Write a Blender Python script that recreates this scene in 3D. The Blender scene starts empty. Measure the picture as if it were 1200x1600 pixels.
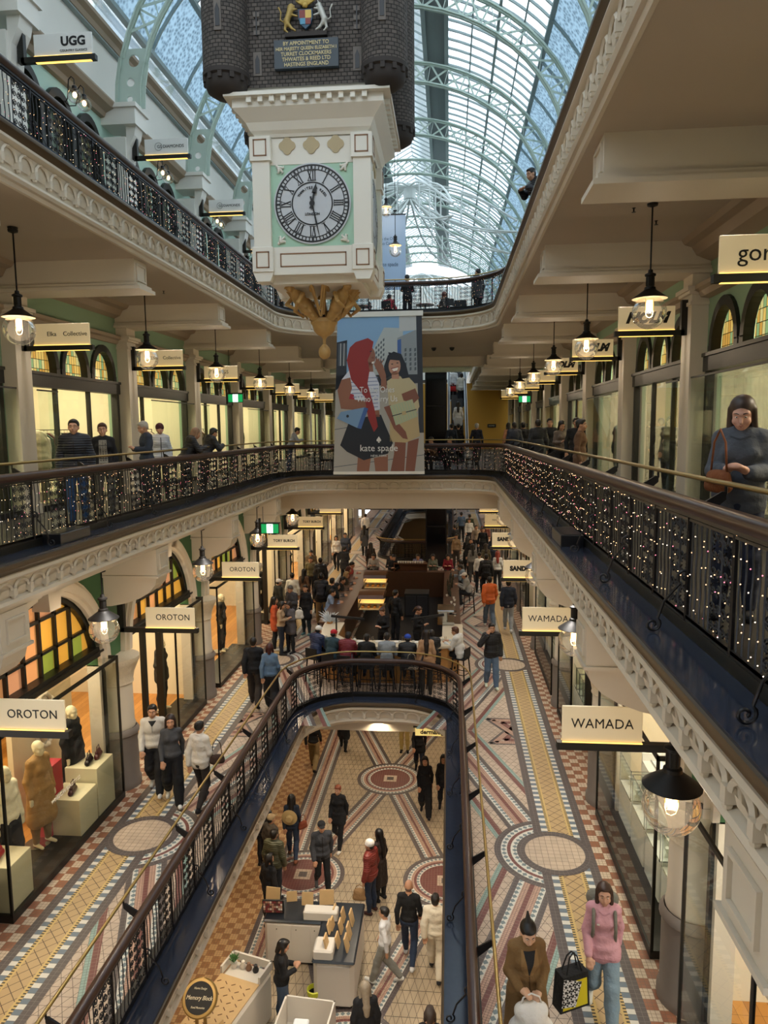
import bpy, bmesh, math, random
import numpy as np
from math import sin, cos, pi, sqrt, radians
from mathutils import Vector, Matrix, Euler
random.seed(7)
SC = bpy.context.scene; COL = SC.collection
# ---------------- camera, world, lights, exposure ----------------
# world: X right, Y down the arcade, Z up. z = 0 lower ground floor, 3.9 ground floor, 9.3 level one, 14.65 level two
ZA, ZB, ZC, ZD = 0.0, 3.9, 9.3, 14.65
CA, CB, CC, CD = -1.83, -1.78, -1.95, -2.0      # centre line of the arcade on each level
EYE = Vector((0, 0, 10.9))
cam_d = bpy.data.cameras.new('camera'); cam = bpy.data.objects.new('camera', cam_d); COL.objects.link(cam)
cam_d.sensor_fit = 'VERTICAL'; cam_d.sensor_height = 32.0; cam_d.lens = 22.5; cam_d.clip_end = 300; cam_d.clip_start = 0.05
def cam_axes(f=1125., vp=(702., 667.), rho=0.57):
    c, s = cos(radians(rho)), sin(radians(rho)); x = (vp[0]-600)/f; y = -(vp[1]-800)/f
    d = Vector((x*c+y*s, -x*s+y*c, 1)).normalized(); yaw = math.asin(d.x); p = math.atan2(d.y, d.z)
    R0 = Vector((cos(yaw), sin(yaw), 0)); F = Vector((-sin(yaw)*cos(p), cos(yaw)*cos(p), -sin(p))); U0 = R0.cross(F)
    return R0*c-U0*s, U0*c+R0*s, F
R_, U_, F_ = cam_axes()
cam.matrix_world = Matrix.Translation(EYE) @ Matrix((R_, U_, -F_)).transposed().to_4x4()
SC.camera = cam
wd = bpy.data.worlds.new('overcast_sky'); SC.world = wd; wd.use_nodes = True
bg = wd.node_tree.nodes['Background']; bg.inputs[0].default_value = (0.82, 0.91, 1.0, 1); bg.inputs[1].default_value = 2.3
SC.view_settings.view_transform = 'Standard'; SC.view_settings.look = 'None'
SC.cycles.transparent_max_bounces = 24
SC.view_settings.exposure = 0.42; SC.view_settings.gamma = 1.0; SC.view_settings.use_curve_mapping = False
LAMP1, LAMP0, SPOT1, SPOT0, SPOTA, SHOP1, SHOP0 = 12.0, 13.0, 36.0, 72.0, 88.0, 120.0, 150.0
WARM = (1.0, 0.8, 0.58); WARM2 = (1.0, 0.94, 0.87)

# ---------------- materials ----------------
MATS = {}
def hexc(h):
    h = h.lstrip('#'); v = [int(h[i:i+2], 16)/255 for i in (0, 2, 4)]
    return tuple(((c+0.055)/1.055)**2.4 if c > 0.04045 else c/12.92 for c in v)
def mat(name, col=(0.8, 0.8, 0.8), rough=0.6, metal=0.0, emit=None, es=0.0, noise=0.0, nscale=8.0, bump=0.0, spec=None):
    if name in MATS: return MATS[name]
    if isinstance(col, str): col = hexc(col)
    m = bpy.data.materials.new(name); m.use_nodes = True; nt = m.node_tree; b = nt.nodes['Principled BSDF']
    b.inputs['Base Color'].default_value = (*col, 1); b.inputs['Roughness'].default_value = rough; b.inputs['Metallic'].default_value = metal
    if spec is not None: b.inputs['Specular IOR Level'].default_value = spec
    if emit is not None:
        if isinstance(emit, str): emit = hexc(emit)
        b.inputs['Emission Color'].default_value = (*emit, 1); b.inputs['Emission Strength'].default_value = es
    if noise or bump:
        tc = nt.nodes.new('ShaderNodeTexCoord'); n = nt.nodes.new('ShaderNodeTexNoise'); n.inputs['Scale'].default_value = nscale
        n.inputs['Detail'].default_value = 4; nt.links.new(tc.outputs['Object'], n.inputs['Vector'])
        if noise:
            mx = nt.nodes.new('ShaderNodeMix'); mx.data_type = 'RGBA'; mx.inputs[6].default_value = (*[c*(1-noise) for c in col], 1)
            mx.inputs[7].default_value = (*[min(1, c*(1+noise)) for c in col], 1)
            nt.links.new(n.outputs['Fac'], mx.inputs[0]); nt.links.new(mx.outputs[2], b.inputs['Base Color'])
        if bump:
            bp = nt.nodes.new('ShaderNodeBump'); bp.inputs['Strength'].default_value = bump; bp.inputs['Distance'].default_value = 0.01
            nt.links.new(n.outputs['Fac'], bp.inputs['Height']); nt.links.new(bp.outputs[0], b.inputs['Normal'])
    MATS[name] = m; return m
def glass(name, tint=(0.93, 0.97, 0.95), refl=0.5, rough=0.02, body=0.0, bodycol=(0.6, 0.7, 0.68)):
    # clear pane: what is behind shows through, with a fresnel reflection
    if name in MATS: return MATS[name]
    m = bpy.data.materials.new(name); m.use_nodes = True; nt = m.node_tree; nt.nodes.clear()
    o = nt.nodes.new('ShaderNodeOutputMaterial'); t = nt.nodes.new('ShaderNodeBsdfTransparent'); t.inputs[0].default_value = (*tint, 1)
    g = nt.nodes.new('ShaderNodeBsdfGlossy'); g.inputs['Roughness'].default_value = rough
    f = nt.nodes.new('ShaderNodeLayerWeight'); f.inputs[0].default_value = refl*0.5
    mx = nt.nodes.new('ShaderNodeMixShader'); mm = nt.nodes.new('ShaderNodeMath'); mm.operation = 'MULTIPLY'; mm.inputs[1].default_value = 0.8 if 'globe' not in name else 0.65
    nt.links.new(f.outputs['Fresnel'], mm.inputs[0]); nt.links.new(mm.outputs[0], mx.inputs[0])
    src = t
    if body:
        d = nt.nodes.new('ShaderNodeBsdfDiffuse'); d.inputs[0].default_value = (*bodycol, 1)
        tr = nt.nodes.new('ShaderNodeBsdfTranslucent'); tr.inputs[0].default_value = (*bodycol, 1)
        a = nt.nodes.new('ShaderNodeMixShader'); a.inputs[0].default_value = 0.5
        nt.links.new(d.outputs[0], a.inputs[1]); nt.links.new(tr.outputs[0], a.inputs[2])
        b2 = nt.nodes.new('ShaderNodeMixShader'); b2.inputs[0].default_value = body
        nt.links.new(t.outputs[0], b2.inputs[1]); nt.links.new(a.outputs[0], b2.inputs[2]); src = b2
    nt.links.new(src.outputs[0], mx.inputs[1]); nt.links.new(g.outputs[0], mx.inputs[2]); nt.links.new(mx.outputs[0], o.inputs[0])
    MATS[name] = m; return m
class NT:
    # tiny node-graph helper: math on sockets
    def __init__(s, name, rough=0.45):
        s.m = bpy.data.materials.new(name); s.m.use_nodes = True; s.nt = s.m.node_tree; s.b = s.nt.nodes['Principled BSDF']
        s.b.inputs['Roughness'].default_value = rough; MATS[name] = s.m
        uv = s.nt.nodes.new('ShaderNodeUVMap'); uv.uv_map = 'UVMap'; sp = s.nt.nodes.new('ShaderNodeSeparateXYZ'); s.nt.links.new(uv.outputs[0], sp.inputs[0])
        s.u, s.v, s.uv = sp.outputs[0], sp.outputs[1], uv.outputs[0]
    def M(s, op, a, b=0.0, c=None):
        n = s.nt.nodes.new('ShaderNodeMath'); n.operation = op
        for i, x in enumerate((a, b, c)):
            if x is None: continue
            if isinstance(x, (int, float)): n.inputs[i].default_value = x
            else: s.nt.links.new(x, n.inputs[i])
        return n.outputs[0]
    def mix(s, f, a, b):
        n = s.nt.nodes.new('ShaderNodeMix'); n.data_type = 'RGBA'
        for i, x in ((0, f), (6, a), (7, b)):
            if isinstance(x, str): x = hexc(x)
            if isinstance(x, tuple): n.inputs[i].default_value = (*x, 1)
            elif isinstance(x, (int, float)): n.inputs[i].default_value = x
            else: s.nt.links.new(x, n.inputs[i])
        return n.outputs[2]
    def line(s, coord, period, w):          # 1 on grout lines
        f = s.M('FRACT', s.M('DIVIDE', coord, period)); return s.M('LESS_THAN', f, w/period)
    def cell(s, coord, period, duty=0.5):
        return s.M('GREATER_THAN', s.M('FRACT', s.M('DIVIDE', coord, period)), duty)
    def lin(s, a, b): return s.M('ADD', s.M('MULTIPLY', s.u, a), s.M('MULTIPLY', s.v, b))
    def rand(s, period):
        n = s.nt.nodes.new('ShaderNodeTexWhiteNoise'); n.noise_dimensions = '2D'
        c = s.nt.nodes.new('ShaderNodeCombineXYZ')
        s.nt.links.new(s.M('FLOOR', s.M('DIVIDE', s.u, period)), c.inputs[0]); s.nt.links.new(s.M('FLOOR', s.M('DIVIDE', s.v, period)), c.inputs[1])
        s.nt.links.new(c.outputs[0], n.inputs['Vector']); return n.outputs['Value']
    def out(s, col):
        if isinstance(col, str): s.b.inputs['Base Color'].default_value = (*hexc(col), 1)
        else: s.nt.links.new(col, s.b.inputs['Base Color'])
        return s.m

# ---------------- mesh builder ----------------
class MB:
    def __init__(s): s.V = []; s.Fc = []; s.mi = []; s.uv = []; s.cur = 0
    def face(s, pts, uv=None, mi=None):
        n = len(s.V); s.V.extend([tuple(p) for p in pts]); s.Fc.append(tuple(range(n, n+len(pts)))); s.mi.append(s.cur if mi is None else mi); s.uv.append(uv)
    def faces(s, V, F, mi=None):
        n = len(s.V); s.V.extend([tuple(p) for p in V])
        for f in F: s.Fc.append(tuple(i+n for i in f)); s.mi.append(s.cur if mi is None else mi); s.uv.append(None)
    def box(s, x0, x1, y0, y1, z0, z1, mi=None, bev=0.0):
        if x1 < x0: x0, x1 = x1, x0
        if y1 < y0: y0, y1 = y1, y0
        b = bev
        if b:
            # chamfered on the vertical and top edges
            P = [(x0+b, y0), (x1-b, y0), (x1, y0+b), (x1, y1-b), (x1-b, y1), (x0+b, y1), (x0, y1-b), (x0, y0+b)]
            Q = [(min(max(x, x0+b), x1-b), min(max(y, y0+b), y1-b)) for x, y in P]
            V = [(x, y, z0) for x, y in P]+[(x, y, z1-b) for x, y in P]+[(x, y, z1) for x, y in Q]
            F = [tuple(range(7, -1, -1)), tuple(range(16, 24))]
            for l in (0, 8):
                for i in range(8): j = (i+1) % 8; F.append((l+i, l+j, l+8+j, l+8+i))
            s.faces(V, F, mi); return
        V = [(x0, y0, z0), (x1, y0, z0), (x1, y1, z0), (x0, y1, z0), (x0, y0, z1), (x1, y0, z1), (x1, y1, z1), (x0, y1, z1)]
        s.faces(V, [(0, 3, 2, 1), (4, 5, 6, 7), (0, 1, 5, 4), (1, 2, 6, 5), (2, 3, 7, 6), (3, 0, 4, 7)], mi)
    def obox(s, c, ax, ay, az, mi=None):     # oriented box from centre and half-axis vectors
        c, ax, ay, az = map(Vector, (c, ax, ay, az)); V = [c+ax*i+ay*j+az*k for k in (-1, 1) for j in (-1, 1) for i in (-1, 1)]
        s.faces(V, [(0, 2, 3, 1), (4, 5, 7, 6), (0, 1, 5, 4), (1, 3, 7, 5), (3, 2, 6, 7), (2, 0, 4, 6)], mi)
    def bar(s, a, b, w, h=None, mi=None):
        a, b = Vector(a), Vector(b); d = b-a; L = d.length
        if L < 1e-6: return
        d /= L; up = Vector((0, 0, 1)) if abs(d.z) < 0.95 else Vector((0, 1, 0)); x = d.cross(up).normalized(); y = x.cross(d)
        s.obox((a+b)/2, x*w/2, d*L/2, y*(h or w)/2, mi)
    def tube(s, pts, r, n=6, mi=None, closed=False, cap=True):
        pts = [Vector(p) for p in pts]; N = len(pts); rr = r if isinstance(r, (list, tuple)) else [r]*N
        V = []; prev = None
        for i, p in enumerate(pts):
            a = pts[i-1] if (i > 0 or closed) else p; b = pts[(i+1) % N] if (i < N-1 or closed) else p
            t = (b-a).normalized()
            if prev is None:
                up = Vector((0, 0, 1)) if abs(t.z) < 0.9 else Vector((1, 0, 0)); x = t.cross(up).normalized()
            else: x = (prev-t*prev.dot(t)).normalized()
            prev = x; y = t.cross(x)
            for k in range(n): a_ = 2*pi*k/n; V.append(p+(x*cos(a_)+y*sin(a_))*rr[i])
        F = []
        for i in range(N if closed else N-1):
            j = (i+1) % N
            for k in range(n): k2 = (k+1) % n; F.append((i*n+k, i*n+k2, j*n+k2, j*n+k))
        if cap and not closed: F.append(tuple(range(n-1, -1, -1))); F.append(tuple((N-1)*n+k for k in range(n)))
        s.faces(V, F, mi)
    def lathe(s, prof, c=(0, 0, 0), n=16, mi=None, a0=0.0, a1=2*pi, mat=None):
        full = abs(a1-a0-2*pi) < 1e-6; m = n if full else n+1; V = []
        for r, z in prof:
            for k in range(m):
                a = a0+(a1-a0)*k/n; v = Vector((c[0]+r*cos(a), c[1]+r*sin(a), c[2]+z)); V.append(mat @ v if mat else v)
        F = []
        for i in range(len(prof)-1):
            for k in range(n if full else n):
                k2 = (k+1) % m; F.append((i*m+k, i*m+k2, (i+1)*m+k2, (i+1)*m+k))
        s.faces(V, F, mi)
    def ell(s, c, r, n=10, m=6, mi=None, rot=None):
        V = []; c = Vector(c); rx, ry, rz = r if isinstance(r, (tuple, list)) else (r, r, r)
        for i in range(m+1):
            th = pi*i/m
            for k in range(n):
                ph = 2*pi*k/n; v = Vector((rx*sin(th)*cos(ph), ry*sin(th)*sin(ph), rz*cos(th)))
                if rot: v = rot @ v
                V.append(c+v)
        s.faces(V, [(i*n+k, (i+1)*n+k, (i+1)*n+(k+1) % n, i*n+(k+1) % n) for i in range(m) for k in range(n)], mi)
    def prism(s, poly, z0, z1, axis='z', mi=None):   # polygon extruded; axis z: (x,y), y: (x,z) extruded along y, x: (y,z) extruded along x
        def P(p, t): return (p[0], p[1], t) if axis == 'z' else ((p[0], t, p[1]) if axis == 'y' else (t, p[0], p[1]))
        n = len(poly); V = [P(p, z0) for p in poly]+[P(p, z1) for p in poly]
        F = [tuple(range(n-1, -1, -1)), tuple(range(n, 2*n))]+[(i, (i+1) % n, n+(i+1) % n, n+i) for i in range(n)]
        s.faces(V, F, mi)
    def sweep(s, path, prof, closed=True, mi=None, seam=None):   # path: list of (x,y,nx,ny); prof: list of (off,z)
        N, K = len(path), len(prof); V = [(p[0]+p[2]*o, p[1]+p[3]*o, z) for p in path for o, z in prof]
        F = [];
        for i in range(N if closed else N-1):
            j = (i+1) % N
            for k in range(K-1): F.append((i*K+k, j*K+k, j*K+k+1, i*K+k+1))
        s.faces(V, F, mi)
    def build(s, name, mats, parent=None, smooth=False, link=True, uvscale=None, fix=True):
        me = bpy.data.meshes.new(name); me.from_pydata(s.V, [], s.Fc)
        if not isinstance(mats, (list, tuple)): mats = [mats]
        for m in mats: me.materials.append(m)
        if len(mats) > 1: me.polygons.foreach_set('material_index', s.mi)
        if any(u is not None for u in s.uv):
            L = me.uv_layers.new(name='UVMap'); arr = []
            for f, u in zip(s.Fc, s.uv):
                if u is None: u = [(s.V[i][0], s.V[i][1]) for i in f]
                for q in u: arr.extend(q)
            L.data.foreach_set('uv', arr)
        if fix:
            bm = bmesh.new(); bm.from_mesh(me); bmesh.ops.remove_doubles(bm, verts=bm.verts, dist=1e-5); bmesh.ops.recalc_face_normals(bm, faces=bm.faces); bm.to_mesh(me); bm.free()
        if smooth is not False:
            me.polygons.foreach_set('use_smooth', [True]*len(me.polygons))
            if smooth is not True: me.set_sharp_from_angle(angle=radians(smooth))
        if not link: return me
        return obj(name, me, parent)
def obj(name, me, parent=None):
    o = bpy.data.objects.new(name, me); COL.objects.link(o)
    if parent is not None: o.parent = parent
    return o
USED = set()
def tag(o, label, cat, group=None, kind=None):
    o['label'] = label; o['category'] = cat
    if group: o['group'] = group
    if kind: o['kind'] = kind
    return o
def thing(name, label, cat, loc=(0, 0, 0), rz=0.0, group=None):
    o = bpy.data.objects.new(name, None); COL.objects.link(o); o.location = loc; o.rotation_euler = (0, 0, rz); o.empty_display_size = 0.1
    return tag(o, label, cat, group)
def struct(o): o['kind'] = 'structure'; return o
def dup(root, loc=None, rz=None, label=None, group=None):
    r = root.copy(); COL.objects.link(r)
    if loc is not None: r.location = loc
    if rz is not None: r.rotation_euler = (0, 0, rz)
    if label: r['label'] = label
    if group: r['group'] = group
    for ch in list(root.children):
        c = ch.copy(); COL.objects.link(c); c.parent = r
        for g in ch.children:
            d = g.copy(); COL.objects.link(d); d.parent = c
    return r
def light(kind, loc, power, col=WARM, size=0.1, rot=(0, 0, 0), parent=None, spot=None, sy=None, blend=0.6):
    d = bpy.data.lights.new('lamp_light', kind); d.energy = power; d.color = col
    if kind == 'AREA':
        d.size = size
        if sy: d.shape = 'RECTANGLE'; d.size_y = sy
    else: d.shadow_soft_size = size
    if kind == 'SPOT': d.spot_size = spot or radians(110); d.spot_blend = blend
    o = bpy.data.objects.new('lamp_light', d); COL.objects.link(o); o.location = loc; o.rotation_euler = rot
    if parent: o.parent = parent
    return o
TXT = {}
def text_me(txt, size, m, bold=0.0, shear=0.0, space=1.0, ext=0.003, align='CENTER', sx=1.0):
    k = (txt, size, m.name, bold, shear, space, ext, sx)
    if k in TXT: return TXT[k]
    c = bpy.data.curves.new('lettering', 'FONT'); c.body = txt; c.size = size; c.align_x = align; c.align_y = 'CENTER'; c.offset = bold; c.shear = shear
    c.space_character = space; c.extrude = ext; c.resolution_u = 3
    o = bpy.data.objects.new('lettering_source', c); COL.objects.link(o)
    dg = bpy.context.evaluated_depsgraph_get(); me = bpy.data.meshes.new_from_object(o.evaluated_get(dg)); me.name = 'lettering'
    if sx != 1.0: me.transform(Matrix.Diagonal((sx, 1, 1, 1)))
    me.materials.clear(); me.materials.append(m)
    bpy.data.objects.remove(o); bpy.data.curves.remove(c); TXT[k] = me; return me
def text(txt, size, loc, m, parent=None, rz=0.0, face='-Y', **kw):
    o = obj('lettering', text_me(txt, size, m, **kw), parent); o.location = loc; o.rotation_euler = (pi/2, 0, rz); return o
def rrect(x0, x1, y0, y1, r, seg=8, step=1.2):
    # closed path round a rectangle with rounded corners, with outward normals
    P = []
    def side(a, b, n):
        L = math.dist(a, b); k = max(1, int(round(L/step)))
        for i in range(k): t = i/k; P.append((a[0]+(b[0]-a[0])*t, a[1]+(b[1]-a[1])*t, *n))
    def arc(cx, cy, a0):
        for i in range(seg): a = a0+pi/2*i/seg; P.append((cx+r*cos(a), cy+r*sin(a), cos(a), sin(a)))
    side((x1, y0+r), (x1, y1-r), (1, 0)); arc(x1-r, y1-r, 0); side((x1-r, y1), (x0+r, y1), (0, 1)); arc(x0+r, y1-r, pi/2)
    side((x0, y1-r), (x0, y0+r), (-1, 0)); arc(x0+r, y0+r, pi); side((x0+r, y0), (x1-r, y0), (0, -1)); arc(x1-r, y0+r, 1.5*pi)
    return P
class Path:       # arc-length access along an offset rrect
    def __init__(s, base, off):
        s.p = [(a[0]+a[2]*off, a[1]+a[3]*off, a[2], a[3]) for a in base]; s.n = len(s.p); s.L = [0]
        for i in range(s.n): s.L.append(s.L[-1]+math.dist(s.p[i][:2], s.p[(i+1) % s.n][:2]))
        s.total = s.L[-1]; s.L = np.array(s.L)
    def at(s, d):
        d %= s.total; i = int(np.searchsorted(s.L, d, side='right'))-1; i = min(i, s.n-1); t = (d-s.L[i])/max(1e-9, s.L[i+1]-s.L[i])
        a, b = s.p[i], s.p[(i+1) % s.n]; n = Vector((a[2]*(1-t)+b[2]*t, a[3]*(1-t)+b[3]*t)).normalized()
        return Vector((a[0]+(b[0]-a[0])*t, a[1]+(b[1]-a[1])*t)), n
ORD = ['nearest', 'second nearest', 'third nearest', 'fourth nearest', 'fifth nearest', 'sixth nearest', 'seventh nearest', 'eighth nearest', 'ninth nearest', 'tenth nearest', 'eleventh nearest', 'twelfth nearest']
BAY = 4.72
def PK(k): return 8.4+BAY*k          # Y of pier k

M_cream = mat('cream_paint', '#d2c7b4', 0.55, noise=0.04, nscale=2)
M_white = mat('white_paint', '#e2e0d8', 0.5, noise=0.03, nscale=2)
M_ceil = mat('ceiling_paint', '#b8aa98', 0.8, noise=0.05, nscale=1.0)
M_mint = mat('mint_paint', '#b4d4c6', 0.6)
M_sage = mat('sage_paint', '#86a184', 0.6)
M_green = mat('deep_green_paint', '#3c6540', 0.6)
M_black = mat('black_paint', '#15140f', 0.45)
M_iron = mat('black_iron', '#17161a', 0.38, 0.3)
M_darkwood = mat('dark_timber', '#241811', 0.4)
M_rail = mat('mahogany_handrail', '#3d2820', 0.3, noise=0.15, nscale=20)
M_brass = mat('brass', '#b39a62', 0.32, 0.85)
M_bronze = mat('bronze_nosing', '#5a4b38', 0.4, 0.4)
M_granite = mat('dark_granite', '#2c3342', 0.14, noise=0.12, nscale=14)
M_taupe = mat('taupe_cornice', '#9c8b76', 0.6)
M_stonegrey = mat('grey_stone_plinth', '#7d736b', 0.5, noise=0.08)
M_glass = glass('shop_glass')
M_glassg = glass('green_edge_glass', (0.88, 0.95, 0.92), 0.5)
M_globe = glass('globe_glass', (0.98, 0.97, 0.95), 0.55, body=.022, bodycol=(.9, .88, .82))
M_steel = mat('pale_green_steel', '#bccdc2', 0.45, 0.1)
M_wsteel = mat('white_steel', '#dfe5e2', 0.4)
M_ink = mat('black_lettering', '#0c0c0c', 0.5)
# ---------------- floor tile materials (uv in metres) ----------------
def tile_tri(name, c, g, p=0.15):
    n = NT(name); a = n.line(n.v, p, .007); b = n.line(n.lin(.866, .5), p*.87, .007); d = n.line(n.lin(.866, -.5), p*.87, .007)
    r = n.mix(n.rand(p), c, tuple(x*.86 for x in hexc(c))); return n.out(n.mix(n.M('MAXIMUM', n.M('MAXIMUM', a, b), d), r, g))
def tile_sq(name, c, g, p=0.1, w=.006, q=None):
    n = NT(name); a = n.line(n.u, p, w); b = n.line(n.v, q or p, w); r = n.mix(n.rand(p), c, tuple(x*.85 for x in hexc(c)))
    return n.out(n.mix(n.M('MAXIMUM', a, b), r, g))
T_cream = tile_tri('cream_triangle_tile', '#c2ad99', '#5e5148')
T_creamg = tile_tri('golden_triangle_tile', '#b3a085', '#54483a')
T_grid = tile_sq('cream_grid_tile', '#c0ab96', '#6b5c50')
T_dark = tile_sq('umber_tile', '#564c4a', '#6e6461', .07)
T_red = tile_sq('oxblood_tile', '#71403a', '#8a6a60', .07)
T_teal = tile_sq('teal_tile', '#8fa79d', '#5f6f69', .05)
T_pink = tile_sq('salmon_tile', '#bf9a86', '#6f554a', .04)
def _chk():
    n = NT('blue_and_white_tile'); p = .105
    a = n.M('ABSOLUTE', n.M('SUBTRACT', n.M('FRACT', n.M('DIVIDE', n.u, p)), .5)); b = n.M('ABSOLUTE', n.M('SUBTRACT', n.M('FRACT', n.M('DIVIDE', n.v, p)), .5))
    return n.out(n.mix(n.M('LESS_THAN', n.M('ADD', a, b), .43), '#cfccc2', '#6f7d80'))
T_chk = _chk()
def _edge():
    n = NT('blue_white_edge_tile'); c = n.cell(n.u, .17, .5); l = n.line(n.u, .085, .006)
    return n.out(n.mix(l, n.mix(c, '#66737f', '#cfcac0'), '#55504c'))
T_edge = _edge()
def _lat():
    n = NT('yellow_lattice_tile'); w = .42; d = n.M('ABSOLUTE', n.M('SUBTRACT', n.M('DIVIDE', n.v, w), .5)); p = .2
    a = n.line(n.lin(1, 1), p, .014); b = n.line(n.lin(1, -1), p, .014); di = n.M('MAXIMUM', a, b)
    core = n.mix(di, '#b3966c', '#54402e')
    k = n.M('MULTIPLY', n.M('LESS_THAN', n.M('FRACT', n.M('DIVIDE', n.u, .05)), .45), n.M('GREATER_THAN', d, .40)); rim = n.mix(k, '#c2a468', '#2c241c')
    return n.out(n.mix(n.M('GREATER_THAN', d, .33), core, rim))
T_lat = _lat()
def _terr(name, c1, c2):
    n = NT(name); p = .17; a = n.cell(n.u, 2*p, .5); b = n.cell(n.v, 2*p, .5); x = n.M('ABSOLUTE', n.M('SUBTRACT', a, b))
    l = n.M('MAXIMUM', n.line(n.u, p/3, .005), n.line(n.v, p/3, .005)); r = n.mix(n.rand(p/3), c1, tuple(q*.82 for q in hexc(c1)))
    return n.out(n.mix(l, n.mix(x, r, c2), '#6e5948'))
T_terr = _terr('terracotta_checker_tile', '#935f45', '#bfab94')
T_terrg = _terr('golden_checker_tile', '#a07248', '#bf9c70')
FM = [T_cream, T_grid, T_dark, T_red, T_teal, T_pink, T_chk, T_edge, T_lat, T_terr, T_creamg, T_terrg]
CREAM, GRID, DARK, RED, TEAL, PINK, CHK, EDGE, LAT, TERR, CREAMG, TERRG = range(12)

def clip(poly, uv, ax, lim, keep_less=True):
    out = []; ou = []; n = len(poly); sgn = 1 if keep_less else -1
    for i in range(n):
        a, b = poly[i], poly[(i+1) % n]; ua, ub = uv[i], uv[(i+1) % n]; da = sgn*(a[ax]-lim); db = sgn*(b[ax]-lim)
        if da <= 0: out.append(a); ou.append(ua)
        if (da < 0 < db) or (db < 0 < da):
            t = da/(da-db); out.append((a[0]+(b[0]-a[0])*t, a[1]+(b[1]-a[1])*t)); ou.append((ua[0]+(ub[0]-ua[0])*t, ua[1]+(ub[1]-ua[1])*t))
    return out, ou
class Mosaic:
    def __init__(s, mb, z, C, sgn): s.mb, s.z, s.C, s.s = mb, z, C, sgn
    def poly(s, pts, mi, lay, uv=None, rmax=None, rmin=None, y0=None, y1=None):
        uv = uv or [(p[0], p[1]) for p in pts]
        for ax, l, k in ((0, rmax, True), (0, rmin, False), (1, y1, True), (1, y0, False)):
            if l is not None and len(pts) > 2: pts, uv = clip(pts, uv, ax, l, k)
        if len(pts) < 3: return
        P = [(s.C+s.s*p[0], p[1], s.z+lay*.0015) for p in pts]
        if s.s < 0: P.reverse(); uv = list(reversed(uv))
        s.mb.face(P, uv, mi)
    def rect(s, r0, r1, y0, y1, mi, lay): s.poly([(r0, y0), (r1, y0), (r1, y1), (r0, y1)], mi, lay, [(y0, 0), (y0, r1-r0), (y1, r1-r0), (y1, 0)])
    def strip(s, a, b, w, mi, lay, off=0.0, **k):
        a, b = Vector(a), Vector(b); d = b-a; L = d.length; d /= L; n = Vector((d.y, -d.x)); P = [a+n*(off-w/2), b+n*(off-w/2), b+n*(off+w/2), a+n*(off+w/2)]
        s.poly([tuple(p) for p in P], mi, lay, [(0, 0), (L, 0), (L, w), (0, w)], **k)
    def ring(s, c, r0, r1, mi, lay, a0=0, a1=360, n=48, **k):
        for i in range(n):
            t0, t1 = radians(a0+(a1-a0)*i/n), radians(a0+(a1-a0)*(i+1)/n); m = (r0+r1)/2
            P = [(c[0]+r*cos(t), c[1]+r*sin(t)) for r, t in ((r0, t0), (r1, t0), (r1, t1), (r0, t1))]; uv = [(t0*m, 0), (t0*m, r1-r0), (t1*m, r1-r0), (t1*m, 0)]
            if r0 == 0: P = P[1:]; uv = [p for p in P]; P = [P[0], P[1], tuple(c)]; uv = P
            s.poly(P, mi, lay, uv, **k)

def ground_mosaic(mb, z, C, y0, y1):
    for sg in (1, -1):
        m = Mosaic(mb, z, C, sg)
        m.rect(4.13, 4.95, y0, y1, TERR, 1); m.rect(4.01, 4.15, y0, y1, DARK, 2); m.rect(3.24, 3.38, y0, y1, DARK, 2)
        m.rect(3.38, 3.49, y0, y1, EDGE, 1); m.rect(3.91, 4.01, y0, y1, EDGE, 1); m.rect(3.49, 3.91, y0, y1, LAT, 1)
        for k in range(-1, 6):
            yc = 11.35+9.5*k; ys = yc+4.78; cr = 3.52
            # diagonal bands leaving each roundel
            for dy in (1, -1):
                a = Vector((cr-.25, yc+dy*.7)); d = Vector((-.34, .94*dy)); q0 = Vector((3.38, yc)); b = q0+d*9
                st = lambda off, w, mi, lay: m.strip(q0, b, w, mi, lay, off*dy, rmax=3.24, rmin=0.0 if yc > 18 else 1.8, y0=yc if dy > 0 else yc-4.74, y1=yc+4.74 if dy > 0 else yc)
                for off, w, mi in ((0, .07, RED), (.085, .1, PINK), (-.085, .1, PINK), (.175, .08, CHK), (-.175, .08, CHK), (.26, .09, DARK), (-.26, .09, DARK), (.55, .1, RED), (.64, .08, TEAL), (-.5, .1, RED), (-.59, .08, TEAL)):
                    st(off, w, mi, 1)
            for r0, r1, mi in ((.99, .88, DARK), (.88, .78, CHK), (.78, .72, RED), (.72, .6, CHK)):
                m.ring((cr, yc), r1, r0, mi, 2, 90, 270, rmax=3.24)
            m.ring((cr, yc), .485, .62, DARK, 4); m.ring((cr, yc), 0, .485, GRID, 3)
            # star half hidden by the border band
            c = Vector((3.86, ys)); R = 1.36
            for R1, w, mi, lay in ((1.36, .11, DARK, 1), (1.22, .13, PINK, 2), (.98, .16, RED, 1)):
                for tri in (0, 1):
                    P = [c+Vector((cos(radians(90+tri*60+120*j)), sin(radians(90+tri*60+120*j))))*R1 for j in range(3)]
                    for j in range(3): m.strip(P[j], P[(j+1) % 3], w, mi, lay+tri, rmax=3.24)
            m.ring(c, .0, .55, TERR, 1, n=6, rmax=3.24)

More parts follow.
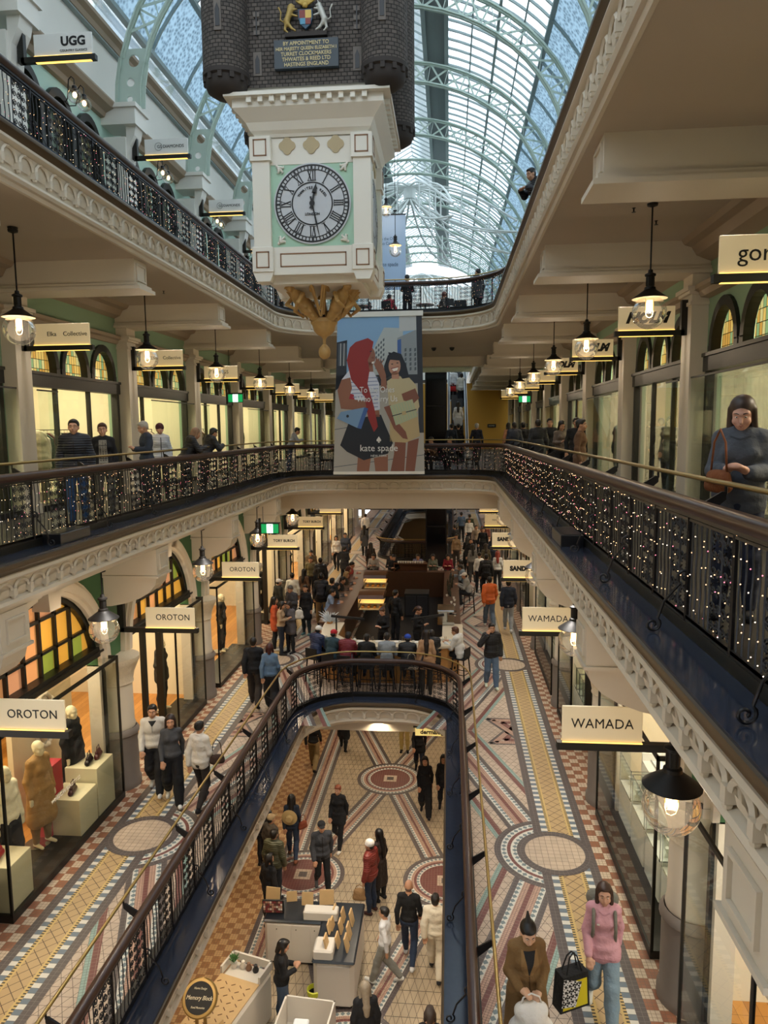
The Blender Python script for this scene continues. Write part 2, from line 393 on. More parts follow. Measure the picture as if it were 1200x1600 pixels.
def slab_faces(mb, C, half, outer, holes, y0, y1, z, r, mi=0, up=True, seg=8):
    def q(xa, xb, ya, yb):
        if xb-xa < 1e-4 or yb-ya < 1e-4: return
        P = [(xa, ya, z), (xb, ya, z), (xb, yb, z), (xa, yb, z)]; mb.face(P if up else P[::-1], [(p[0], p[1]) for p in (P if up else P[::-1])], mi)
    q(C-outer, C-half, y0, y1); q(C+half, C+outer, y0, y1); prev = y0
    for a, b in holes:
        q(C-half, C+half, prev, a); prev = b
        for sx in (1, -1):
            for (yy, sy) in ((a, 1), (b, -1)):
                cx, cy = C+sx*(half-r), yy+sy*r; corner = (C+sx*half, yy, z); pts = []
                for i in range(seg+1):
                    t = pi/2*i/seg; pts.append((cx+sx*r*cos(t), cy-sy*r*sin(t), z))
                for i in range(seg):
                    P = [corner, pts[i], pts[i+1]]; mb.face(P, [(p[0], p[1]) for p in P], mi)
    q(C-half, C+half, prev, y1)
HOLE0 = (3.0, 17.68); HOLE1 = (0.75, 24.3); HOLE2 = (0.75, 24.15)
H0, H1, H2 = 1.73, 3.4, 3.35
# lower ground floor
mb = MB(); mb.face([(CA-9, 2, 0), (CA+9, 2, 0), (CA+9, 62, 0), (CA-9, 62, 0)], [(CA-9, 2), (CA+9, 2), (CA+9, 30), (CA-9, 30)], CREAMG)
m = Mosaic(mb, 0, CA, 1)
m.poly([(-9, 2), (-2.15, 2), (-2.15, 30), (-9, 30)], TERRG, 1); m.poly([(2.15, 2), (9, 2), (9, 30), (2.15, 30)], TERRG, 1)
def bstrip(a, b, lay=1):
    for off, w, mi in ((0, .06, RED), (.08, .07, PINK), (-.08, .07, PINK), (.155, .08, CHK), (-.155, .08, CHK), (.25, .11, DARK), (-.25, .11, DARK)): m.strip(a, b, w, mi, lay, off)
def roundel(c, lay=3, ro=1.03):
    for r0, r1, mi in ((.92, 1.03, DARK), (.83, .92, CHK), (.76, .83, PINK), (.7, .76, RED), (.62, .7, CHK), (0, .62, RED)): m.ring(c, r0, r1, mi, lay)
    m.poly([(c[0]-.2, c[1]-.2), (c[0]+.2, c[1]-.2), (c[0]+.2, c[1]+.2), (c[0]-.2, c[1]+.2)], GRID, lay+1); m.poly([(c[0]-.1, c[1]-.1), (c[0]+.1, c[1]-.1), (c[0]+.1, c[1]+.1), (c[0]-.1, c[1]+.1)], DARK, lay+2)
for sg in (1, -1):
    for a, b in (((0, 21.3), (sg*1.75, 16.3)), ((0, 21.3), (sg*1.75, 26.3)), ((sg*1.75, 16.3), (0, 11.3)), ((0, 11.3), (sg*1.75, 6.3)), ((sg*1.75, 26.3), (0, 30))): bstrip(a, b)
    bstrip((sg*2.15, 2), (sg*2.15, 30), 2)
    for y in (6.3, 16.3, 26.3): roundel((sg*1.75, y))
for y in (11.3, 21.3): roundel((0, y))
struct(mb.build('floor', FM, fix=False))
# ground floor slab
mb = MB(); slab_faces(mb, CB, H0+.34, 4.95, [(HOLE0[0]-.34, HOLE0[1]+.34), (37.5, 60)], 1, 62, ZB, 1.6, CREAM)
ground_mosaic(mb, ZB, CB, 1, 62); struct(mb.build('floor', FM, fix=False))
M_slab = mat('carpet_floor', '#5b5048', 0.9)
M_tilefl = tile_sq('gallery_floor_tile', '#2a2420', '#171412', .15)
for C, h, outer, holes, z, r in ((CC, H1+.34, 6.4, [(HOLE1[0]-.34, HOLE1[1]+.34)], ZC, 1.6), (CD, H2+.34, 6.4, [(HOLE2[0]-.34, HOLE2[1]+.34), (33, 60)], ZD, 1.9)):
    mb = MB(); slab_faces(mb, C, h, outer, holes, -1.5, 62, z, r); struct(mb.build('floor', M_tilefl, fix=False))
# undersides
for C, h, outer, holes, z, r, mm in ((CB, H0+.3, 9, [(HOLE0[0]-.3, HOLE0[1]+.3), (37.5, 60)], ZB-.62, 1.6, M_ceil), (CC, H1+.12, 4.95, [(HOLE1[0]-.12, HOLE1[1]+.12)], ZC-.62, 1.4, M_ceil), (CD, H2+.12, 6.4, [(HOLE2[0]-.12, HOLE2[1]+.12), (33, 60)], ZD-.7, 1.7, M_ceil)):
    mb = MB(); slab_faces(mb, C, h, outer, holes, -1.5 if z > 5 else 1, 62, z, r, up=False); struct(mb.build('ceiling', mm, fix=False))

# ---------------- void edges: ledge, nosing, arcaded frieze ----------------
def void_edge(C, half, hole, z, r, depth=.62, flo=.34, sp=.36, name='trim', near=True, frieze=True):
    base = rrect(C-half, C+half, hole[0], hole[1], r, seg=10)
    mb = MB(); mb.sweep(base, [(-.01, z-.05), (-.01, z+.012), (flo+.02, z+.012), (flo+.02, z-.01)])
    struct(mb.build(name+'_1', M_granite))
    mb = MB(); mb.sweep(base, [(flo-.0, z), (flo-.0, z+.11), (flo+.1, z+.11), (flo+.1, z)]); struct(mb.build(name+'_2', M_black))
    mb = MB(); mb.sweep(base, [(0, z-.01), (-.03, z-.02), (-.045, z-.05), (-.04, z-.08), (0, z-.11), (.03, z-.15)]); struct(mb.build(name+'_3', M_bronze, smooth=40))
    mb = MB(); mb.sweep(base, [(.03, z-.15), (.01, z-.16), (.0, z-.2), (.03, z-.23), (.07, z-.24), (.11, z-depth+.16), (.05, z-depth+.14), (.035, z-depth+.1), (.06, z-depth+.06), (.1, z-depth+.05), (.12, z-depth), (.16, z-depth-.005)])
    if frieze:
        P = Path(base, .08); n = int(P.total/sp); sp = P.total/n; h = depth-.42
        for i in range(n):
            p, nn = P.at((i+.5)*sp)
            if near is False and p.y < 3: continue
            t = Vector((-nn.y, nn.x)); zc = z-.25-h*.55
            def W(a, zz, o): q = p+t*a+nn*o; return (q.x, q.y, zz)
            arc = [W(cos(radians(a))*sp*.42, zc+sin(radians(a))*h*.52, -.02) for a in range(0, 181, 30)]
            mb.tube(arc, .022, 4, cap=False)
            mb.obox(W(sp*.5, zc-.03, .0), Vector((t.x, t.y, 0))*.035, Vector((nn.x, nn.y, 0))*.05, Vector((0, 0, .05)))
            mb.ell(W(sp*.5, zc-.09, -.02), .035, 6, 4)
            V = [W(-sp*.28, zc-.05, .0), W(sp*.28, zc-.05, .0), W(0, zc+h*.28, .0)]; mb.face([W(-sp*.26, zc-.06, -.005), W(sp*.26, zc-.06, -.005), W(sp*.2, zc+.02, -.03), W(-sp*.2, zc+.02, -.03)])
    struct(mb.build(name+'_4', M_cream, smooth=35)); return base
B0 = void_edge(CB, H0, HOLE0, ZB, 1.25, near=False)
B1 = void_edge(CC, H1, HOLE1, ZC, 1.3)
B2 = void_edge(CD, H2, HOLE2, ZD, 1.9, depth=.7)
void_edge(CD, H2, (33.3, 60), ZD, 1.9, depth=.7, frieze=False); void_edge(CB, H0, (37.8, 59.7), ZB, 1.25, frieze=False)
# deep edge beams crossing under the far ends
mb = MB(); mb.box(CC-6.3, CC+6.3, HOLE1[1]+.45, HOLE1[1]+.9, ZC-1.2, ZC-.6); struct(mb.build('trim_5', M_cream))
mb = MB(); mb.box(CB-4.9, CB+4.9, HOLE0[1]+.42, HOLE0[1]+.9, ZB-.95, ZB-.6); struct(mb.build('trim_5', M_cream))
mb = MB(); mb.box(CD-3.5, CD+3.5, 32.2, 33.0, ZD-1.1, ZD-.69); struct(mb.build('trim_5', M_cream))

# ---------------- level one ceiling beams, level zero corbels ----------------
for k in range(-1, 11):
    y = PK(k)
    for sg in (1, -1):
        mb = MB(); f = lambda a, b, c, d, e, g: mb.box(CD+sg*a, CD+sg*b, y-c, y+c, d, e)
        mb.box(CD+sg*3.62, CD+sg*6.4, y-.26, y+.26, ZD-1.12, ZD-.69); mb.box(CD+sg*3.55, CD+sg*6.4, y-.31, y+.31, ZD-1.2, ZD-1.12); mb.box(CD+sg*3.5, CD+sg*6.4, y-.35, y+.35, ZD-1.24, ZD-1.18)
        for a, b, c, d in ((-.2, .2, .05, .08), (-.2, .2, .32, .35), (-.2, -.17, .08, .32), (.17, .2, .08, .32)): mb.box(CD+sg*3.595, CD+sg*3.63, y+a, y+b, ZD-1.12+c, ZD-1.12+d)
        o = struct(mb.build('trim_6', M_cream)) 
        # carved corbel under the level-one edge
        mb = MB(); x0, x1 = 3.5, 4.85; z1 = ZC-.62; z0 = ZC-1.12
        mb.box(CC+sg*x0, CC+sg*x1, y-.3, y+.3, z0, z1); mb.box(CC+sg*(x0-.03), CC+sg*x1, y-.33, y+.33, z0-.04, z0)
        for a, b, c, d in ((-.2, .2, .09, .12), (-.2, .2, .38, .41), (-.2, -.17, .12, .38), (.17, .2, .12, .38)): mb.box(CC+sg*(x0-.03), CC+sg*x0, y+a, y+b, z0+c, z0+d)
        pr = [(CC+sg*(x0+.02), z0-.04), (CC+sg*x1, z0-.04), (CC+sg*x1, z0-.62)]+[(CC+sg*(x0+.02+(x1-x0-.1)*(1-sin(radians(t)))), z0-.04-.58*cos(radians(t))) for t in range(15, 91, 15)]
        mb.prism(pr, y-.26, y+.26, 'y'); struct(mb.build('trim_7', M_cream))
# cornices where wall meets ceiling, string courses
for sg, sd in ((1, 'right'), (-1, 'left')):
    mb = MB()
    for k in range(-1, 11):
        a, b = PK(k)+.28, PK(k+1)-.28; pr = [(CD+sg*6.35, ZD-.7), (CD+sg*5.85, ZD-.7), (CD+sg*5.9, ZD-.78), (CD+sg*6.02, ZD-.82), (CD+sg*6.1, ZD-.95), (CD+sg*6.22, ZD-1.0), (CD+sg*6.35, ZD-1.05)]
        mb.prism(pr, a, b, 'y')
        mb.prism([(CD+sg*6.35, 13.0), (CD+sg*6.2, 13.02), (CD+sg*6.15, 13.1), (CD+sg*6.08, 13.13), (CD+sg*6.08, 13.2), (CD+sg*6.35, 13.22)], a, b, 'y')
    struct(mb.build('trim_8', M_taupe))
# LG side walls and lit shop fronts below, end wall
M_lgwall = mat('lower_ground_wall', '#b9a17a', 0.7)
mb = MB()
for sg in (1, -1): mb.box(CA+sg*5.6, CA+sg*5.8, 1, 62, 0, 3.3)
mb.box(CA-6, CA+6, 61.5, 61.7, 0, 3.3); struct(mb.build('wall_lower_ground', M_lgwall))
# ---------------- bay fronts ----------------
M_timber = None
def _timber():
    n = NT('timber_floor', .35); a = n.line(n.v, .14, .004); b = n.line(n.u, .9, .004)
    w = n.nt.nodes.new('ShaderNodeTexWhiteNoise'); w.noise_dimensions = '1D'; n.nt.links.new(n.M('FLOOR', n.M('DIVIDE', n.v, .14)), w.inputs['W'])
    return n.out(n.mix(n.M('MAXIMUM', a, b), n.mix(w.outputs['Value'], '#a8702f', '#c98f48'), '#4a2d14'))
M_timber = _timber()
M_shopwall = mat('shop_plaster', '#e6dcc2', 0.7)
M_shopdark = mat('shop_dark_panel', '#2b241e', 0.6)
M_shopgrey = mat('shop_grey_wall', '#8f8f84', 0.7)
M_carved = mat('carved_capital', '#cdbfa6', 0.6, bump=1.0, nscale=26, noise=.12)
def lead(name, cols, px, pz, em, lw=.012, lc='#161208'):
    # stained panes between lead cames; own emission stands in for light behind them
    n = NT(name, .25); c1 = n.cell(n.u, px*2, .5); w = n.nt.nodes.new('ShaderNodeTexWhiteNoise'); w.noise_dimensions = '2D'; c = n.nt.nodes.new('ShaderNodeCombineXYZ')
    n.nt.links.new(n.M('FLOOR', n.M('DIVIDE', n.u, px)), c.inputs[0]); n.nt.links.new(n.M('FLOOR', n.M('DIVIDE', n.v, pz)), c.inputs[1]); n.nt.links.new(c.outputs[0], w.inputs[0]); r = w.outputs['Value']
    col = n.mix(n.M('GREATER_THAN', r, .33), cols[0], cols[1]); col = n.mix(n.M('GREATER_THAN', r, .62), col, cols[2]); col = n.mix(n.M('GREATER_THAN', r, .86), col, cols[3])
    l = n.M('MAXIMUM', n.line(n.u, px, lw), n.line(n.v, pz, lw)); col = n.mix(l, col, lc); n.out(col); n.nt.links.new(col, n.b.inputs['Emission Color']); n.b.inputs['Emission Strength'].default_value = em; return n.m
M_stain = lead('leaded_green_gold_glass', ['#8fb07c', '#e0c06a', '#cfa04c', '#d8d08c'], .1, .19, .5)
M_stain3 = lead('dim_leaded_glass', ['#5b6e5c', '#7d7a58', '#6e6450', '#8a8f78'], .1, .19, .04)
M_stain2 = lead('amber_square_glass', ['#d99f3e', '#d3935c', '#c58c64', '#8c983c'], .47, .56, .36, .0, '#000000')
GROUPS0 = {'ground': 'arched fanlights along the ground gallery'}
def arch_pts(y, z, ry, rz, a0=0, a1=180, n=16): return [(y+ry*cos(radians(a0+(a1-a0)*i/n)), z+rz*sin(radians(a0+(a1-a0)*i/n))) for i in range(n+1)]
def arch_wall(mb, x0, x1, ya, yb, zb, zt, yc, zc, ry, rz):     # solid wall with an arched opening from the springing up
    P = arch_pts(yc, zc, ry, rz)
    for i in range(len(P)-1):
        (y0, z0), (y1, z1) = P[i], P[i+1]
        mb.prism([(y1, z1), (y0, z0), (y0, zt), (y1, zt)], min(x0, x1), max(x0, x1), 'x')
    mb.prism([(ya, zb), (yc-ry, zb), (yc-ry, zt), (ya, zt)], min(x0, x1), max(x0, x1), 'x'); mb.prism([(yc+ry, zb), (yb, zb), (yb, zt), (yc+ry, zt)], min(x0, x1), max(x0, x1), 'x')
def pane(mb, x, pts): mb.face([(x, p[0], p[1]) for p in pts], [(p[0], p[1]) for p in pts])

# ground floor
def pier0():
    t = thing('column', '', 'column', (0, 0, ZB)); a = MB()
    a.lathe([(.0, 0), (.4, 0), (.4, .12), (.37, .16), (.37, 1.05), (.4, 1.08), (.4, 1.14), (.35, 1.2)], n=24); a.build('plinth', M_stonegrey, t, smooth=40)
    a = MB(); a.lathe([(.33, 1.19), (.34, 1.24), (.32, 1.3), (.31, 2.1)], n=24); a.build('shaft', M_cream, t, smooth=40)
    a = MB(); a.lathe([(.31, 2.08), (.34, 2.1), (.33, 2.14), (.36, 2.3), (.44, 2.5), (.47, 2.55), (.47, 2.62), (.0, 2.62)], n=24); a.build('capital', M_carved, t, smooth=50)
    return t
col0 = pier0(); first = True
M_warmwood = mat('warm_timber_board', '#b98a4e', 0.5)
for sg, sd, SD in ((1, 'right', 'right-hand'), (-1, 'left', 'left-hand')):
    X = lambda r: CB+sg*r
    wl = MB(); ar = MB(); tr = MB()
    for k in range(-1, 10):
        ya, yb = PK(k), PK(k+1); yc = (ya+yb)/2
        arch_wall(wl, X(4.75), X(5.0), ya, yb, 6.5, 8.7, yc, 6.52, 1.78, 1.72)
        ar.box(X(4.76), X(5.0), ya, ya+.58, ZB, 6.52); ar.box(X(4.76), X(5.0), yb-.58, yb, ZB, 6.52)
        for ro, ri, d in ((2.06, 1.92, .1), (1.97, 1.84, .16), (1.88, 1.76, .08)):
            P, Q = arch_pts(yc, 6.52, ro, ro*.99, n=20), arch_pts(yc, 6.52, ri, ri*.97, n=20)
            for i in range(20): ar.prism([P[i], P[i+1], Q[i+1], Q[i]], min(X(4.76), X(4.76-d)), max(X(4.76), X(4.76-d)), 'x')
        ar.prism([(yc-.16, 8.05), (yc+.16, 8.05), (yc+.22, 8.68), (yc-.22, 8.68)], min(X(4.5), X(4.8)), max(X(4.5), X(4.8)), 'x')
    struct(wl.build('wall_'+sd, M_green)); struct(ar.build('trim_9', M_cream, smooth=30))
    for k in range(0, 9):
        y = PK(k); lab = f'round cream column on a grey plinth, ground floor {sd} side, {ORD[k]}'
        if first: col0.location = (X(4.74), y, ZB); col0['label'] = lab; col0['group'] = 'ground floor columns'; first = False
        else: dup(col0, (X(4.74), y, ZB), 0, lab, 'ground floor columns')
    # fanlights and shopfronts
    for k in range(-1 if sg > 0 else 0, 8):
        ya = PK(k); yc = ya+BAY/2; n_ = ORD[k+(1 if sg > 0 else 0)]
        f = thing('fanlight', f'arched fanlight of amber square panes, ground floor {sd}, {n_} of its row', 'window', (0, 0, 0), 0, 'ground floor fanlights')
        a = MB(); P = [(y, z) for y, z in arch_pts(yc, 6.52, 1.78, 1.72, 12, 168, 20)]; pane(a, X(4.9), P); a.build('pane', M_stain2, f, fix=False)
        a = MB(); P = arch_pts(yc, 6.52, 1.78, 1.72, 8, 172, 20); Q = arch_pts(yc, 6.52, 1.68, 1.62, 8, 172, 20)
        for i in range(20): a.prism([P[i], P[i+1], Q[i+1], Q[i]], min(X(4.78), X(4.88)), max(X(4.78), X(4.88)), 'x')
        for j in range(-3, 4):
            yy = math.floor((yc+j*.47)/.47)*.47
            if abs(yy-yc) < 1.6: a.box(X(4.82), X(4.88), yy-.025, yy+.025, 6.9, 6.52+1.7*sqrt(1-((yy-yc)/1.78)**2))
        for zz in (7.28, 7.84):
            hw = 1.76*sqrt(max(0, 1-((zz-6.52)/1.72)**2)); a.box(X(4.82), X(4.88), yc-hw, yc+hw, zz-.025, zz+.025)
        a.box(X(4.7), X(4.9), ya+.5, ya+BAY-.5, 6.72, 6.9); a.box(X(4.66), X(4.9), ya+.5, ya+BAY-.5, 6.8, 6.84); a.build('frame', M_black, f)
        full = (k % 2 == 0); y0, y1 = (ya+.62, ya+BAY-.5) if full else (ya+2.35, ya+BAY-.5)
        s = thing('shop_window', f'{"wide" if full else "narrow"} glass display box on black base, ground floor {sd}, {n_}', 'shop window', (0, 0, 0), 0, 'ground floor shop windows')
        a = MB(); a.box(X(4.42), X(5.2), y0, y1, ZB, ZB+.12); a.box(X(4.42), X(4.45), y0, y1, 6.64, 6.7)
        for yy in ((y0, y0+.03), (y1-.03, y1)): a.box(X(4.42), X(4.46), *yy, ZB+.1, 6.66); a.box(X(4.42), X(4.74), *yy, 6.64, 6.7)
        a.box(X(4.72), X(4.86), y0-.12, y0, ZB, 6.715); a.box(X(4.72), X(4.86), y1, y1+.08, ZB, 6.715)
        if not full: a.box(X(4.76), X(4.86), ya+1.4, ya+1.52, ZB, 6.715); a.box(X(4.76), X(4.86), ya+.56, ya+.64, ZB, 6.715)
        a.build('frame', M_black, s)
        a = MB(); G = lambda *p: a.face(p); xa, xb, zl = X(4.435), X(4.74), ZB+.12; G((xa, y0, zl), (xa, y1, zl), (xa, y1, 6.66), (xa, y0, 6.66)); G((xa, y0, zl), (xb, y0, zl), (xb, y0, 6.66), (xa, y0, 6.66)); G((xa, y1, zl), (xb, y1, zl), (xb, y1, 6.66), (xa, y1, 6.66)); G((xa, y0, 6.66), (xb, y0, 6.66), (xb, y1, 6.66), (xa, y1, 6.66))
        a.build('glass', M_glass, s)
    # interiors
    a = MB(); a.face([(X(5.0), 3, ZB+.06), (X(9.2), 3, ZB+.06), (X(9.2), 55, ZB+.06), (X(5.0), 55, ZB+.06)], [(3, 5), (3, 9.2), (55, 9.2), (55, 5)]); struct(a.build('floor', M_timber))
    a = MB()
    a.box(X(9.2), X(9.3), 3, 55, ZB, 8.4); a.box(X(5.0), X(9.3), 3, 55, 8.4, 8.5)
    for k in range(0, 10, 2 if sg < 0 else 1): a.box(X(5.05), X(9.2), PK(k)-.08, PK(k)+.08, ZB, 8.4)
    struct(a.build('wall_'+sd, M_shopwall))
    for k in range(-1, 8):
        light('AREA', (X(6.4), PK(k)+BAY/2, 8.3), SHOP0*(1 if k < 4 else 1.3), (1.0, .84, .58) if sg < 0 else (1.0, .93, .78), 2.2, sy=1.8)
    # level one
    X1 = lambda r: CC+sg*r
    wl = MB(); pl = MB()
    for k in range(-1, 10):
        ya, yb = PK(k), PK(k+1); yc = (ya+yb)/2
        wl.box(X1(6.3), X1(6.5), ya, ya+.42, ZC, 12.0); wl.box(X1(6.3), X1(6.5), yb-.42, yb, ZC, 12.0)
        for j in (-1, 0, 1):
            c = yc+j*1.3; arch_wall(wl, X1(6.3), X1(6.5), c-.65 if j > -1 else ya, c+.65 if j < 1 else yb, 12.0, 13.97, c, 12.18, .54, .66)
        pl.box(X1(6.02), X1(6.32), ya-.24, ya+.24, ZC, 12.95); pl.box(X1(5.98), X1(6.32), ya-.28, ya+.28, ZC, ZC+.2)
        for d, z0, z1 in ((.03, 12.9, 12.96), (.06, 13.08, 13.13), (.1, 13.13, 13.2), (0, 12.96, 13.45)): pl.box(X1(6.02-d), X1(6.32), ya-.24-d, ya+.24+d, z0, z1)
    struct(wl.build('wall_'+sd, M_sage)); struct(pl.build('trim_10', M_cream))
    for k in range(0, 9):
        ya = PK(k); yc = ya+BAY/2; n_ = ORD[k]
        f = thing('stained_glass_window', f'three leaded green and gold arched lights, level one {sd}, {n_}', 'window', (0, 0, 0), 0, 'level one stained glass windows')
        fr = MB()
        for j in (-1, 0, 1):
            c = yc+j*1.3; a = MB(); P = [(c+.5, 12.06), (c+.5, 12.18)]+arch_pts(c, 12.18, .5, .62, n=14)+[(c-.5, 12.06)]; pane(a, X1(6.42), [(p[0], p[1]) for p in P]); a.build('pane', M_stain, f, fix=False)
            P, Q = arch_pts(c, 12.18, .6, .74, n=14), arch_pts(c, 12.18, .47, .58, n=14)
            for i in range(14): fr.prism([P[i], P[i+1], Q[i+1], Q[i]], min(X1(6.24), X1(6.4)), max(X1(6.24), X1(6.4)), 'x')
            for e in (-1, 1): fr.box(X1(6.24), X1(6.4), c+e*.47, c+e*.62, 12.0, 12.2)
        fr.box(X1(6.2), X1(6.42), ya+.36, ya+BAY-.36, 11.78, 12.06); fr.box(X1(6.17), X1(6.42), ya+.36, ya+BAY-.36, 12.02, 12.08); fr.build('frame', M_black, f)
        s = thing('shop_window', f'glazed black framed shopfront on the {sd} of level one, {n_} of its row', 'shop window', (0, 0, 0), 0, 'level one shop windows')
        a = MB()
        for yy in (ya+.36, ya+BAY-.48): a.box(X1(6.24), X1(6.4), yy, yy+.12, ZC, 11.8)
        for yy in ([ya+1.5, ya+2.9] if k % 2 else [ya+1.1]): a.box(X1(6.27), X1(6.36), yy, yy+.07, ZC, 11.8)
        e0, e1 = (ya+.46, ya+1.2) if k % 2 else (ya+1.2, ya+BAY-.2)
        a.box(X1(6.05), X1(6.3), e0, e1, ZC, ZC+.12); a.box(X1(6.05), X1(6.08), e0, e1, 11.68, 11.71)
        a.build('frame', M_black, s)
        a = MB(); a.face([(X1(6.3), ya+.48, ZC+.05), (X1(6.3), ya+BAY-.48, ZC+.05), (X1(6.3), ya+BAY-.48, 11.78), (X1(6.3), ya+.48, 11.78)]); a.build('glass', M_glass, s)
        a = MB(); a.face([(X1(6.06), e0, ZC+.12), (X1(6.06), e1, ZC+.12), (X1(6.06), e1, 11.69), (X1(6.06), e0, 11.69)]); a.face([(X1(6.06), e1, ZC+.12), (X1(6.28), e1, ZC+.12), (X1(6.28), e1, 11.69), (X1(6.06), e1, 11.69)]); a.build('corner_glass', M_glassg, s)
    a = MB(); a.box(X1(6.5), X1(9.3), -1, 52, ZC-.08, ZC+.02); struct(a.build('floor', M_tilefl))
    a = MB(); a.box(X1(9.2), X1(9.3), -1, 52, ZC, 12.9); a.box(X1(6.5), X1(9.3), -1, 52, 12.9, 13.0)
    for k in range(-1, 10): a.box(X1(6.5), X1(9.2), PK(k)-.06, PK(k)+.06, ZC, 12.9)
    struct(a.build('wall_'+sd, M_shopwall))
    for k in range(-1, 9): light('AREA', (X1(7.5), PK(k)+BAY/2, 12.8), SHOP1*(1.0 if sg < 0 else 1.7), (1.0, .86, .58) if sg < 0 else (1.0, .88, .66), 1.6, sy=1.6)
    # level two
    X2 = lambda r: CD+sg*r
    wl = MB(); pl = MB(); co = MB(); at = MB()
    for k in range(-1, 11):
        ya, yb = PK(k), PK(k+1); yc = (ya+yb)/2
        wl.box(X2(6.3), X2(6.5), ya, yb, ZD, 16.2)
        for j in (-1, 0, 1):
            c = yc+j*1.25; arch_wall(wl, X2(6.3), X2(6.5), c-.625 if j > -1 else ya, c+.625 if j < 1 else yb, 16.2, 18.4, c, 17.35, .5, .62)
        pl.box(X2(5.75), X2(6.4), ya-.26, ya+.26, ZD, 17.9); pl.box(X2(5.45), X2(6.4), ya-.34, ya+.34, 18.15, 18.6); pl.box(X2(5.4), X2(6.4), ya-.4, ya+.4, 18.52, 18.62)
        pl.prism([(X2(5.75), 17.1), (X2(5.75), 18.15), (X2(5.5), 18.15), (X2(5.55), 17.95), (X2(5.68), 17.7)], ya-.2, ya+.2, 'y')
        co.prism([(X2(6.35), 18.3), (X2(6.2), 18.32), (X2(6.15), 18.42), (X2(5.98), 18.5), (X2(5.92), 18.6), (X2(5.92), 18.64), (X2(6.35), 18.64)], ya+.34, yb-.34, 'y')
        at.box(X2(6.3), X2(6.5), ya, yb, 18.6, 20.15)
    co.prism([(X2(6.4), 20.1), (X2(6.15), 20.12), (X2(6.1), 20.22), (X2(5.98), 20.27), (X2(5.98), 20.36), (X2(6.4), 20.38)], 2, 62, 'y')
    co.prism([(X2(6.3), 20.85), (X2(6.15), 20.85), (X2(6.15), 20.97), (X2(6.3), 20.97)], 2, 62, 'y')
    struct(wl.build('wall_'+sd, M_mint)); struct(pl.build('trim_11', M_white)); struct(co.build('trim_12', M_taupe)); struct(at.build('wall_'+sd, M_white))
    if sg < 0:
        for k in range(0, 9):
            ya = PK(k); yc = ya+BAY/2
            f = thing('stained_glass_window', f'triple dark arched window in the mint level two wall, {ORD[k]}', 'window', (0, 0, 0), 0, 'level two arched windows')
            fr = MB()
            for j in (-1, 0, 1):
                c = yc+j*1.25; a = MB(); pane(a, X2(6.42), [(c+.46, 16.2)]+arch_pts(c, 17.35, .46, .58, n=14)+[(c-.46, 16.2)]); a.build('pane', M_stain3, f, fix=False)
                P, Q = arch_pts(c, 17.35, .58, .72, n=14), arch_pts(c, 17.35, .44, .55, n=14)
                for i in range(14): fr.prism([P[i], P[i+1], Q[i+1], Q[i]], min(X2(6.2), X2(6.4)), max(X2(6.2), X2(6.4)), 'x')
                for e in (-1, 1): fr.box(X2(6.2), X2(6.4), c+e*.44, c+e*.58, 16.2, 17.37)
            fr.build('frame', M_black, f)
# end walls
M_ochre = mat('ochre_wall', '#b98a35', 0.8)
mb = MB(); mb.box(CC-6.4, CC+6.4, 52, 52.2, ZC, 13.95); struct(mb.build('wall_far', M_ochre))
mb = MB(); mb.box(CB-9.3, CB+9.3, 61, 61.2, ZB, 8.7); struct(mb.build('wall_far', mat('far_brown_wall', '#4a3a28', 0.8)))
mb = MB(); mb.box(CC-9.3, CC+9.3, -1.7, -1.5, ZA, 20.4); struct(mb.build('wall_near', M_cream))
mb = MB(); mb.box(CD-6.5, CD+6.5, 62, 62.2, ZD, 22.5); struct(mb.build('wall_far', M_white))
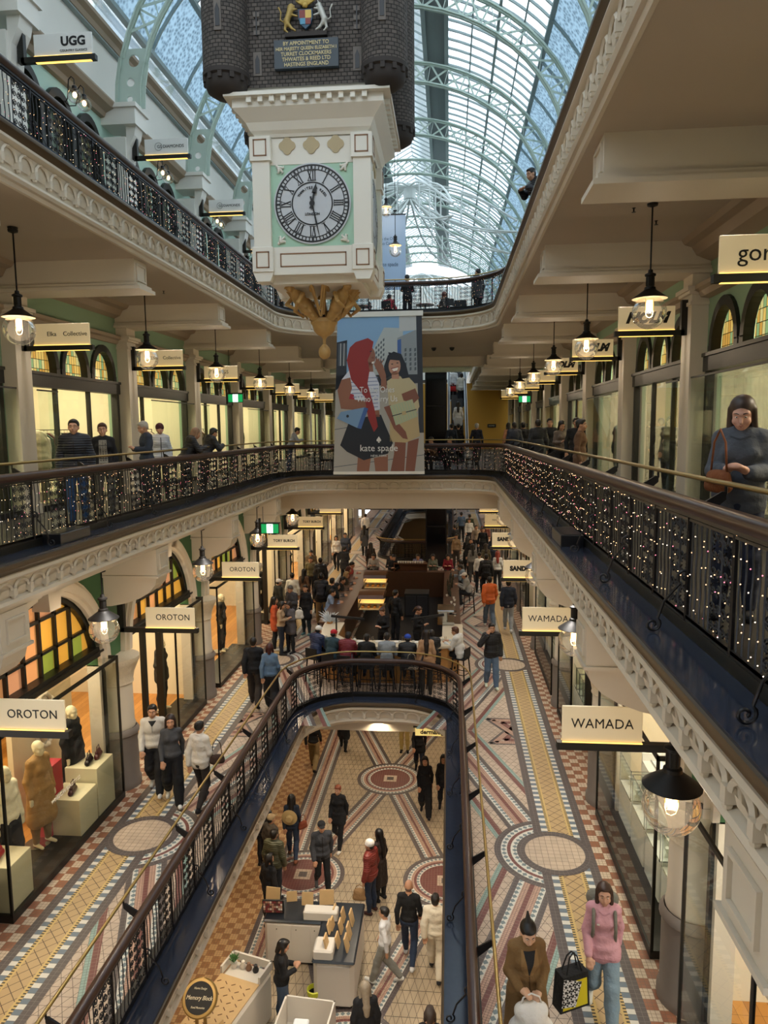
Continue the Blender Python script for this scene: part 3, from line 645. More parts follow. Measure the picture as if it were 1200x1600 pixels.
# ---------------- organic surfaces: blended round cones meshed with surface nets ----------------
def sdf_mesh(prims, vox, k=0.03):
    # prims: (a, b, ra, rb) capsules with taper; ('e', c, (rx,ry,rz), rot3x3 or None) ellipsoids; optional trailing dict
    los, his = [], []
    for p in prims:
        if p[0] == 'e': R = max(p[2])*1.02; los.append(np.array(p[1])-R); his.append(np.array(p[1])+R)
        else: a, b, ra, rb = p; los.append(np.minimum(np.array(a)-ra, np.array(b)-rb)); his.append(np.maximum(np.array(a)+ra, np.array(b)+rb))
    lo = np.min(los, 0)-vox*3; hi = np.max(his, 0)+vox*3; dims = np.ceil((hi-lo)/vox).astype(int)+1
    D = np.full(dims, 1.0, np.float32); ax = [lo[i]+vox*np.arange(dims[i]) for i in range(3)]
    for p, l, h in zip(prims, los, his):
        i0 = np.maximum(0, ((l-k*1.5-lo)/vox).astype(int)-2); i1 = np.minimum(dims, ((h+k*1.5-lo)/vox).astype(int)+4)
        X = ax[0][i0[0]:i1[0], None, None]; Y = ax[1][None, i0[1]:i1[1], None]; Z = ax[2][None, None, i0[2]:i1[2]]
        if p[0] == 'e':
            c, r = np.array(p[1]), np.array(p[2]); x, y, z = X-c[0], Y-c[1], Z-c[2]
            if len(p) > 3 and p[3] is not None:
                M = np.array(p[3]).T; x, y, z = M[0][0]*x+M[0][1]*y+M[0][2]*z, M[1][0]*x+M[1][1]*y+M[1][2]*z, M[2][0]*x+M[2][1]*y+M[2][2]*z
            q = np.sqrt((x/r[0])**2+(y/r[1])**2+(z/r[2])**2)+1e-9; g = np.sqrt((x/r[0]**2)**2+(y/r[1]**2)**2+(z/r[2]**2)**2)+1e-9; d = q*(q-1)/g
        else:
            a, b, ra, rb = np.array(p[0], float), np.array(p[1], float), p[2], p[3]; v = b-a; L2 = max(1e-9, v@v)
            t = np.clip(((X-a[0])*v[0]+(Y-a[1])*v[1]+(Z-a[2])*v[2])/L2, 0, 1)
            d = np.sqrt((X-a[0]-t*v[0])**2+(Y-a[1]-t*v[1])**2+(Z-a[2]-t*v[2])**2)-(ra+(rb-ra)*t)
        s = D[i0[0]:i1[0], i0[1]:i1[1], i0[2]:i1[2]]; h_ = np.maximum(k-np.abs(s-d), 0)/k; s[...] = np.minimum(s, d)-h_*h_*k*.25
    S = D < 0
    c8 = [(i, j, l) for i in (0, 1) for j in (0, 1) for l in (0, 1)]; n = dims-1
    sub = lambda A, o: A[o[0]:o[0]+n[0], o[1]:o[1]+n[1], o[2]:o[2]+n[2]]
    cnt = sum(sub(S, o).astype(np.int8) for o in c8); act = (cnt > 0) & (cnt < 8); idx = np.full(n, -1, np.int64); ii = np.argwhere(act); idx[act] = np.arange(len(ii))
    P = np.zeros((len(ii), 3)); C = np.zeros(len(ii))
    for a in c8:
        for d_ in range(3):
            if a[d_]: continue
            b = list(a); b[d_] = 1; va = D[ii[:, 0]+a[0], ii[:, 1]+a[1], ii[:, 2]+a[2]]; vb = D[ii[:, 0]+b[0], ii[:, 1]+b[1], ii[:, 2]+b[2]]; m = (va < 0) != (vb < 0)
            t = np.where(m, va/np.where(m, va-vb, 1), 0); q = ii+np.array(a, float); q[:, d_] += t; P[m] += q[m]; C[m] += 1
    P = P/C[:, None]*vox+lo; Fs = []
    for d_ in range(3):
        u, v = (d_+1) % 3, (d_+2) % 3; sl0 = [slice(1, None)]*3; A = S[:-1, :-1, :-1] if False else S
        e0 = np.argwhere(np.diff(S.astype(np.int8), axis=d_) != 0); e0 = e0[(e0[:, u] > 0) & (e0[:, v] > 0) & (e0[:, u] < n[u]) & (e0[:, v] < n[v])]
        def g(du, dv): q = e0.copy(); q[:, u] -= du; q[:, v] -= dv; return idx[q[:, 0], q[:, 1], q[:, 2]]
        F = np.stack([g(1, 1), g(0, 1), g(0, 0), g(1, 0)], 1); fl = S[e0[:, 0], e0[:, 1], e0[:, 2]]; F[~fl] = F[~fl][:, ::-1]; Fs.append(F[(F >= 0).all(1)])
    return P, np.concatenate(Fs)
def sdf_build(name, prims, vox, m, k=0.03):
    P, F = sdf_mesh(prims, vox, k); me = bpy.data.meshes.new(name); me.vertices.add(len(P)); me.vertices.foreach_set('co', P.ravel()); me.loops.add(F.size); me.loops.foreach_set('vertex_index', F.ravel())
    me.polygons.add(len(F)); me.polygons.foreach_set('loop_start', np.arange(0, F.size, 4)); me.polygons.foreach_set('loop_total', np.full(len(F), 4)); me.polygons.foreach_set('use_smooth', np.ones(len(F), bool))
    me.update(calc_edges=True); me.validate(); me.materials.append(m); return me

# ---------------- balustrades ----------------
def spiral(cx, cz, r0, r1, a0, turns, n=12): return [(cx+(r0+(r1-r0)*i/n)*cos(a0+2*pi*turns*i/n), cz+(r0+(r1-r0)*i/n)*sin(a0+2*pi*turns*i/n)) for i in range(n+1)]
MOD = .875
def scroll_module():
    a = MB(); T = lambda pts, r, n=4: a.tube([(x, 0, z) for x, z in pts], r, n, cap=False)
    a.box(0, MOD, -.012, .012, .13, .155); a.box(0, MOD, -.012, .012, .88, .9)
    T([(0, .1), (0, .93)], .02, 6)
    for x in (.21, .42): T([(x, .14), (x, .92)], .008)
    for x in (.5, .6, .7, .79): T([(x+.008*sin(i*1.3), .14+.78*i/12) for i in range(13)], .0075)
    for cx in (.105, .315):
        for i in range(6):
            z = .2+i*.122
            for e in (-1, 1):
                a0 = -pi/2 if i % 2 else pi/2; T(spiral(cx+e*.046, z+.02, .047, .012, a0, 1.45*(e if i % 2 else -e), 15), .0078)
    return a.build('scroll_panel', M_iron, smooth=50, link=False, fix=False)
ME_panel = scroll_module()
def s_bracket():
    a = MB(); p = spiral(.27, .075, .055, .012, pi*1.5+pi, -1.6, 18)[::-1]; q = spiral(.0, .43, .05, .012, 0, 1.5, 16)
    P = [(0, y, z) for y, z in p]+[(0, .24+.02, .18)]+[(0, y, z) for y, z in q]
    a.tube([(0, .27+.0, .03)]+[(0, .27+.055*cos(t), .085+.055*sin(t)) for t in np.linspace(-pi/2, pi*1.3, 14)][:0], .01, 5) if False else None
    lo = [(0, .25+r*cos(t), .075+r*sin(t)) for t, r in zip(np.linspace(2.2+2*pi*1.3, 2.2, 22), np.linspace(.012, .062, 22))]
    hi = [(0, .02-r*cos(t), .45-r*sin(t)) for t, r in zip(np.linspace(2.2, 2.2+2*pi*1.3, 22), np.linspace(.062, .012, 22))]
    a.tube(lo+[(0, .17, .26)]+hi, .0105, 6); return a.build('scroll_bracket', M_iron, smooth=60, link=False)
ME_brk = s_bracket()
def rail_arm():
    a = MB(); a.prism([(.02, .8), (.02, .95), (-.22, 1.1), (-.25, 1.1), (-.25, 1.04)], -.012, .012, 'x'); a.tube([(0, -.25, 1.08), (0, -.25, 1.14)], .012, 6); return a.build('rail_bracket', M_iron, link=False)
ME_arm = rail_arm()
def lights_mat(n, c, s):
    m = mat(n, c, emit=c, es=s); m.cycles.emission_sampling = 'NONE'; return m
FL = [lights_mat('fairy_warm', '#ffc890', 2.6), lights_mat('fairy_cream', '#ffe8d0', 2.4), lights_mat('fairy_pink', '#ff7f98', 2.2)]
def balustrade(label, base, z, foot, lights=True, ymin=None, brk=2, name='balustrade', hh=1.0, every=1):
    t = thing(name, label, 'balustrade', (0, 0, 0)); P = Path(base, foot); n = int(round(P.total/MOD)); mod = P.total/n
    a = MB(); w = .055; pr = [(foot-w, z+hh-.03), (foot-w-.008, z+hh), (foot-w, z+hh+.03), (foot-.03, z+hh+.05), (foot+.03, z+hh+.05), (foot+w, z+hh+.03), (foot+w+.008, z+hh), (foot+w, z+hh-.03), (foot+.03, z+hh-.06), (foot-.03, z+hh-.06), (foot-w, z+hh-.03)]
    a.sweep(base, pr); a.build('handrail', M_rail, t, smooth=40)
    a = MB(); a.sweep(base, [(foot-.025, z+hh-.06), (foot-.025, z+hh-.09), (foot+.025, z+hh-.09), (foot+.025, z+hh-.06)]); a.sweep(base, [(foot-.012, z+.11), (foot-.012, z+.16), (foot+.012, z+.16), (foot+.012, z+.11), (foot-.012, z+.11)]); a.build('iron_frame', M_iron, t)
    a = MB(); bo = foot+.25; a.tube([(p[0]+p[2]*bo, p[1]+p[3]*bo, z+hh+.16) for p in base], .021, 8, closed=True); a.build('brass_rail', M_brass, t, smooth=True)
    lt = MB(); rnd = random.Random(3)
    for i in range(n):
        p, nn = P.at(i*mod); q, n2 = P.at((i+1)*mod)
        if ymin and max(p.y, q.y) < ymin: continue
        d = q-p; L = d.length; rz = math.atan2(d.y, d.x)
        o = obj('scroll_panel', ME_panel, t); o.location = (p.x, p.y, z); o.rotation_euler = (0, 0, rz); o.scale = (L/MOD, 1, hh/1.0)
        if i % brk == 0:
            o = obj('scroll_bracket', ME_brk, t); o.location = (p.x, p.y, z); o.rotation_euler = (0, 0, math.atan2(nn.x, -nn.y))
            o = obj('rail_bracket', ME_arm, t); o.location = (p.x, p.y, z); o.rotation_euler = (0, 0, math.atan2(nn.x, -nn.y))
        if lights and p.y > 1.5:
            dd = d/L
            for c in range(11):
                x = (c+.5)/11*L
                for r in range(6):
                    if rnd.random() < .3: continue
                    zz = z+.2+r*.135+rnd.uniform(-.03, .03)+.02*sin(i+c*.6); xx = x+rnd.uniform(-.03, .03); o2 = rnd.choice((.016, .016, -.016)); c0 = Vector((p.x+dd.x*xx-nn.x*o2, p.y+dd.y*xx-nn.y*o2, zz)); s = .0052
                    V = [c0+Vector(v)*s for v in ((1, 0, 0), (-1, 0, 0), (0, 1, 0), (0, -1, 0), (0, 0, 1), (0, 0, -1))]
                    lt.faces(V, [(0, 2, 4), (2, 1, 4), (1, 3, 4), (3, 0, 4), (2, 0, 5), (1, 2, 5), (3, 1, 5), (0, 3, 5)], rnd.choices((0, 1, 2), (5, 3, 2))[0])
    if lights: o = lt.build('fairy_lights', FL, t, fix=False); o['kind'] = 'stuff'
    return t
balustrade('black scrolled iron balustrade with mahogany and brass rails round the ground floor opening', B0, ZB, .31, lights=False, ymin=4)
balustrade('black scrolled iron balustrade hung with fairy lights round the level one opening below the banner', B1, ZC, .36)
balustrade('black scrolled iron balustrade hung with fairy lights round the top level two opening', B2, ZD, .4)
bf = rrect(CB-H0, CB+H0, 37.8, 59.7, 1.25, seg=6); balustrade('dark balustrade round the second ground floor opening far beyond the cafe', bf, ZB, .31, lights=False, brk=4)
# stone uplighter boxes on the level one ledge
for i, (x, y, l) in enumerate(((CC+H1+.17, 10.0, 'black uplighter box on the right-hand level one ledge'), (CC-H1-.22, 9.95, 'black uplighter box on the left-hand level one ledge'))):
    a = MB(); a.box(-.15, .15, -.42, .42, 0, .15, bev=.008); a.box(-.1, .1, -.36, .36, .15, .154); o = a.build('uplighter_box', mat('uplighter_black', '#191a1f', .3)); o.location = (x, y, ZC+.012); tag(o, l, 'light box')

# ---------------- lanterns ----------------
M_shade = mat('lantern_black', '#1b1815', 0.5, 0.3)
M_shadein = mat('lantern_inner', '#d9c9a8', 0.5)
M_bulb = mat('lantern_bulb', '#ffdca0', emit='#ffd49a', es=6.0)
def lantern():
    t = thing('pendant_lantern', '', 'lantern', group='pendant lanterns')
    a = MB(); a.lathe([(0, .56), (.03, .56), (.035, .52), (.075, .5), (.075, .475), (.055, .465), (.052, .33), (.075, .32), (.08, .29), (.1, .27), (.13, .25), (.2, .2), (.24, .17), (.24, .165)], n=24); a.lathe([(.24, .163), (.08, .17), (0, .17)], n=24, mi=1)
    for k in range(6): an = k*pi/3; a.box(.053*cos(an)-.006, .053*cos(an)+.006, .053*sin(an)-.006, .053*sin(an)+.006, .34, .46)
    a.build('shade', [M_shade, M_shadein], t, smooth=35)
    a = MB(); a.lathe([(.235*sin(th), .235*cos(th)-.02) for th in np.linspace(.55, pi, 16)], n=28); a.build('globe', M_globe, t, smooth=True, fix=False)
    a = MB(); a.lathe([(0, .14), (.04, .14), (.045, .1), (.045, .03), (.04, .0), (0, .0)], n=14); a.build('bulb', M_bulb, t, smooth=40)
    a = MB(); a.tube([(-.055, 0, .17), (-.055, 0, -.02), (-.04, 0, -.08), (0, 0, -.1), (.04, 0, -.08), (.055, 0, -.02), (.055, 0, .17)], .005, 5); a.build('wire_guard', M_brass, t)
    return t
L0t = lantern(); fl = True
def put_lantern(x, y, z, ceil, label, power, group='pendant lanterns'):
    global fl
    if fl: t = L0t; fl = False; t.location = (x, y, z); t['label'] = label
    else: t = dup(L0t, (x, y, z), 0, label)
    t['group'] = group
    h = ceil-z-.55; a = MB(); a.tube([(0, 0, .54), (0, 0, .54+h)], .012, 6); a.lathe([(0, .55+h), (.075, .55+h), (.07, .52+h), (.015, .5+h)], n=16); a.build('rod', M_shade, t, smooth=40)
    light('POINT', (0, 0, -.03), power, WARM, .05, parent=t); return t
for k in range(0, 8):
    y = 10.72+BAY*k
    if k < 6:
        put_lantern(CC+4.66+.1, y, 12.5, 13.95, f'glass globe lantern hanging over the right level one walkway, {ORD[k]}', LAMP1, 'level one lanterns')
        put_lantern(CC-4.6, y, 12.46, 13.95, f'glass globe lantern hanging over the left level one walkway, {ORD[k]}', LAMP1, 'level one lanterns')
for k in range(-1, 8):
    y = 10.6+BAY*k
    if k > -2: put_lantern(CB+3.63, y, 7.75, 8.68, f'glass globe lantern hanging over the right ground floor walkway, {ORD[k+1]}', LAMP0, 'ground floor lanterns')
    if k > -1: put_lantern(-5.56, y+.3, 7.72, 8.68, f'glass globe lantern hanging over the left ground floor walkway, {ORD[k]}', LAMP0, 'ground floor lanterns')
for i, (x, y, z) in enumerate(((-2.05, 28.3, 17.6), (-2.7, 32, 20.1))):
    t = put_lantern(x, y, z, (25.28, 24.95)[i], ['glass globe lantern on a long wire in front of the pale blue banner', 'glass globe lantern hanging high in the void beside the clock'][i], 3, 'void lanterns')
# wall lamps on level two: two globes on a scrolled bracket
def wall_lamp():
    t = thing('wall_lamp', '', 'wall lamp'); a = MB()
    a.lathe([(0, 0), (.09, 0), (.09, .03), (.05, .05), (0, .05)], n=16, mat=Matrix.Rotation(pi/2, 4, 'Y'))
    for e in (-1, 1):
        a.tube([(.04, 0, 0), (.12, e*.08, -.1), (.22, e*.17, -.06), (.26, e*.2, .12), (.28, e*.2, .3), (.34, e*.2, .36), (.4, e*.2, .3), (.4, e*.2, .2)], .012, 6); a.lathe([(.03, .1), (.055, .1), (.05, .16), (.02, .18)], (.4, e*.2, 0), 12)
    a.build('bracket', M_iron, t, smooth=40)
    for e in (-1, 1):
        a = MB(); a.ell((.4, e*.2, -.03), .15, 16, 10); a.build('globe', M_globe, t, smooth=True, fix=False)
        a = MB(); a.ell((.4, e*.2, -.01), (.045, .045, .06), 10, 6); a.build('bulb', M_bulb, t, smooth=True)
    return t
w0 = wall_lamp()
for k in range(0, 6):
    lab = f'twin globe wall lamp on the mint level two wall, {ORD[k]} of its row'
    loc = (CD-6.28, PK(k)+BAY/2+.2+BAY*0, 17.95)
    if k == 0: w0.location = loc; w0['label'] = lab; w0['group'] = 'level two wall lamps'
    else: dup(w0, loc, 0, lab, 'level two wall lamps')

# ---------------- projecting signs ----------------
M_panel = mat('sign_panel', '#e6dcc4', 0.45, emit='#f0cf8e', es=.16)
M_strip = mat('sign_light_strip', '#ffe2a0', emit='#ffc860', es=1.6)
def sign(x0, x1, y, z0, z1, txt, label, wall, size=.2, group='projecting shop signs', bold=.0, shear=0, space=1.0, sub=None, sx=1.0, tx=0.5, m=None, wallpost=True, pm=None):
    # x0 = free end, x1 = end towards the wall at x = wall
    t = thing('projecting_sign', label, 'sign', ((x0+x1)/2, y, z0), 0, group); w = abs(x1-x0)/2; e = 1 if x1 > x0 else -1; wx = (wall-(x0+x1)/2)
    a = MB(); a.box(-w, w, -.018, .018, .01, z1-z0, bev=.004); a.build('panel', pm or M_panel, t)
    a = MB(); xa, xb = -e*(w+.06), wx; a.box(min(xa, xb), max(xa, xb), -.05, .05, -.09, 0); a.box(wx-.06, wx+.06, -.05, .05, -.09, .5); a.build('bracket', M_black, t)
    a = MB(); a.box(-w, w, .03, .04, 0, .012); a.box(-w, w, -.04, -.03, 0, .012); a.box(-w*.95, w*.95, -.03, .03, -.096, -.09); a.build('light_strip', M_strip, t)
    h = z1-z0; text(txt, size, (-w+2*w*tx, -.021, h*(.52 if not sub else .62)), m or M_ink, t, bold=bold, shear=shear, space=space, sx=sx)
    if sub: text(sub, size*.26, (-w+2*w*tx, -.021, h*.22), m or M_ink, t)
    return t
# ground floor signs
S0R = [('WAMADA', .27, 0, 0), ('WAMADA', .27, 0, 0), ('SANDRO', .25, .012, 0), ('SANDRO', .25, .012, 0), ('FENWAL', .16, 0, 0), ('PANDORA', .2, .004, 0)]
S0L = [('OROTON', .26, 0, 0), ('OROTON', .26, 0, 0), ('OROTON', .26, 0, 0), ('TORY BURCH', .19, .004, 0), ('TORY BURCH', .19, .004, 0), ('Ysabelle', .18, 0, .3)]
for k in range(6):
    y = PK(k)-.0; s = S0R[k]; sign(1.34, 2.27, y-.02, 7.16, 7.6, s[0], f'lit white sign reading {s[0]} ground floor right, {["nearer of the two", "farther of the two"][k % 2] if k < 4 else "far along the row"}', CB+4.55, s[1]*.62, 'ground floor projecting signs', s[2], s[3], 1.05, sx=.92)
    s = S0L[k]; sign(-4.87, -5.84, y, 7.1, 7.5, s[0], f'lit white sign reading {s[0]} ground floor left, {(ORD[k]+" of three") if k < 3 else (["nearer of two", "farther of two", "farthest in the row"][k-3])}', CB-4.55, s[1]*.62, 'ground floor projecting signs', s[2], s[3], 1.05, tx=.56, sx=.92)
S1L = [('', .1, 0, 0), ('Elka    Collective', .115, 0, 0), ('Elka    Collective', .115, 0, 0), ('ROHGS', .15, 0, 0), ('oken', .18, 0, .2), ('oken', .18, 0, .2), ('', .1, 0, 0), ('', .1, 0, 0)]
S1R = [('gorman', .26, 0, 0), ('NOLM', .24, .016, .35), ('NOLM', .24, .016, .35), ('NOLM', .24, .016, .35), ('', .1, 0, 0), ('', .1, 0, 0), ('', .1, 0, 0), ('', .1, 0, 0)]
for k in range(1, 8):
    y = PK(k); s = S1L[k]; sign(CC-4.7, CC-5.78, y, 12.48, 12.88, s[0], f'lit cream sign {("reading "+s[0].replace("    ", " ")) if s[0] else "with no legible word"} level one left, {ORD[k-1]}', CC-5.98, s[1], 'level one projecting signs', s[2], s[3], tx=.6 if k < 3 else .5)
for k in range(0, 8):
    y = PK(k); s = S1R[k]; sign(CC+4.87, CC+5.82, y, 12.52, 12.93, s[0], f'lit cream sign {("reading "+s[0]) if s[0] else "with no legible word"} level one right, {ORD[k]}', CC+5.98, s[1], 'level one projecting signs', s[2], s[3], tx=.5 if k else .62)
S2 = {1: ('UGG', .21, .008, 'COUNTRY CLASSICS'), 2: ('GS DIAMONDS', .1, 0, None), 3: ('GS DIAMONDS', .1, 0, None), 4: ('', .1, 0, None)}
for k, s in S2.items():
    t = sign(CD-4.3, CD-5.38, PK(k), 17.52, 17.9, s[0], f'white backlit sign {("reading "+s[0]) if s[0] else "half hidden by the clock"} on a level two pier, {ORD[k-1]}', CD-5.62, s[1], 'level two projecting signs', s[2], 0, sub=s[3], tx=.68 if k == 1 else .6, pm=mat('white_sign_panel', '#e6e6e2', .4))
    if 'GS' in s[0]:
        a = MB(); a.tube([(-.19+.09*cos(q), -.024, .2+.09*sin(q)) for q in np.linspace(0, 2*pi, 20)[:-1]], .004, 4, closed=True); a.build('emblem', M_ink, t)
# exit signs
M_exit = mat('exit_green', '#0f8a4a', emit='#0f8a4a', es=.9); M_exitw = mat('exit_white', '#eafff4', emit='#dffff0', es=1.6)
for i, (x, y, z, l, post) in enumerate(((CB-3.35, 20.1, 8.05, 'green running man exit sign over the left of the ground floor', -1), (CB+3.85, 27.8, 8.2, 'green running man exit sign over the right of the ground floor', 1), (CC-5.35, 24.4, 11.95, 'small teal exit sign over the left-hand level one walkway', -1), (CC+5.3, 33, 12.1, 'small teal exit sign over the right-hand level one walkway', 1))):
    t = thing('exit_sign', l, 'exit sign', (x, y, z), 0); a = MB(); a.box(-.27, .27, .0, .06, -.15, .15); a.box(post*.3-.03, post*.3+.03, 0, .06, -.2, .3); a.box(-.3, .3, .01, .05, .15, .18); a.tube([(-.2, .03, .15), (-.2, .03, (8.68 if z < 9 else 13.95)-z)], .01, 5); a.build('housing', M_black, t)
    a = MB(); a.box(-.25, .25, -.004, 0, -.13, .13); a.build('face', M_exit, t)
    a = MB(); a.box(-.09, .09, -.008, -.004, -.13, .13); a.build('pictogram_ground', M_exitw, t)
    a = MB(); a.ell((.015, -.01, .085), (.02, .004, .02), 8, 5)
    for p, q in (((.01, .06), (-.015, -.01)), ((-.015, -.01), (.03, -.05)), ((.03, -.05), (.02, -.1)), ((-.015, -.01), (-.04, -.06)), ((-.04, -.06), (-.075, -.07)), ((.005, .05), (.05, .02)), ((.005, .05), (-.04, .03)), ((-.04, .03), (-.05, -.01))): a.bar((p[0], -.01, p[1]), (q[0], -.01, q[1]), .018, .005)
    a.build('running_man', M_exit, t)
t = thing('hanging_sign', 'lit yellow sign reading dermalogica under the far edge of the ground floor opening', 'sign', (CB+1.4, HOLE0[1]+.35, ZB-.88)); a = MB(); a.box(-.5, .55, -.03, .03, -.12, .1); a.build('panel', mat('yellow_sign', '#f2dd9a', emit='#f2d27a', es=.55), t)
a = MB(); a.box(-.55, .6, -.05, .05, .1, .2); a.build('bracket', M_black, t); text('dermalogica', .16, (.02, -.034, -.02), M_ink, t, bold=.006)

# ---------------- spots recessed in the beams and ceilings ----------------
for k in range(0, 9):
    y = PK(k)
    for sg in (1, -1):
        light('SPOT', (CC+sg*4.9, y, ZD-1.26), SPOT1, WARM2, .06, spot=radians(125)); light('SPOT', (CB+sg*3.4, y+2.36, ZC-.66), SPOT0, WARM2, .08, spot=radians(135))
        light('SPOT', (CB+sg*2.7, y+.6, ZC-.66), SPOT0*.6, WARM2, .08, spot=radians(120))
for y in (6, 9, 12, 15, 18, 21, 24):
    for x in (-2.6, -.0, 2.6): light('SPOT', (CA+x, y, ZB-.64), SPOTA, (1, .82, .58), .08, spot=radians(140))
# ---------------- glazed barrel roof ----------------
RA, RBz, RZ = 6.5, 5.75, 18.6
def prof(th, a=RA, b=RBz): return CD+a*cos(th), RZ+b*sin(th)
M_tex = mat('frosted_roof_panel', '#8fa9b4', 0.5, noise=.3, nscale=30, bump=.6)
def _texpanel():
    m = bpy.data.materials.new('obscure_roof_glass'); m.use_nodes = True; nt = m.node_tree; nt.nodes.clear(); o = nt.nodes.new('ShaderNodeOutputMaterial')
    d = nt.nodes.new('ShaderNodeBsdfDiffuse'); tr = nt.nodes.new('ShaderNodeBsdfTranslucent'); mx = nt.nodes.new('ShaderNodeMixShader'); mx.inputs[0].default_value = .5
    tc = nt.nodes.new('ShaderNodeTexCoord'); n = nt.nodes.new('ShaderNodeTexVoronoi'); n.inputs['Scale'].default_value = 9; r = nt.nodes.new('ShaderNodeValToRGB'); nt.links.new(tc.outputs['Object'], n.inputs['Vector']); nt.links.new(n.outputs['Distance'], r.inputs[0])
    r.color_ramp.elements[0].color = (.07, .11, .14, 1); r.color_ramp.elements[1].color = (.3, .42, .5, 1); r.color_ramp.elements[1].position = .7
    nt.links.new(r.outputs[0], d.inputs[0]); nt.links.new(r.outputs[0], tr.inputs[0]); nt.links.new(d.outputs[0], mx.inputs[1]); nt.links.new(tr.outputs[0], mx.inputs[2]); nt.links.new(mx.outputs[0], o.inputs[0]); return m
M_obs = _texpanel()
M_roofglass = glass('roof_glass', (.93, .97, .98), .3, .1, body=.38, bodycol=(.62, .69, .73))
M_soffit = mat('roof_grey_strip', '#7d8789', .7)
Y0, Y1 = 1.0, 62.0
def skin(name, t0, t1, m, n=6, sgs=(1, -1), a=RA, b=RBz):
    mb = MB()
    for sg in sgs:
        for i in range(n):
            p, q = [(CD+sg*(prof(radians(t0+(t1-t0)*j/n), a, b)[0]-CD), prof(radians(t0+(t1-t0)*j/n), a, b)[1]) for j in (i, i+1)]
            y = Y0
            while y < Y1: mb.face([(p[0], y, p[1]), (q[0], y, q[1]), (q[0], y+BAY, q[1]), (p[0], y+BAY, p[1])]); y += BAY
    return struct(mb.build(name, m, smooth=True, fix=False))
skin('window_1', 15.5, 23.5, M_roofglass); skin('window_2', 23.5, 41, M_obs); skin('window_3', 41, 73, M_roofglass); skin('ceiling', 73, 80, M_soffit, 2)
mb = MB()    # raised ridge skylight
px, pz = prof(radians(80))
for sg in (1, -1):
    x = CD+sg*(px-CD); mb.face([(x, Y0, pz), (x, Y1, pz), (x, Y1, pz+.5), (x, Y0, pz+.5)]); mb.face([(x, Y0, pz+.5), (x, Y1, pz+.5), (CD, Y1, pz+1.1), (CD, Y0, pz+1.1)])
struct(mb.build('window_4', M_roofglass, fix=False))
mb = MB()    # glazing bars
for sg in (1, -1):
    def pt(th, a=RA-.03, b=RBz-.03): x, z = prof(radians(th), a, b); return (CD+sg*(x-CD), z)
    for th, w in ((15.5, .12), (23.5, .16), (41, .14), (49, .05), (57, .09), (65, .05), (73, .14), (80, .14)):
        x, z = pt(th); mb.bar((x, Y0, z), (x, Y1, z), w, w*.8)
    y = Y0
    while y < Y1:
        for i in range(8):
            t0, t1 = 41+4*i, 45+4*i; a, b = pt(t0), pt(t1); mb.bar((a[0], y, a[1]), (b[0], y, b[1]), .05, .07)
        a, b = pt(15.5), pt(23.5); 
        mb.bar((CD+sg*(px-CD), y, pz+.5), (CD, y, pz+1.1), .04, .05); y += .59
    for y in np.arange(Y0, Y1, BAY/2):
        for i in range(3): a, b = pt(23.5+5.8*i), pt(29.3+5.8*i); mb.bar((a[0], y, a[1]), (b[0], y, b[1]), .06, .08)
struct(mb.build('trim_13', mat('glazing_bar_grey', '#8d9c9c', .5), fix=False))
def rib():
    t = thing('roof_arch', '', 'roof arch', group='roof arches'); ch = MB(); N = 28
    O = [(5.98*cos(pi*i/N), RZ+.02+5.2*sin(pi*i/N)) for i in range(N+1)]; I = [(5.42*cos(pi*i/N), RZ+.02+4.55*sin(pi*i/N)) for i in range(N+1)]
    for P in (O, I):
        for i in range(N): ch.bar((P[i][0], 0, P[i][1]), (P[i+1][0], 0, P[i+1][1]), .2, .03); 
        for i in range(N):
            for e in (-.03, .03): ch.bar((P[i][0], e, P[i][1]), (P[i+1][0], e, P[i+1][1]), .012, .12)
    ch.build('chords', M_steel, t, fix=False)
    la = MB()
    for i in range(3, N-3):
        la.bar((O[i][0], .02, O[i][1]), (I[i+1][0], .02, I[i+1][1]), .012, .06); la.bar((I[i][0], -.02, I[i][1]), (O[i+1][0], -.02, O[i+1][1]), .012, .06)
        la.bar((I[i][0], 0, I[i][1]), (O[i][0], 0, O[i][1]), .012, .05)
    la.build('lattice', M_steel, t, fix=False)
    for sg in (1, -1):      # foot plate with round holes
        g = MB()
        for zc, r in ((RZ+.24, .075), (RZ+.62, .1), (RZ+1.1, .14)):
            s = (zc-RZ)/4.9; cxx = 5.7*sqrt(max(0, 1-((zc-RZ)/4.87)**2)); h = {.075: .16, .1: .22, .14: .27}[r]; w = .29
            for i in range(16):
                a0, a1 = 2*pi*i/16, 2*pi*(i+1)/16
                def sq(a): c, s_ = cos(a), sin(a); k = 1/max(abs(c), abs(s_)); return (c*k*w, s_*k*h)
                A, B = sq(a0), sq(a1); P = [(sg*(cxx+r*cos(a0)), zc+r*sin(a0)), (sg*(cxx+A[0]), zc+A[1]), (sg*(cxx+B[0]), zc+B[1]), (sg*(cxx+r*cos(a1)), zc+r*sin(a1))]
                g.prism(P, -.02, .02, 'y')
        g.build('foot_plate', M_steel, t)
    return t
r0 = rib()
for k in range(0, 11):
    lab = f'pale green riveted lattice arch spanning the glass roof, {ORD[k]} in the row'
    if k == 0: r0.location = (CD, PK(k), 0); r0['label'] = lab
    else: dup(r0, (CD, PK(k), 0), 0, lab)
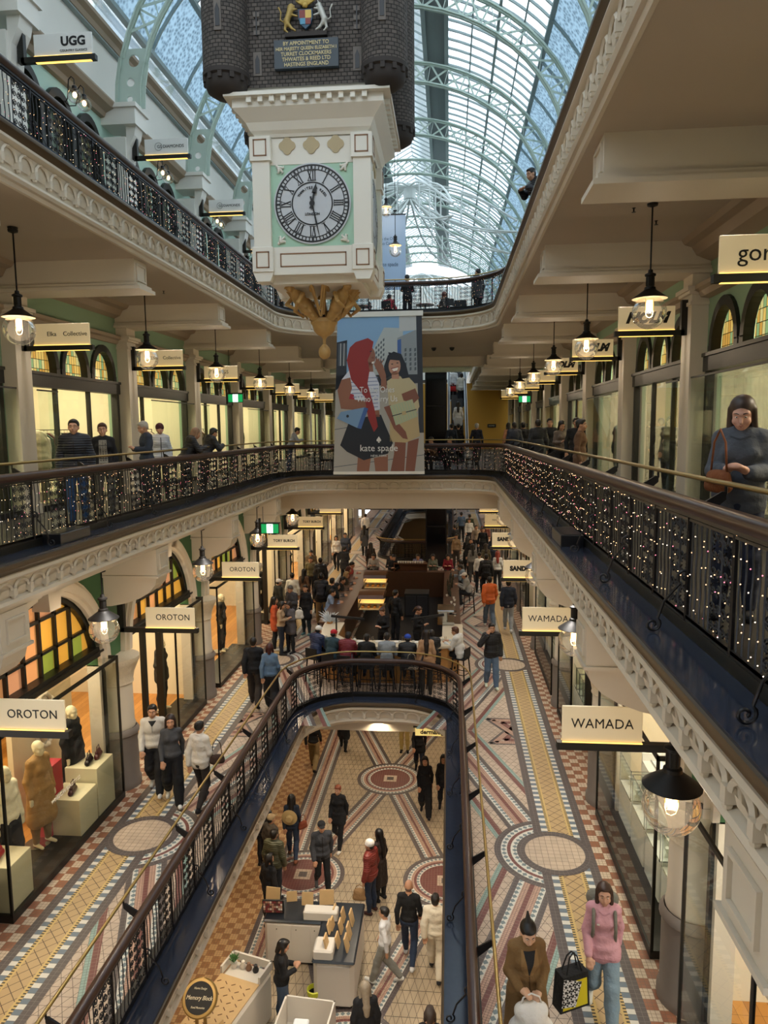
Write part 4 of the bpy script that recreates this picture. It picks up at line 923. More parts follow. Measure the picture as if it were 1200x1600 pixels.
# white tubular fan trusses
def fan(y, z, R, n, label, z1=0):
    t = thing('tubular_truss', label, 'roof truss', (CD, y, z)); h = MB(); h.lathe([(0, -.35), (.3, -.35), (.3, .35), (0, .35)], n=12); h.build('hub', M_wsteel, t)
    for i in range(n):
        a = MB(); an = 2*pi*(i+.5)/n; d = Vector((cos(an), sin(an), 0))
        for e in (1, -1):
            for f_ in (1, -1): a.tube([d*(R*j/8)+Vector((-d.y, d.x, 0))*f_*.35*sin(pi*j/8)+Vector((0, 0, e*(.25+.75*sin(pi*j/8)*.7)+z1*j/8)) for j in range(9)], .05, 6)
        for j in (2, 4, 6): a.tube([d*(R*j/8)+Vector((0, 0, .25+.75*.7*sin(pi*j/8)+z1*j/8)), d*(R*j/8)-Vector((0, 0, .25+.75*.7*sin(pi*j/8)-z1*j/8))], .035, 5)
        a.build('arm', M_wsteel, t, smooth=50, fix=False)
fan(38, 22.7, 5.6, 8, 'white tubular truss radiating from a hub beneath the glass roof, nearer of two', -2.4); fan(54, 21.6, 5.6, 8, 'white tubular truss radiating from a hub beneath the glass roof, farther of two', -2.4)

# ---------------- hanging royal clock ----------------
CKX, CKY = -2.0, 11.8
def _stone(name, c1, c2, mort):
    n = NT(name, .85); br = n.nt.nodes.new('ShaderNodeTexBrick'); n.nt.links.new(n.uv, br.inputs['Vector']); br.inputs['Color1'].default_value = (*hexc(c1), 1); br.inputs['Color2'].default_value = (*hexc(c2), 1); br.inputs['Mortar'].default_value = (*hexc(mort), 1)
    br.inputs['Scale'].default_value = 1; br.inputs['Brick Width'].default_value = .085; br.inputs['Row Height'].default_value = .055; br.inputs['Mortar Size'].default_value = .007; br.inputs['Mortar Smooth'].default_value = .4
    bp = n.nt.nodes.new('ShaderNodeBump'); bp.inputs['Strength'].default_value = .8; bp.inputs['Distance'].default_value = .015; bp.invert = True; n.nt.links.new(br.outputs['Fac'], bp.inputs['Height']); n.nt.links.new(bp.outputs[0], n.b.inputs['Normal']); return n.out(br.outputs['Color'])
M_castle = _stone('castle_stone', '#5e5650', '#4a4440', '#25211f')
M_cw = mat('clock_cream', '#e5e1d6', .5); M_ckm = mat('clock_mint', '#a9cdb6', .5); M_gold = mat('clock_gold', '#b5935c', .5, .1, noise=.2, nscale=12); M_face = mat('clock_face_grey', '#c3c7cd', .5); M_blk = mat('clock_black', '#101217', .4)
M_line = mat('panel_line_brown', '#8a6548', .6); M_quat = mat('quatrefoil_sand', '#b8a784', .6)
ck = thing('hanging_clock', 'large suspended castle shaped clock with white case and roman numerals', 'clock', (CKX-.02, CKY, 13.23)); z0 = 13.2
L = lambda z: z-z0
a = MB(); h = .89
a.box(-h+.05, h-.05, -h+.05, h-.05, L(13.16), L(13.56)); a.box(-h+.08, h-.08, -h+.08, h-.08, L(14.74), L(15.2)); a.box(-.7, .7, -.7, .7, L(13.05), L(13.18))
for sx in (1, -1):
    for sy in (1, -1):
        bx, by = sx*(h-.14), sy*(h-.14)
        for zz, hh in ((13.2, .36), (14.78, .34)): a.box(bx-.16, bx+.16, by-.16, by+.16, L(zz), L(zz+hh), bev=.01)
        a.box(bx-.13, bx+.13, by-.13, by+.13, L(13.5), L(14.8))
        a.prism([(bx-.16, L(13.2)), (bx+.16, L(13.2)), (bx+.1, L(13.06)), (bx-.1, L(13.06))], by-.14, by+.14, 'y')
a.build('case', M_cw, ck)
a = MB(); n_ = 4; prf = [(h-.06, 15.12), (h-.04, 15.16), (h+.0, 15.2), (h+.05, 15.3), (h+.15, 15.4), (h+.2, 15.45), (h+.2, 15.57), (h+.3, 15.57), (h+.3, 15.62), (h+.08, 15.63), (h+.08, 15.78), (0, 15.78)]
V = [(sx*r, sy*r, L(z)) for r, z in prf for sx, sy in ((-1, -1), (1, -1), (1, 1), (-1, 1))]; a.faces(V, [(i*4+j, i*4+(j+1) % 4, (i+1)*4+(j+1) % 4, (i+1)*4+j) for i in range(len(prf)-1) for j in range(4)])
for i in range(11):
    t_ = -h+.06+i*(2*h-.12)/10
    for e in (-1, 1): a.box(t_-.035, t_+.035, e*(h+.19), e*(h+.27), L(15.49), L(15.57)); a.box(e*(h+.19), e*(h+.27), t_-.035, t_+.035, L(15.49), L(15.57))
a.build('cornice', M_cw, ck)
a = MB(); a.box(-.62, .62, -.8, -.72, L(13.5), L(14.8)); a.box(-.62, .62, .72, .8, L(13.5), L(14.8)); a.box(-.8, -.72, -.62, .62, L(13.5), L(14.8)); a.box(.72, .8, -.62, .62, L(13.5), L(14.8)); a.build('mint_panel', M_ckm, ck)
def frame_lines(x0, x1, zz0, zz1, y, w=.018):
    return [(x0, x1, y-.006, y, zz0, zz0+w), (x0, x1, y-.006, y, zz1-w, zz1), (x0, x0+w, y-.006, y, zz0, zz1), (x1-w, x1, y-.006, y, zz0, zz1)]
a = MB()
for f_ in range(2):
    for bx in (-(h-.14), h-.14):
        for zz in (13.25, 14.84):
            for q in frame_lines(bx-.1, bx+.1, L(zz), L(zz)+.24, -(h+.02)):
                if f_ == 0: a.box(*q)
                else: a.box(-q[3], -q[2], q[0], q[1], q[4], q[5])
    for q in frame_lines(-.5, .5, L(13.27), L(13.47), -(h-.05)):
        if f_ == 0: a.box(*q)
        else: a.box(-q[3], -q[2], q[0], q[1], q[4], q[5])
a.build('panel_lines', M_line, ck)
a = MB()
for f_ in range(2):
    for cx_ in (-.36, 0, .36):
        P = [(.065+.0*j, 0) for j in range(0)]
        for q in range(4):
            for j in range(-4, 5): an = q*pi/2+j*.32; P.append((cos(q*pi/2)*.062+.062*cos(an), sin(q*pi/2)*.062+.062*sin(an)))
        if f_ == 0: a.prism([(cx_+x, L(15.0)+z) for x, z in P], -(h-.08)-.015, -(h-.08)+.01, 'y')
        else: a.prism([(cx_+x, L(15.0)+z) for x, z in P], h-.08-.01, h-.08+.015, 'x')
a.build('quatrefoils', M_quat, ck)
def clockface(rz):
    e = bpy.data.objects.new('clock_face', None)
    zc = L(14.17); Rm = Matrix.Rotation(rz, 4, 'Z'); yf = -.83
    D = lambda r0, r1, y, n=64: [(r0, y), (r1, y)]
    a = MB()
    def disc(mb, r0, r1, y, mi=0, n=64):
        for i in range(n):
            t0, t1 = 2*pi*i/n, 2*pi*(i+1)/n; P = [(r0*cos(t0), y, zc+r0*sin(t0)), (r1*cos(t0), y, zc+r1*sin(t0)), (r1*cos(t1), y, zc+r1*sin(t1)), (r0*cos(t1), y, zc+r0*sin(t1))]; P = P[1:3]+[(0, y, zc)] if r0 == 0 else P; mb.face([Rm @ Vector(p) for p in P], mi=mi)
    for i in range(64):
        t0, t1 = 2*pi*i/64, 2*pi*(i+1)/64; a.face([Rm @ Vector(p) for p in ((.575*cos(t0), yf, zc+.575*sin(t0)), (.575*cos(t1), yf, zc+.575*sin(t1)), (.575*cos(t1), yf+.05, zc+.575*sin(t1)), (.575*cos(t0), yf+.05, zc+.575*sin(t0)))])
    disc(a, 0, .575, yf); f = a.build('clock_face', M_face, ck, fix=False)
    a = MB(); y = yf-.004
    disc(a, .53, .555, y); disc(a, .475, .49, y); disc(a, .29, .31, y)
    def seg(r0, r1, ang, w0, w1, yy=y):
        d = Vector((sin(ang), 0, cos(ang))); n = Vector((cos(ang), 0, -sin(ang))); c = Vector((0, yy, zc)); a.face([Rm @ v for v in (c+d*r0-n*w0/2, c+d*r1-n*w1/2, c+d*r1+n*w1/2, c+d*r0+n*w0/2)])
    for i in range(60): seg(.49, .53, 2*pi*i/60, .016 if i % 5 else .03, .016 if i % 5 else .03)
    num = ['XII', 'I', 'II', 'III', 'IIII', 'V', 'VI', 'VII', 'VIII', 'IX', 'X', 'XI']
    for i, s in enumerate(num):
        ang = 2*pi*i/12; wd = {'I': .024, 'V': .055, 'X': .06}; tot = sum(wd[c] for c in s)+.007*(len(s)-1); x = -tot/2
        d = Vector((sin(ang), 0, cos(ang))); n = Vector((cos(ang), 0, -sin(ang))); c0 = Vector((0, y, zc))
        def st(x0, r0, x1, r1, w): P0 = c0+d*r0+n*x0; P1 = c0+d*r1+n*x1; a.face([Rm @ v for v in (P0-n*w/2, P1-n*w/2, P1+n*w/2, P0+n*w/2)])
        for c in s:
            w = wd[c]
            if c == 'I': st(x+w/2, .32, x+w/2, .465, .017)
            elif c == 'V': st(x+w/2, .32, x+.006, .465, .019); st(x+w/2, .32, x+w-.006, .465, .01)
            else: st(x+.005, .465, x+w-.005, .32, .02); st(x+w-.005, .465, x+.005, .32, .01)
            x += w+.007
        for r in (.32, .46): st(-tot/2-.004, r, -tot/2-.004, r+.008, .0); P0 = c0+d*r; a.face([Rm @ v for v in (P0-n*(tot/2+.006), P0-n*(tot/2+.006)+d*.009, P0+n*(tot/2+.006)+d*.009, P0+n*(tot/2+.006))])
    a.build('numerals', M_blk, f, fix=False)
    a = MB(); yh = yf-.02
    seg(-.1, .0, 2*pi*28/60, .03, .012, yh); seg(0, .3, 2*pi*28/60, .02, .026, yh); seg(.3, .5, 2*pi*28/60, .02, .006, yh)
    hh = 2*pi*(12.45/12); seg(-.08, 0, hh, .05, .02, yh-.004); seg(0, .16, hh, .03, .03, yh-.004); seg(.14, .2, hh, .075, .06, yh-.004); seg(.2, .29, hh, .05, .004, yh-.004)
    disc(a, 0, .04, yh-.006, n=16); a.build('hands', M_blk, f, fix=False)
    if rz == 0:
        for word, r, a0, a1 in (('THWAITES & REED', .225, -60, 60),):
            for i, ch in enumerate(word):
                if ch == ' ': continue
                an = radians(a0+(a1-a0)*i/(len(word)-1)); o = obj('lettering', text_me(ch, .05, M_blk, bold=.001), f); o.matrix_local = Matrix.Translation((r*sin(an), yf-.006, zc+r*cos(an))) @ Matrix.Rotation(an, 4, 'Y') @ Matrix.Rotation(pi/2, 4, 'X')
        text('LONDON', .05, (0, yf-.006, zc-.15), M_blk, f, bold=.001)
clockface(0); clockface(pi/2)
# leaf ornaments in the corners of the dial panel
a = MB()
for sx in (1, -1):
    for sz in (1, -1):
        c = Vector((sx*.5, -.82, L(14.17)+sz*.53)); d = Vector((-sx, 0, -sz)).normalized()
        for an, ln in ((0, .1), (.7, .08), (-.7, .08)):
            R = Matrix.Rotation(an, 3, 'Y'); v = R @ d; a.tube([c+v*-.02, c+v*ln*.5, c+v*ln, c+v*ln*.9+Vector((v.z, 0, -v.x))*.03*(1 if an >= 0 else -1)], [.02, .022, .014, .006], 6)
        a.ell(c-d*.03, .022, 8, 5)
a.build('corner_leaves', M_cw, ck, smooth=True)
# castle above
a = MB(); hb = 1.0; zb, zt = L(15.74), L(19.2)
for (x0, y0_, x1, y1_) in ((-hb, -hb, hb, -hb), (hb, -hb, hb, hb), (hb, hb, -hb, hb), (-hb, hb, -hb, -hb)): a.face([(x0, y0_, zb), (x1, y1_, zb), (x1, y1_, zt), (x0, y0_, zt)], [(0, zb), (2*hb, zb), (2*hb, zt), (0, zt)])
a.face([(-hb, -hb, zt), (hb, -hb, zt), (hb, hb, zt), (-hb, hb, zt)], [(0, 0), (2, 0), (2, 2), (0, 2)])
a.build('castle_wall', M_castle, ck, fix=False)
for sx in (1, -1):
    for sy in (1, -1):
        a = MB(); cx_, cy_ = sx*1.14-.03, sy*1.05; n = 28; P = [(.325, 15.72), (.325, 19.4)]
        for i in range(n):
            t0, t1 = 2*pi*i/n, 2*pi*(i+1)/n; a.face([(cx_+.325*cos(t0), cy_+.325*sin(t0), L(15.88)), (cx_+.325*cos(t1), cy_+.325*sin(t1), L(15.88)), (cx_+.325*cos(t1), cy_+.325*sin(t1), L(19.4)), (cx_+.325*cos(t0), cy_+.325*sin(t0), L(19.4))], [(t0*.325, 0), (t1*.325, 0), (t1*.325, 3.68), (t0*.325, 3.68)])
        t = a.build('turret', M_castle, ck, smooth=True, fix=False)
        a = MB(); a.lathe([(0, 15.58), (.16, 15.6), (.27, 15.67), (.3, 15.75), (.3, 15.82), (.335, 15.84), (.335, 15.9)], (cx_, cy_, -z0), 28)
        for i in range(12): an = 2*pi*i/12; a.obox((cx_+.3*cos(an), cy_+.3*sin(an), L(15.8)), Vector((cos(an), sin(an), 0))*.03, Vector((-sin(an), cos(an), 0))*.03, (0, 0, .04))
        a.build('turret_base', mat('castle_dark', '#37312e', .8), t, smooth=40)
        a = MB(); xw = cx_; yw = cy_-.33
        if sy < 0:
            a.box(xw-.05, xw+.05, yw-.012, yw+.02, L(16.35), L(16.75)); a.prism([(xw-.03, L(16.4)), (xw+.03, L(16.4)), (xw+.03, L(16.62)), (xw, L(16.7)), (xw-.03, L(16.62))], yw-.02, yw-.012, 'y', mi=1); a.build('arrow_slit', [mat('slit_surround', '#6f6862', .8), M_blk], t)
a = MB()
for x, z in ((-.72, 16.05), (.72, 16.05)): a.box(x-.06, x+.06, -hb-.012, -hb+.02, L(z-.15), L(z+.17)); a.prism([(x-.03, L(z-.12)), (x+.03, L(z-.12)), (x+.03, L(z+.06)), (x, L(z+.13)), (x-.03, L(z+.06))], -hb-.018, -hb-.01, 'y', mi=1)
for x, z in ((-.72, 16.6), (.72, 16.6)):
    a.box(x-.008, x+.008, -hb-.018, -hb, L(z-.16), L(z+.16), mi=1)
    for dz in (-.12, .12, 0): a.box(x-.045, x+.045, -hb-.012, -hb+.02, L(z+dz-.03), L(z+dz+.03))
a.build('arrow_slit', [mat('slit_surround', '#6f6862', .8), M_blk], ck)
pl = MB(); pl.box(-.46, .46, -hb-.07, -hb, L(15.95), L(16.33), bev=0); pq = pl.build('plaque', mat('plaque_slate', '#39424a', .5), ck); M_gl = mat('plaque_gold', '#c9b98a', .5)
for i, s in enumerate(('BY APPOINTMENT TO', 'HER MAJESTY QUEEN ELIZABETH I', 'TURRET CLOCKMAKERS', 'THWAITES & REED LTD', 'HASTINGS ENGLAND')): text(s, .072 if i != 1 else .062, (0, -hb-.073, L(16.275)-i*.07), M_gl, pq, bold=.001, sx=.92)
# gilded coat of arms: shield with lion and unicorn supporters
zc = 16.6
arms = MB()
sh = [(-.1, .12), (.1, .12), (.1, 0), (.07, -.08), (0, -.14), (-.07, -.08), (-.1, 0)]; arms.prism([(x, L(zc)+z) for x, z in sh], -hb-.07, -hb-.02, 'y'); ar = arms.build('coat_of_arms', mat('arms_blue', '#2f4f66', .5), ck)
a = MB()
for x0, x1, z0_, z1_, mi in ((-.085, 0, .0, .105, 0), (0, .085, .0, .105, 1), (-.075, 0, -.08, 0, 2), (0, .075, -.08, 0, 0)): a.box(x0, x1, -hb-.078, -hb-.07, L(zc)+z0_, L(zc)+z1_, mi=mi)
a.build('quarters', [mat('arms_red', '#7d3029', .5), mat('arms_gold', '#b89a4c', .4, .3), mat('arms_azure', '#4d8fae', .5)], ar)
def beast(sg, m, nm, horn):
    F3 = lambda x, z: (sg*x, -hb-.06, L(zc)+z)
    pr = [(F3(.27, -.02), F3(.22, .1), .04, .045), (F3(.27, -.02), F3(.26, -.06), .042, .035), (F3(.22, .1), F3(.2, .17), .035, .03), (F3(.2, .17), F3(.165, .165), .03, .018), (F3(.2, .12), F3(.13, .13), .018, .012), (F3(.21, .06), F3(.12, .04), .018, .012), (F3(.25, -.06), F3(.2, -.12), .028, .018), (F3(.2, -.12), F3(.15, -.15), .015, .014), (F3(.28, -.06), F3(.3, -.13), .026, .016), (F3(.3, -.13), F3(.26, -.17), .015, .013),
          (F3(.3, -.04), F3(.36, .0), .009, .008), (F3(.36, 0), F3(.35, .1), .008, .008), (F3(.35, .1), F3(.38, .16), .008, .014)]
    if horn: pr.append((F3(.19, .2), F3(.15, .29), .008, .003))
    else: pr.append(('e', F3(.21, .15), (.05, .03, .05), None)); 
    obj(nm, sdf_build(nm, pr, .006, m, .015), ar)
beast(-1, mat('arms_gold2', '#a68c4e', .45, .3, noise=.3, nscale=40), 'lion', False); beast(1, mat('arms_silver', '#b9b8b0', .4, .3), 'unicorn', True)
a = MB(); a.box(-.3, .3, -hb-.07, -hb, L(16.37), L(16.43)); a.build('arms_plinth', mat('castle_dark', '#37312e', .8), ar)
a = MB()
for i in range(9): an = -.9+1.8*i/8; a.tube([(0, -hb-.06, L(16.76)), (.1*sin(an), -hb-.07, L(16.76)+.07*cos(an)), (.17*sin(an), -hb-.05, L(16.76)+.1*cos(an)+.02)], [.012, .02, .01], 5)
a.ell((0, -hb-.07, L(16.77)), (.045, .03, .04), 10, 6); a.build('crest', mat('arms_gold', '#b89a4c'), ar, smooth=True)
# gilded angels and pendant under the case
for i in range(4):
    an = radians(45+90*i); d = Vector((cos(an), sin(an), 0)); n = Vector((-d.y, d.x, 0)); P = lambda o, z, s=0: tuple(d*(o*1.42-.03)+n*s*1.25+Vector((0, 0, L(12.52+(z-12.52)*1.12))))
    pr = [(P(.1, 12.56), P(.26, 12.74), .06, .09), (P(.26, 12.74), P(.37, 12.88), .1, .1), (P(.37, 12.88), P(.42, 12.94), .09, .05), ('e', P(.47, 13.0), (.07, .07, .085), None), (P(.52, 12.98), P(.535, 12.97), .018, .014), (P(.36, 12.9, .1), P(.44, 12.78, .13), .035, .03), (P(.44, 12.78, .13), P(.42, 12.7, .02), .03, .024), (P(.36, 12.9, -.1), P(.44, 12.78, -.13), .035, .03), (P(.44, 12.78, -.13), P(.42, 12.72, -.02), .03, .024)]
    for s in (1, -1): pr += [(P(.26, 12.96, .12*s), P(.34, 13.04, .24*s), .03, .035), (P(.34, 13.04, .24*s), P(.16, 12.62, .15*s), .035, .015), (P(.3, 13.0, .2*s), P(.14, 12.66, .1*s), .03, .02), (P(.36, 13.02, .28*s), P(.2, 12.7, .2*s), .022, .012), ('e', P(.45, 13.05, .03*s), (.05, .05, .04), None)]
    for z in range(4): pr.append((P(.2+.05*z, 12.62+.06*z, .07), P(.26+.05*z, 12.72+.06*z, -.06), .022, .02))
    obj('angel', sdf_build('angel', pr, .01, M_gold, .018), ck)
a = MB(); a.lathe([(0, 12.66), (.2, 12.62), (.22, 12.56), (.19, 12.52), (.17, 12.44), (.12, 12.38), (.05, 12.34), (.025, 12.3), (.025, 12.22), (.04, 12.21), (.085, 12.16), (.1, 12.1), (.085, 12.03), (.04, 11.99), (0, 11.98)], (0, 0, -z0), 20); a.build('pendant', M_gold, ck, smooth=40)
a = MB(); a.tube([(0, 0, L(12.6)), (0, 0, L(13.2))], .02, 8)
for sx in (1, -1):
    for sy in (1, -1): a.tube([(sx*.9, sy*.9, L(19.2)), (sx*.3, sy*.3, L(23.4))], .025, 6)
a.build('suspension_rods', M_iron, ck)

# ---------------- banners ----------------
def banner(x, y, zt, zb, wt, wb, lean):
    t = thing('banner', 'tall hanging advertising banner of two women with handbags, reading kate spade', 'banner', (x, y, zt)); H = zt-zb
    a = MB(); a.box(-wt/2-.04, wt/2+.04, -.05, .05, -.06, .1); a.build('top_bar', M_white, t)
    a = MB(); a.box(-wb/2, wb/2, -lean-.04, -lean+.04, -H, -H+.09); a.build('bottom_bar', M_white, t)
    cols = dict(sky='#7fa3c4', wall='#aab0ae', wall2='#878d90', win='#4e565c', dark='#23262e', pave='#a29d94', skin='#8a5a44', skin2='#7a4a38', skin3='#b4846a', hair='#8c2420', hair2='#15161f', top='#c9cbd6', line='#7e86a6', top2='#b9ab86', skirt='#11151f', skirt2='#b39d72', bagb='#6f8fb0', bagg='#a3ad8c', teeth='#e8ddd0', red='#9c2233', lips='#7c2a2a', blue='#3b5c94', grey='#b4b6b4')
    ML = [mat('print_'+k, v, .55) for k, v in cols.items()]; ix = {k: i for i, k in enumerate(cols)}; mb = MB()
    # print coordinates: px in the advert, origin top-left, 900 wide x 1480 high
    def Q(u, v, lay): fx = u/900-.5; fy = v/1480; w = wt+(wb-wt)*fy; return (fx*w, -lean*fy-.004-lay*.0012, -fy*H)
    def poly(pts, c, lay): mb.face([Q(u, v, lay) for u, v in pts], mi=ix[c])
    def oval(cx, cy, rx, ry, c, lay, n=20, rot=0): poly([(cx+rx*cos(t)*cos(rot)-ry*sin(t)*sin(rot), cy+rx*cos(t)*sin(rot)+ry*sin(t)*cos(rot)) for t in np.linspace(0, 2*pi, n, endpoint=False)], c, lay)
    poly([(0, 0), (900, 0), (900, 1480), (0, 1480)], 'pave', 0); poly([(0, 0), (900, 0), (900, 560), (0, 560)], 'sky', 1); poly([(0, 250), (110, 230), (110, 620), (0, 700)], 'dark', 2)
    for i in range(5): poly([(20+i*18, 260), (30+i*18, 260), (30+i*18, 470), (20+i*18, 470)], 'grey' if i % 2 else 'win', 3)
    poly([(380, 330), (500, 120), (700, 130), (700, 600), (380, 600)], 'wall', 2); poly([(640, 220), (880, 130), (880, 560), (640, 560)], 'wall2', 3); poly([(640, 240), (680, 230), (680, 400), (640, 400)], 'blue', 4); poly([(660, 0), (840, 0), (840, 150), (660, 160)], 'grey', 4)
    for j in range(5):
        for i in range(4): poly([(410+i*26, 300+j*46-i*24), (426+i*26, 290+j*46-i*24), (426+i*26, 314+j*46-i*24), (410+i*26, 324+j*46-i*24)], 'win', 3)
        for i in range(3): poly([(715+i*50, 320+j*44), (735+i*50, 314+j*44), (735+i*50, 344+j*44), (715+i*50, 350+j*44)], 'win', 4)
    poly([(0, 560), (900, 560), (900, 640), (0, 680)], 'dark', 2); poly([(840, 0), (900, 0), (900, 1100), (850, 1100)], 'dark', 4)
    for (a_, b_) in (((0, 1060), (300, 1020)), ((0, 1410), (900, 1300))): poly([a_, b_, (b_[0], b_[1]+6), (a_[0], a_[1]+6)], 'win', 1)
    # woman with red hair
    poly([(240, 1320), (370, 1330), (350, 1480), (230, 1480)], 'skin', 5); poly([(400, 1330), (540, 1300), (540, 1480), (420, 1480)], 'skin', 5)
    poly([(150, 980), (420, 930), (470, 930), (520, 1040), (590, 1190), (540, 1290), (300, 1350), (130, 1270), (60, 1210)], 'skirt', 6); poly([(370, 890), (450, 890), (460, 950), (370, 950)], 'skin', 6)
    poly([(130, 520), (300, 480), (400, 540), (450, 640), (460, 880), (360, 900), (220, 840), (60, 600)], 'top', 7)
    for i in range(9): poly([(120+i*12, 590+i*34), (440, 580+i*34), (440, 588+i*34), (120+i*12, 598+i*34)], 'line', 8)
    poly([(60, 600), (150, 580), (170, 680), (140, 780), (320, 800), (380, 850), (300, 890), (60, 870), (20, 700)], 'skin', 9)
    poly([(120, 720), (190, 740), (200, 800), (110, 790)], 'red', 8)
    oval(345, 390, 65, 95, 'skin', 9); poly([(300, 440), (380, 440), (390, 530), (300, 530)], 'skin', 9)
    poly([(200, 250), (330, 215), (390, 250), (370, 340), (330, 420), (350, 520), (330, 640), (400, 860), (440, 1040), (400, 1090), (340, 960), (300, 760), (160, 600), (110, 420), (140, 300)], 'hair', 10)
    poly([(350, 340), (372, 332), (374, 340), (352, 348)], 'dark', 11); poly([(372, 440), (398, 432), (394, 452), (374, 456)], 'teeth', 11); oval(382, 400, 14, 9, 'skin2', 11)
    poly([(395, 460), (430, 410), (490, 470), (520, 560), (530, 700), (470, 700), (470, 600)], 'skin', 10)
    for i in range(4): poly([(400+i*22, 470-i*4), (412+i*22, 468-i*4), (430+i*22, 400+i*8), (418+i*22, 400+i*8)], 'skin', 11)
    poly([(60, 900), (300, 860), (230, 1050), (20, 960)], 'bagb', 11); poly([(300, 860), (340, 870), (270, 1060), (230, 1050)], 'blue', 11); oval(130, 940, 14, 14, 'dark', 12)
    # woman with dark hair
    poly([(610, 1180), (720, 1190), (700, 1480), (560, 1480), (600, 1300)], 'skin2', 5); poly([(740, 1180), (850, 1150), (800, 1480), (710, 1480)], 'skin2', 5)
    poly([(560, 1000), (840, 920), (860, 1130), (720, 1190), (560, 1180)], 'skirt2', 6); poly([(530, 620), (620, 570), (760, 590), (830, 660), (860, 860), (800, 960), (560, 960)], 'top2', 7)
    poly([(500, 480), (540, 380), (600, 345), (680, 370), (730, 470), (760, 590), (690, 600), (660, 560), (560, 570), (510, 600)], 'hair2', 8)
    oval(610, 480, 62, 85, 'skin3', 9); poly([(580, 540), (650, 540), (660, 600), (580, 600)], 'skin3', 9); poly([(580, 505), (650, 490), (636, 522), (600, 530)], 'teeth', 11); poly([(572, 500), (655, 484), (652, 492), (575, 508)], 'lips', 12); poly([(590, 533), (640, 522), (630, 532), (600, 540)], 'lips', 12); poly([(545, 350), (690, 380), (660, 430), (560, 420)], 'hair2', 10); oval(585, 462, 12, 5, 'dark', 11); oval(640, 452, 12, 5, 'dark', 11)
    poly([(500, 860), (570, 840), (640, 1000), (720, 1090), (740, 1160), (690, 1150), (600, 1060)], 'skin2', 9); poly([(680, 740), (820, 690), (860, 780), (800, 830), (700, 800)], 'skin2', 9)
    poly([(560, 850), (790, 790), (840, 950), (620, 1030)], 'bagg', 10)
    for i in range(8): poly([(585+i*27, 850-i*7), (590+i*27, 848-i*7), (648+i*25, 1010-i*9), (643+i*25, 1012-i*9)], 'top2', 11)
    poly([(580, 940), (830, 880), (832, 888), (582, 948)], 'dark', 12); poly([(680, 905), (720, 896), (726, 930), (686, 940)], 'skirt2', 13)
    mb.build('printed_sheet', ML, t, fix=False)
    Mw = mat('print_white', '#dcdcd8', .5)
    th = math.atan2(lean, H)
    for s, size, u, v, sx in (('To the Ones', .27, 430, 700, .8), ('Who Carry Us', .27, 430, 785, .8), ('kate spade', .3, 450, 1240, .95), ('NEW YORK', .09, 450, 1310, 1.1)):
        q = Q(u, v, 22); o = obj('lettering', text_me(s, size, Mw, sx=sx), t); o.location = q; o.rotation_euler = (pi/2-th, 0, 0)
    a = MB(); q = Q(450, 1160, 24); x, y_, z = q
    a.ell((x-.035, y_, z-.02), (.04, .004, .04), 12, 6); a.ell((x+.035, y_, z-.02), (.04, .004, .04), 12, 6); a.prism([(x-.07, z), (x, z+.1), (x+.07, z)], y_-.004, y_+.004, 'y'); a.prism([(x-.03, z-.1), (x+.03, z-.1), (x, z-.01)], y_-.004, y_+.004, 'y'); a.build('spade_emblem', Mw, t)
    return t
banner(-2.24, 23.62, 14.5, 9.42, 2.72, 2.92, .75)
t = thing('banner', 'pale blue banner reading kate spade hanging high beyond the clock', 'banner', (-2.55, 33.0, 20.2)); a = MB(); a.box(-.95, .62, -.02, .02, -3.2, 0); a.build('printed_sheet', mat('pale_blue_print', '#a9c0dc', .6), t)
a = MB(); a.box(-.97, .64, -.04, .04, 0, .05)
for e in (-.6, .3): a.tube([(e, 0, 0), (e, 0, 3.95)], .01, 4)
a.build('hanger', M_iron, t); Mb = mat('print_slate', '#4d6480', .6); 
for s, size, z, x in (('To the Ones', .19, -1.0, .0), ('Who Carry Us', .19, -1.2, .0), ('kate spade', .24, -2.1, .0)): text(s, size, (-.15, -.025, z), Mb, t, sx=.85)
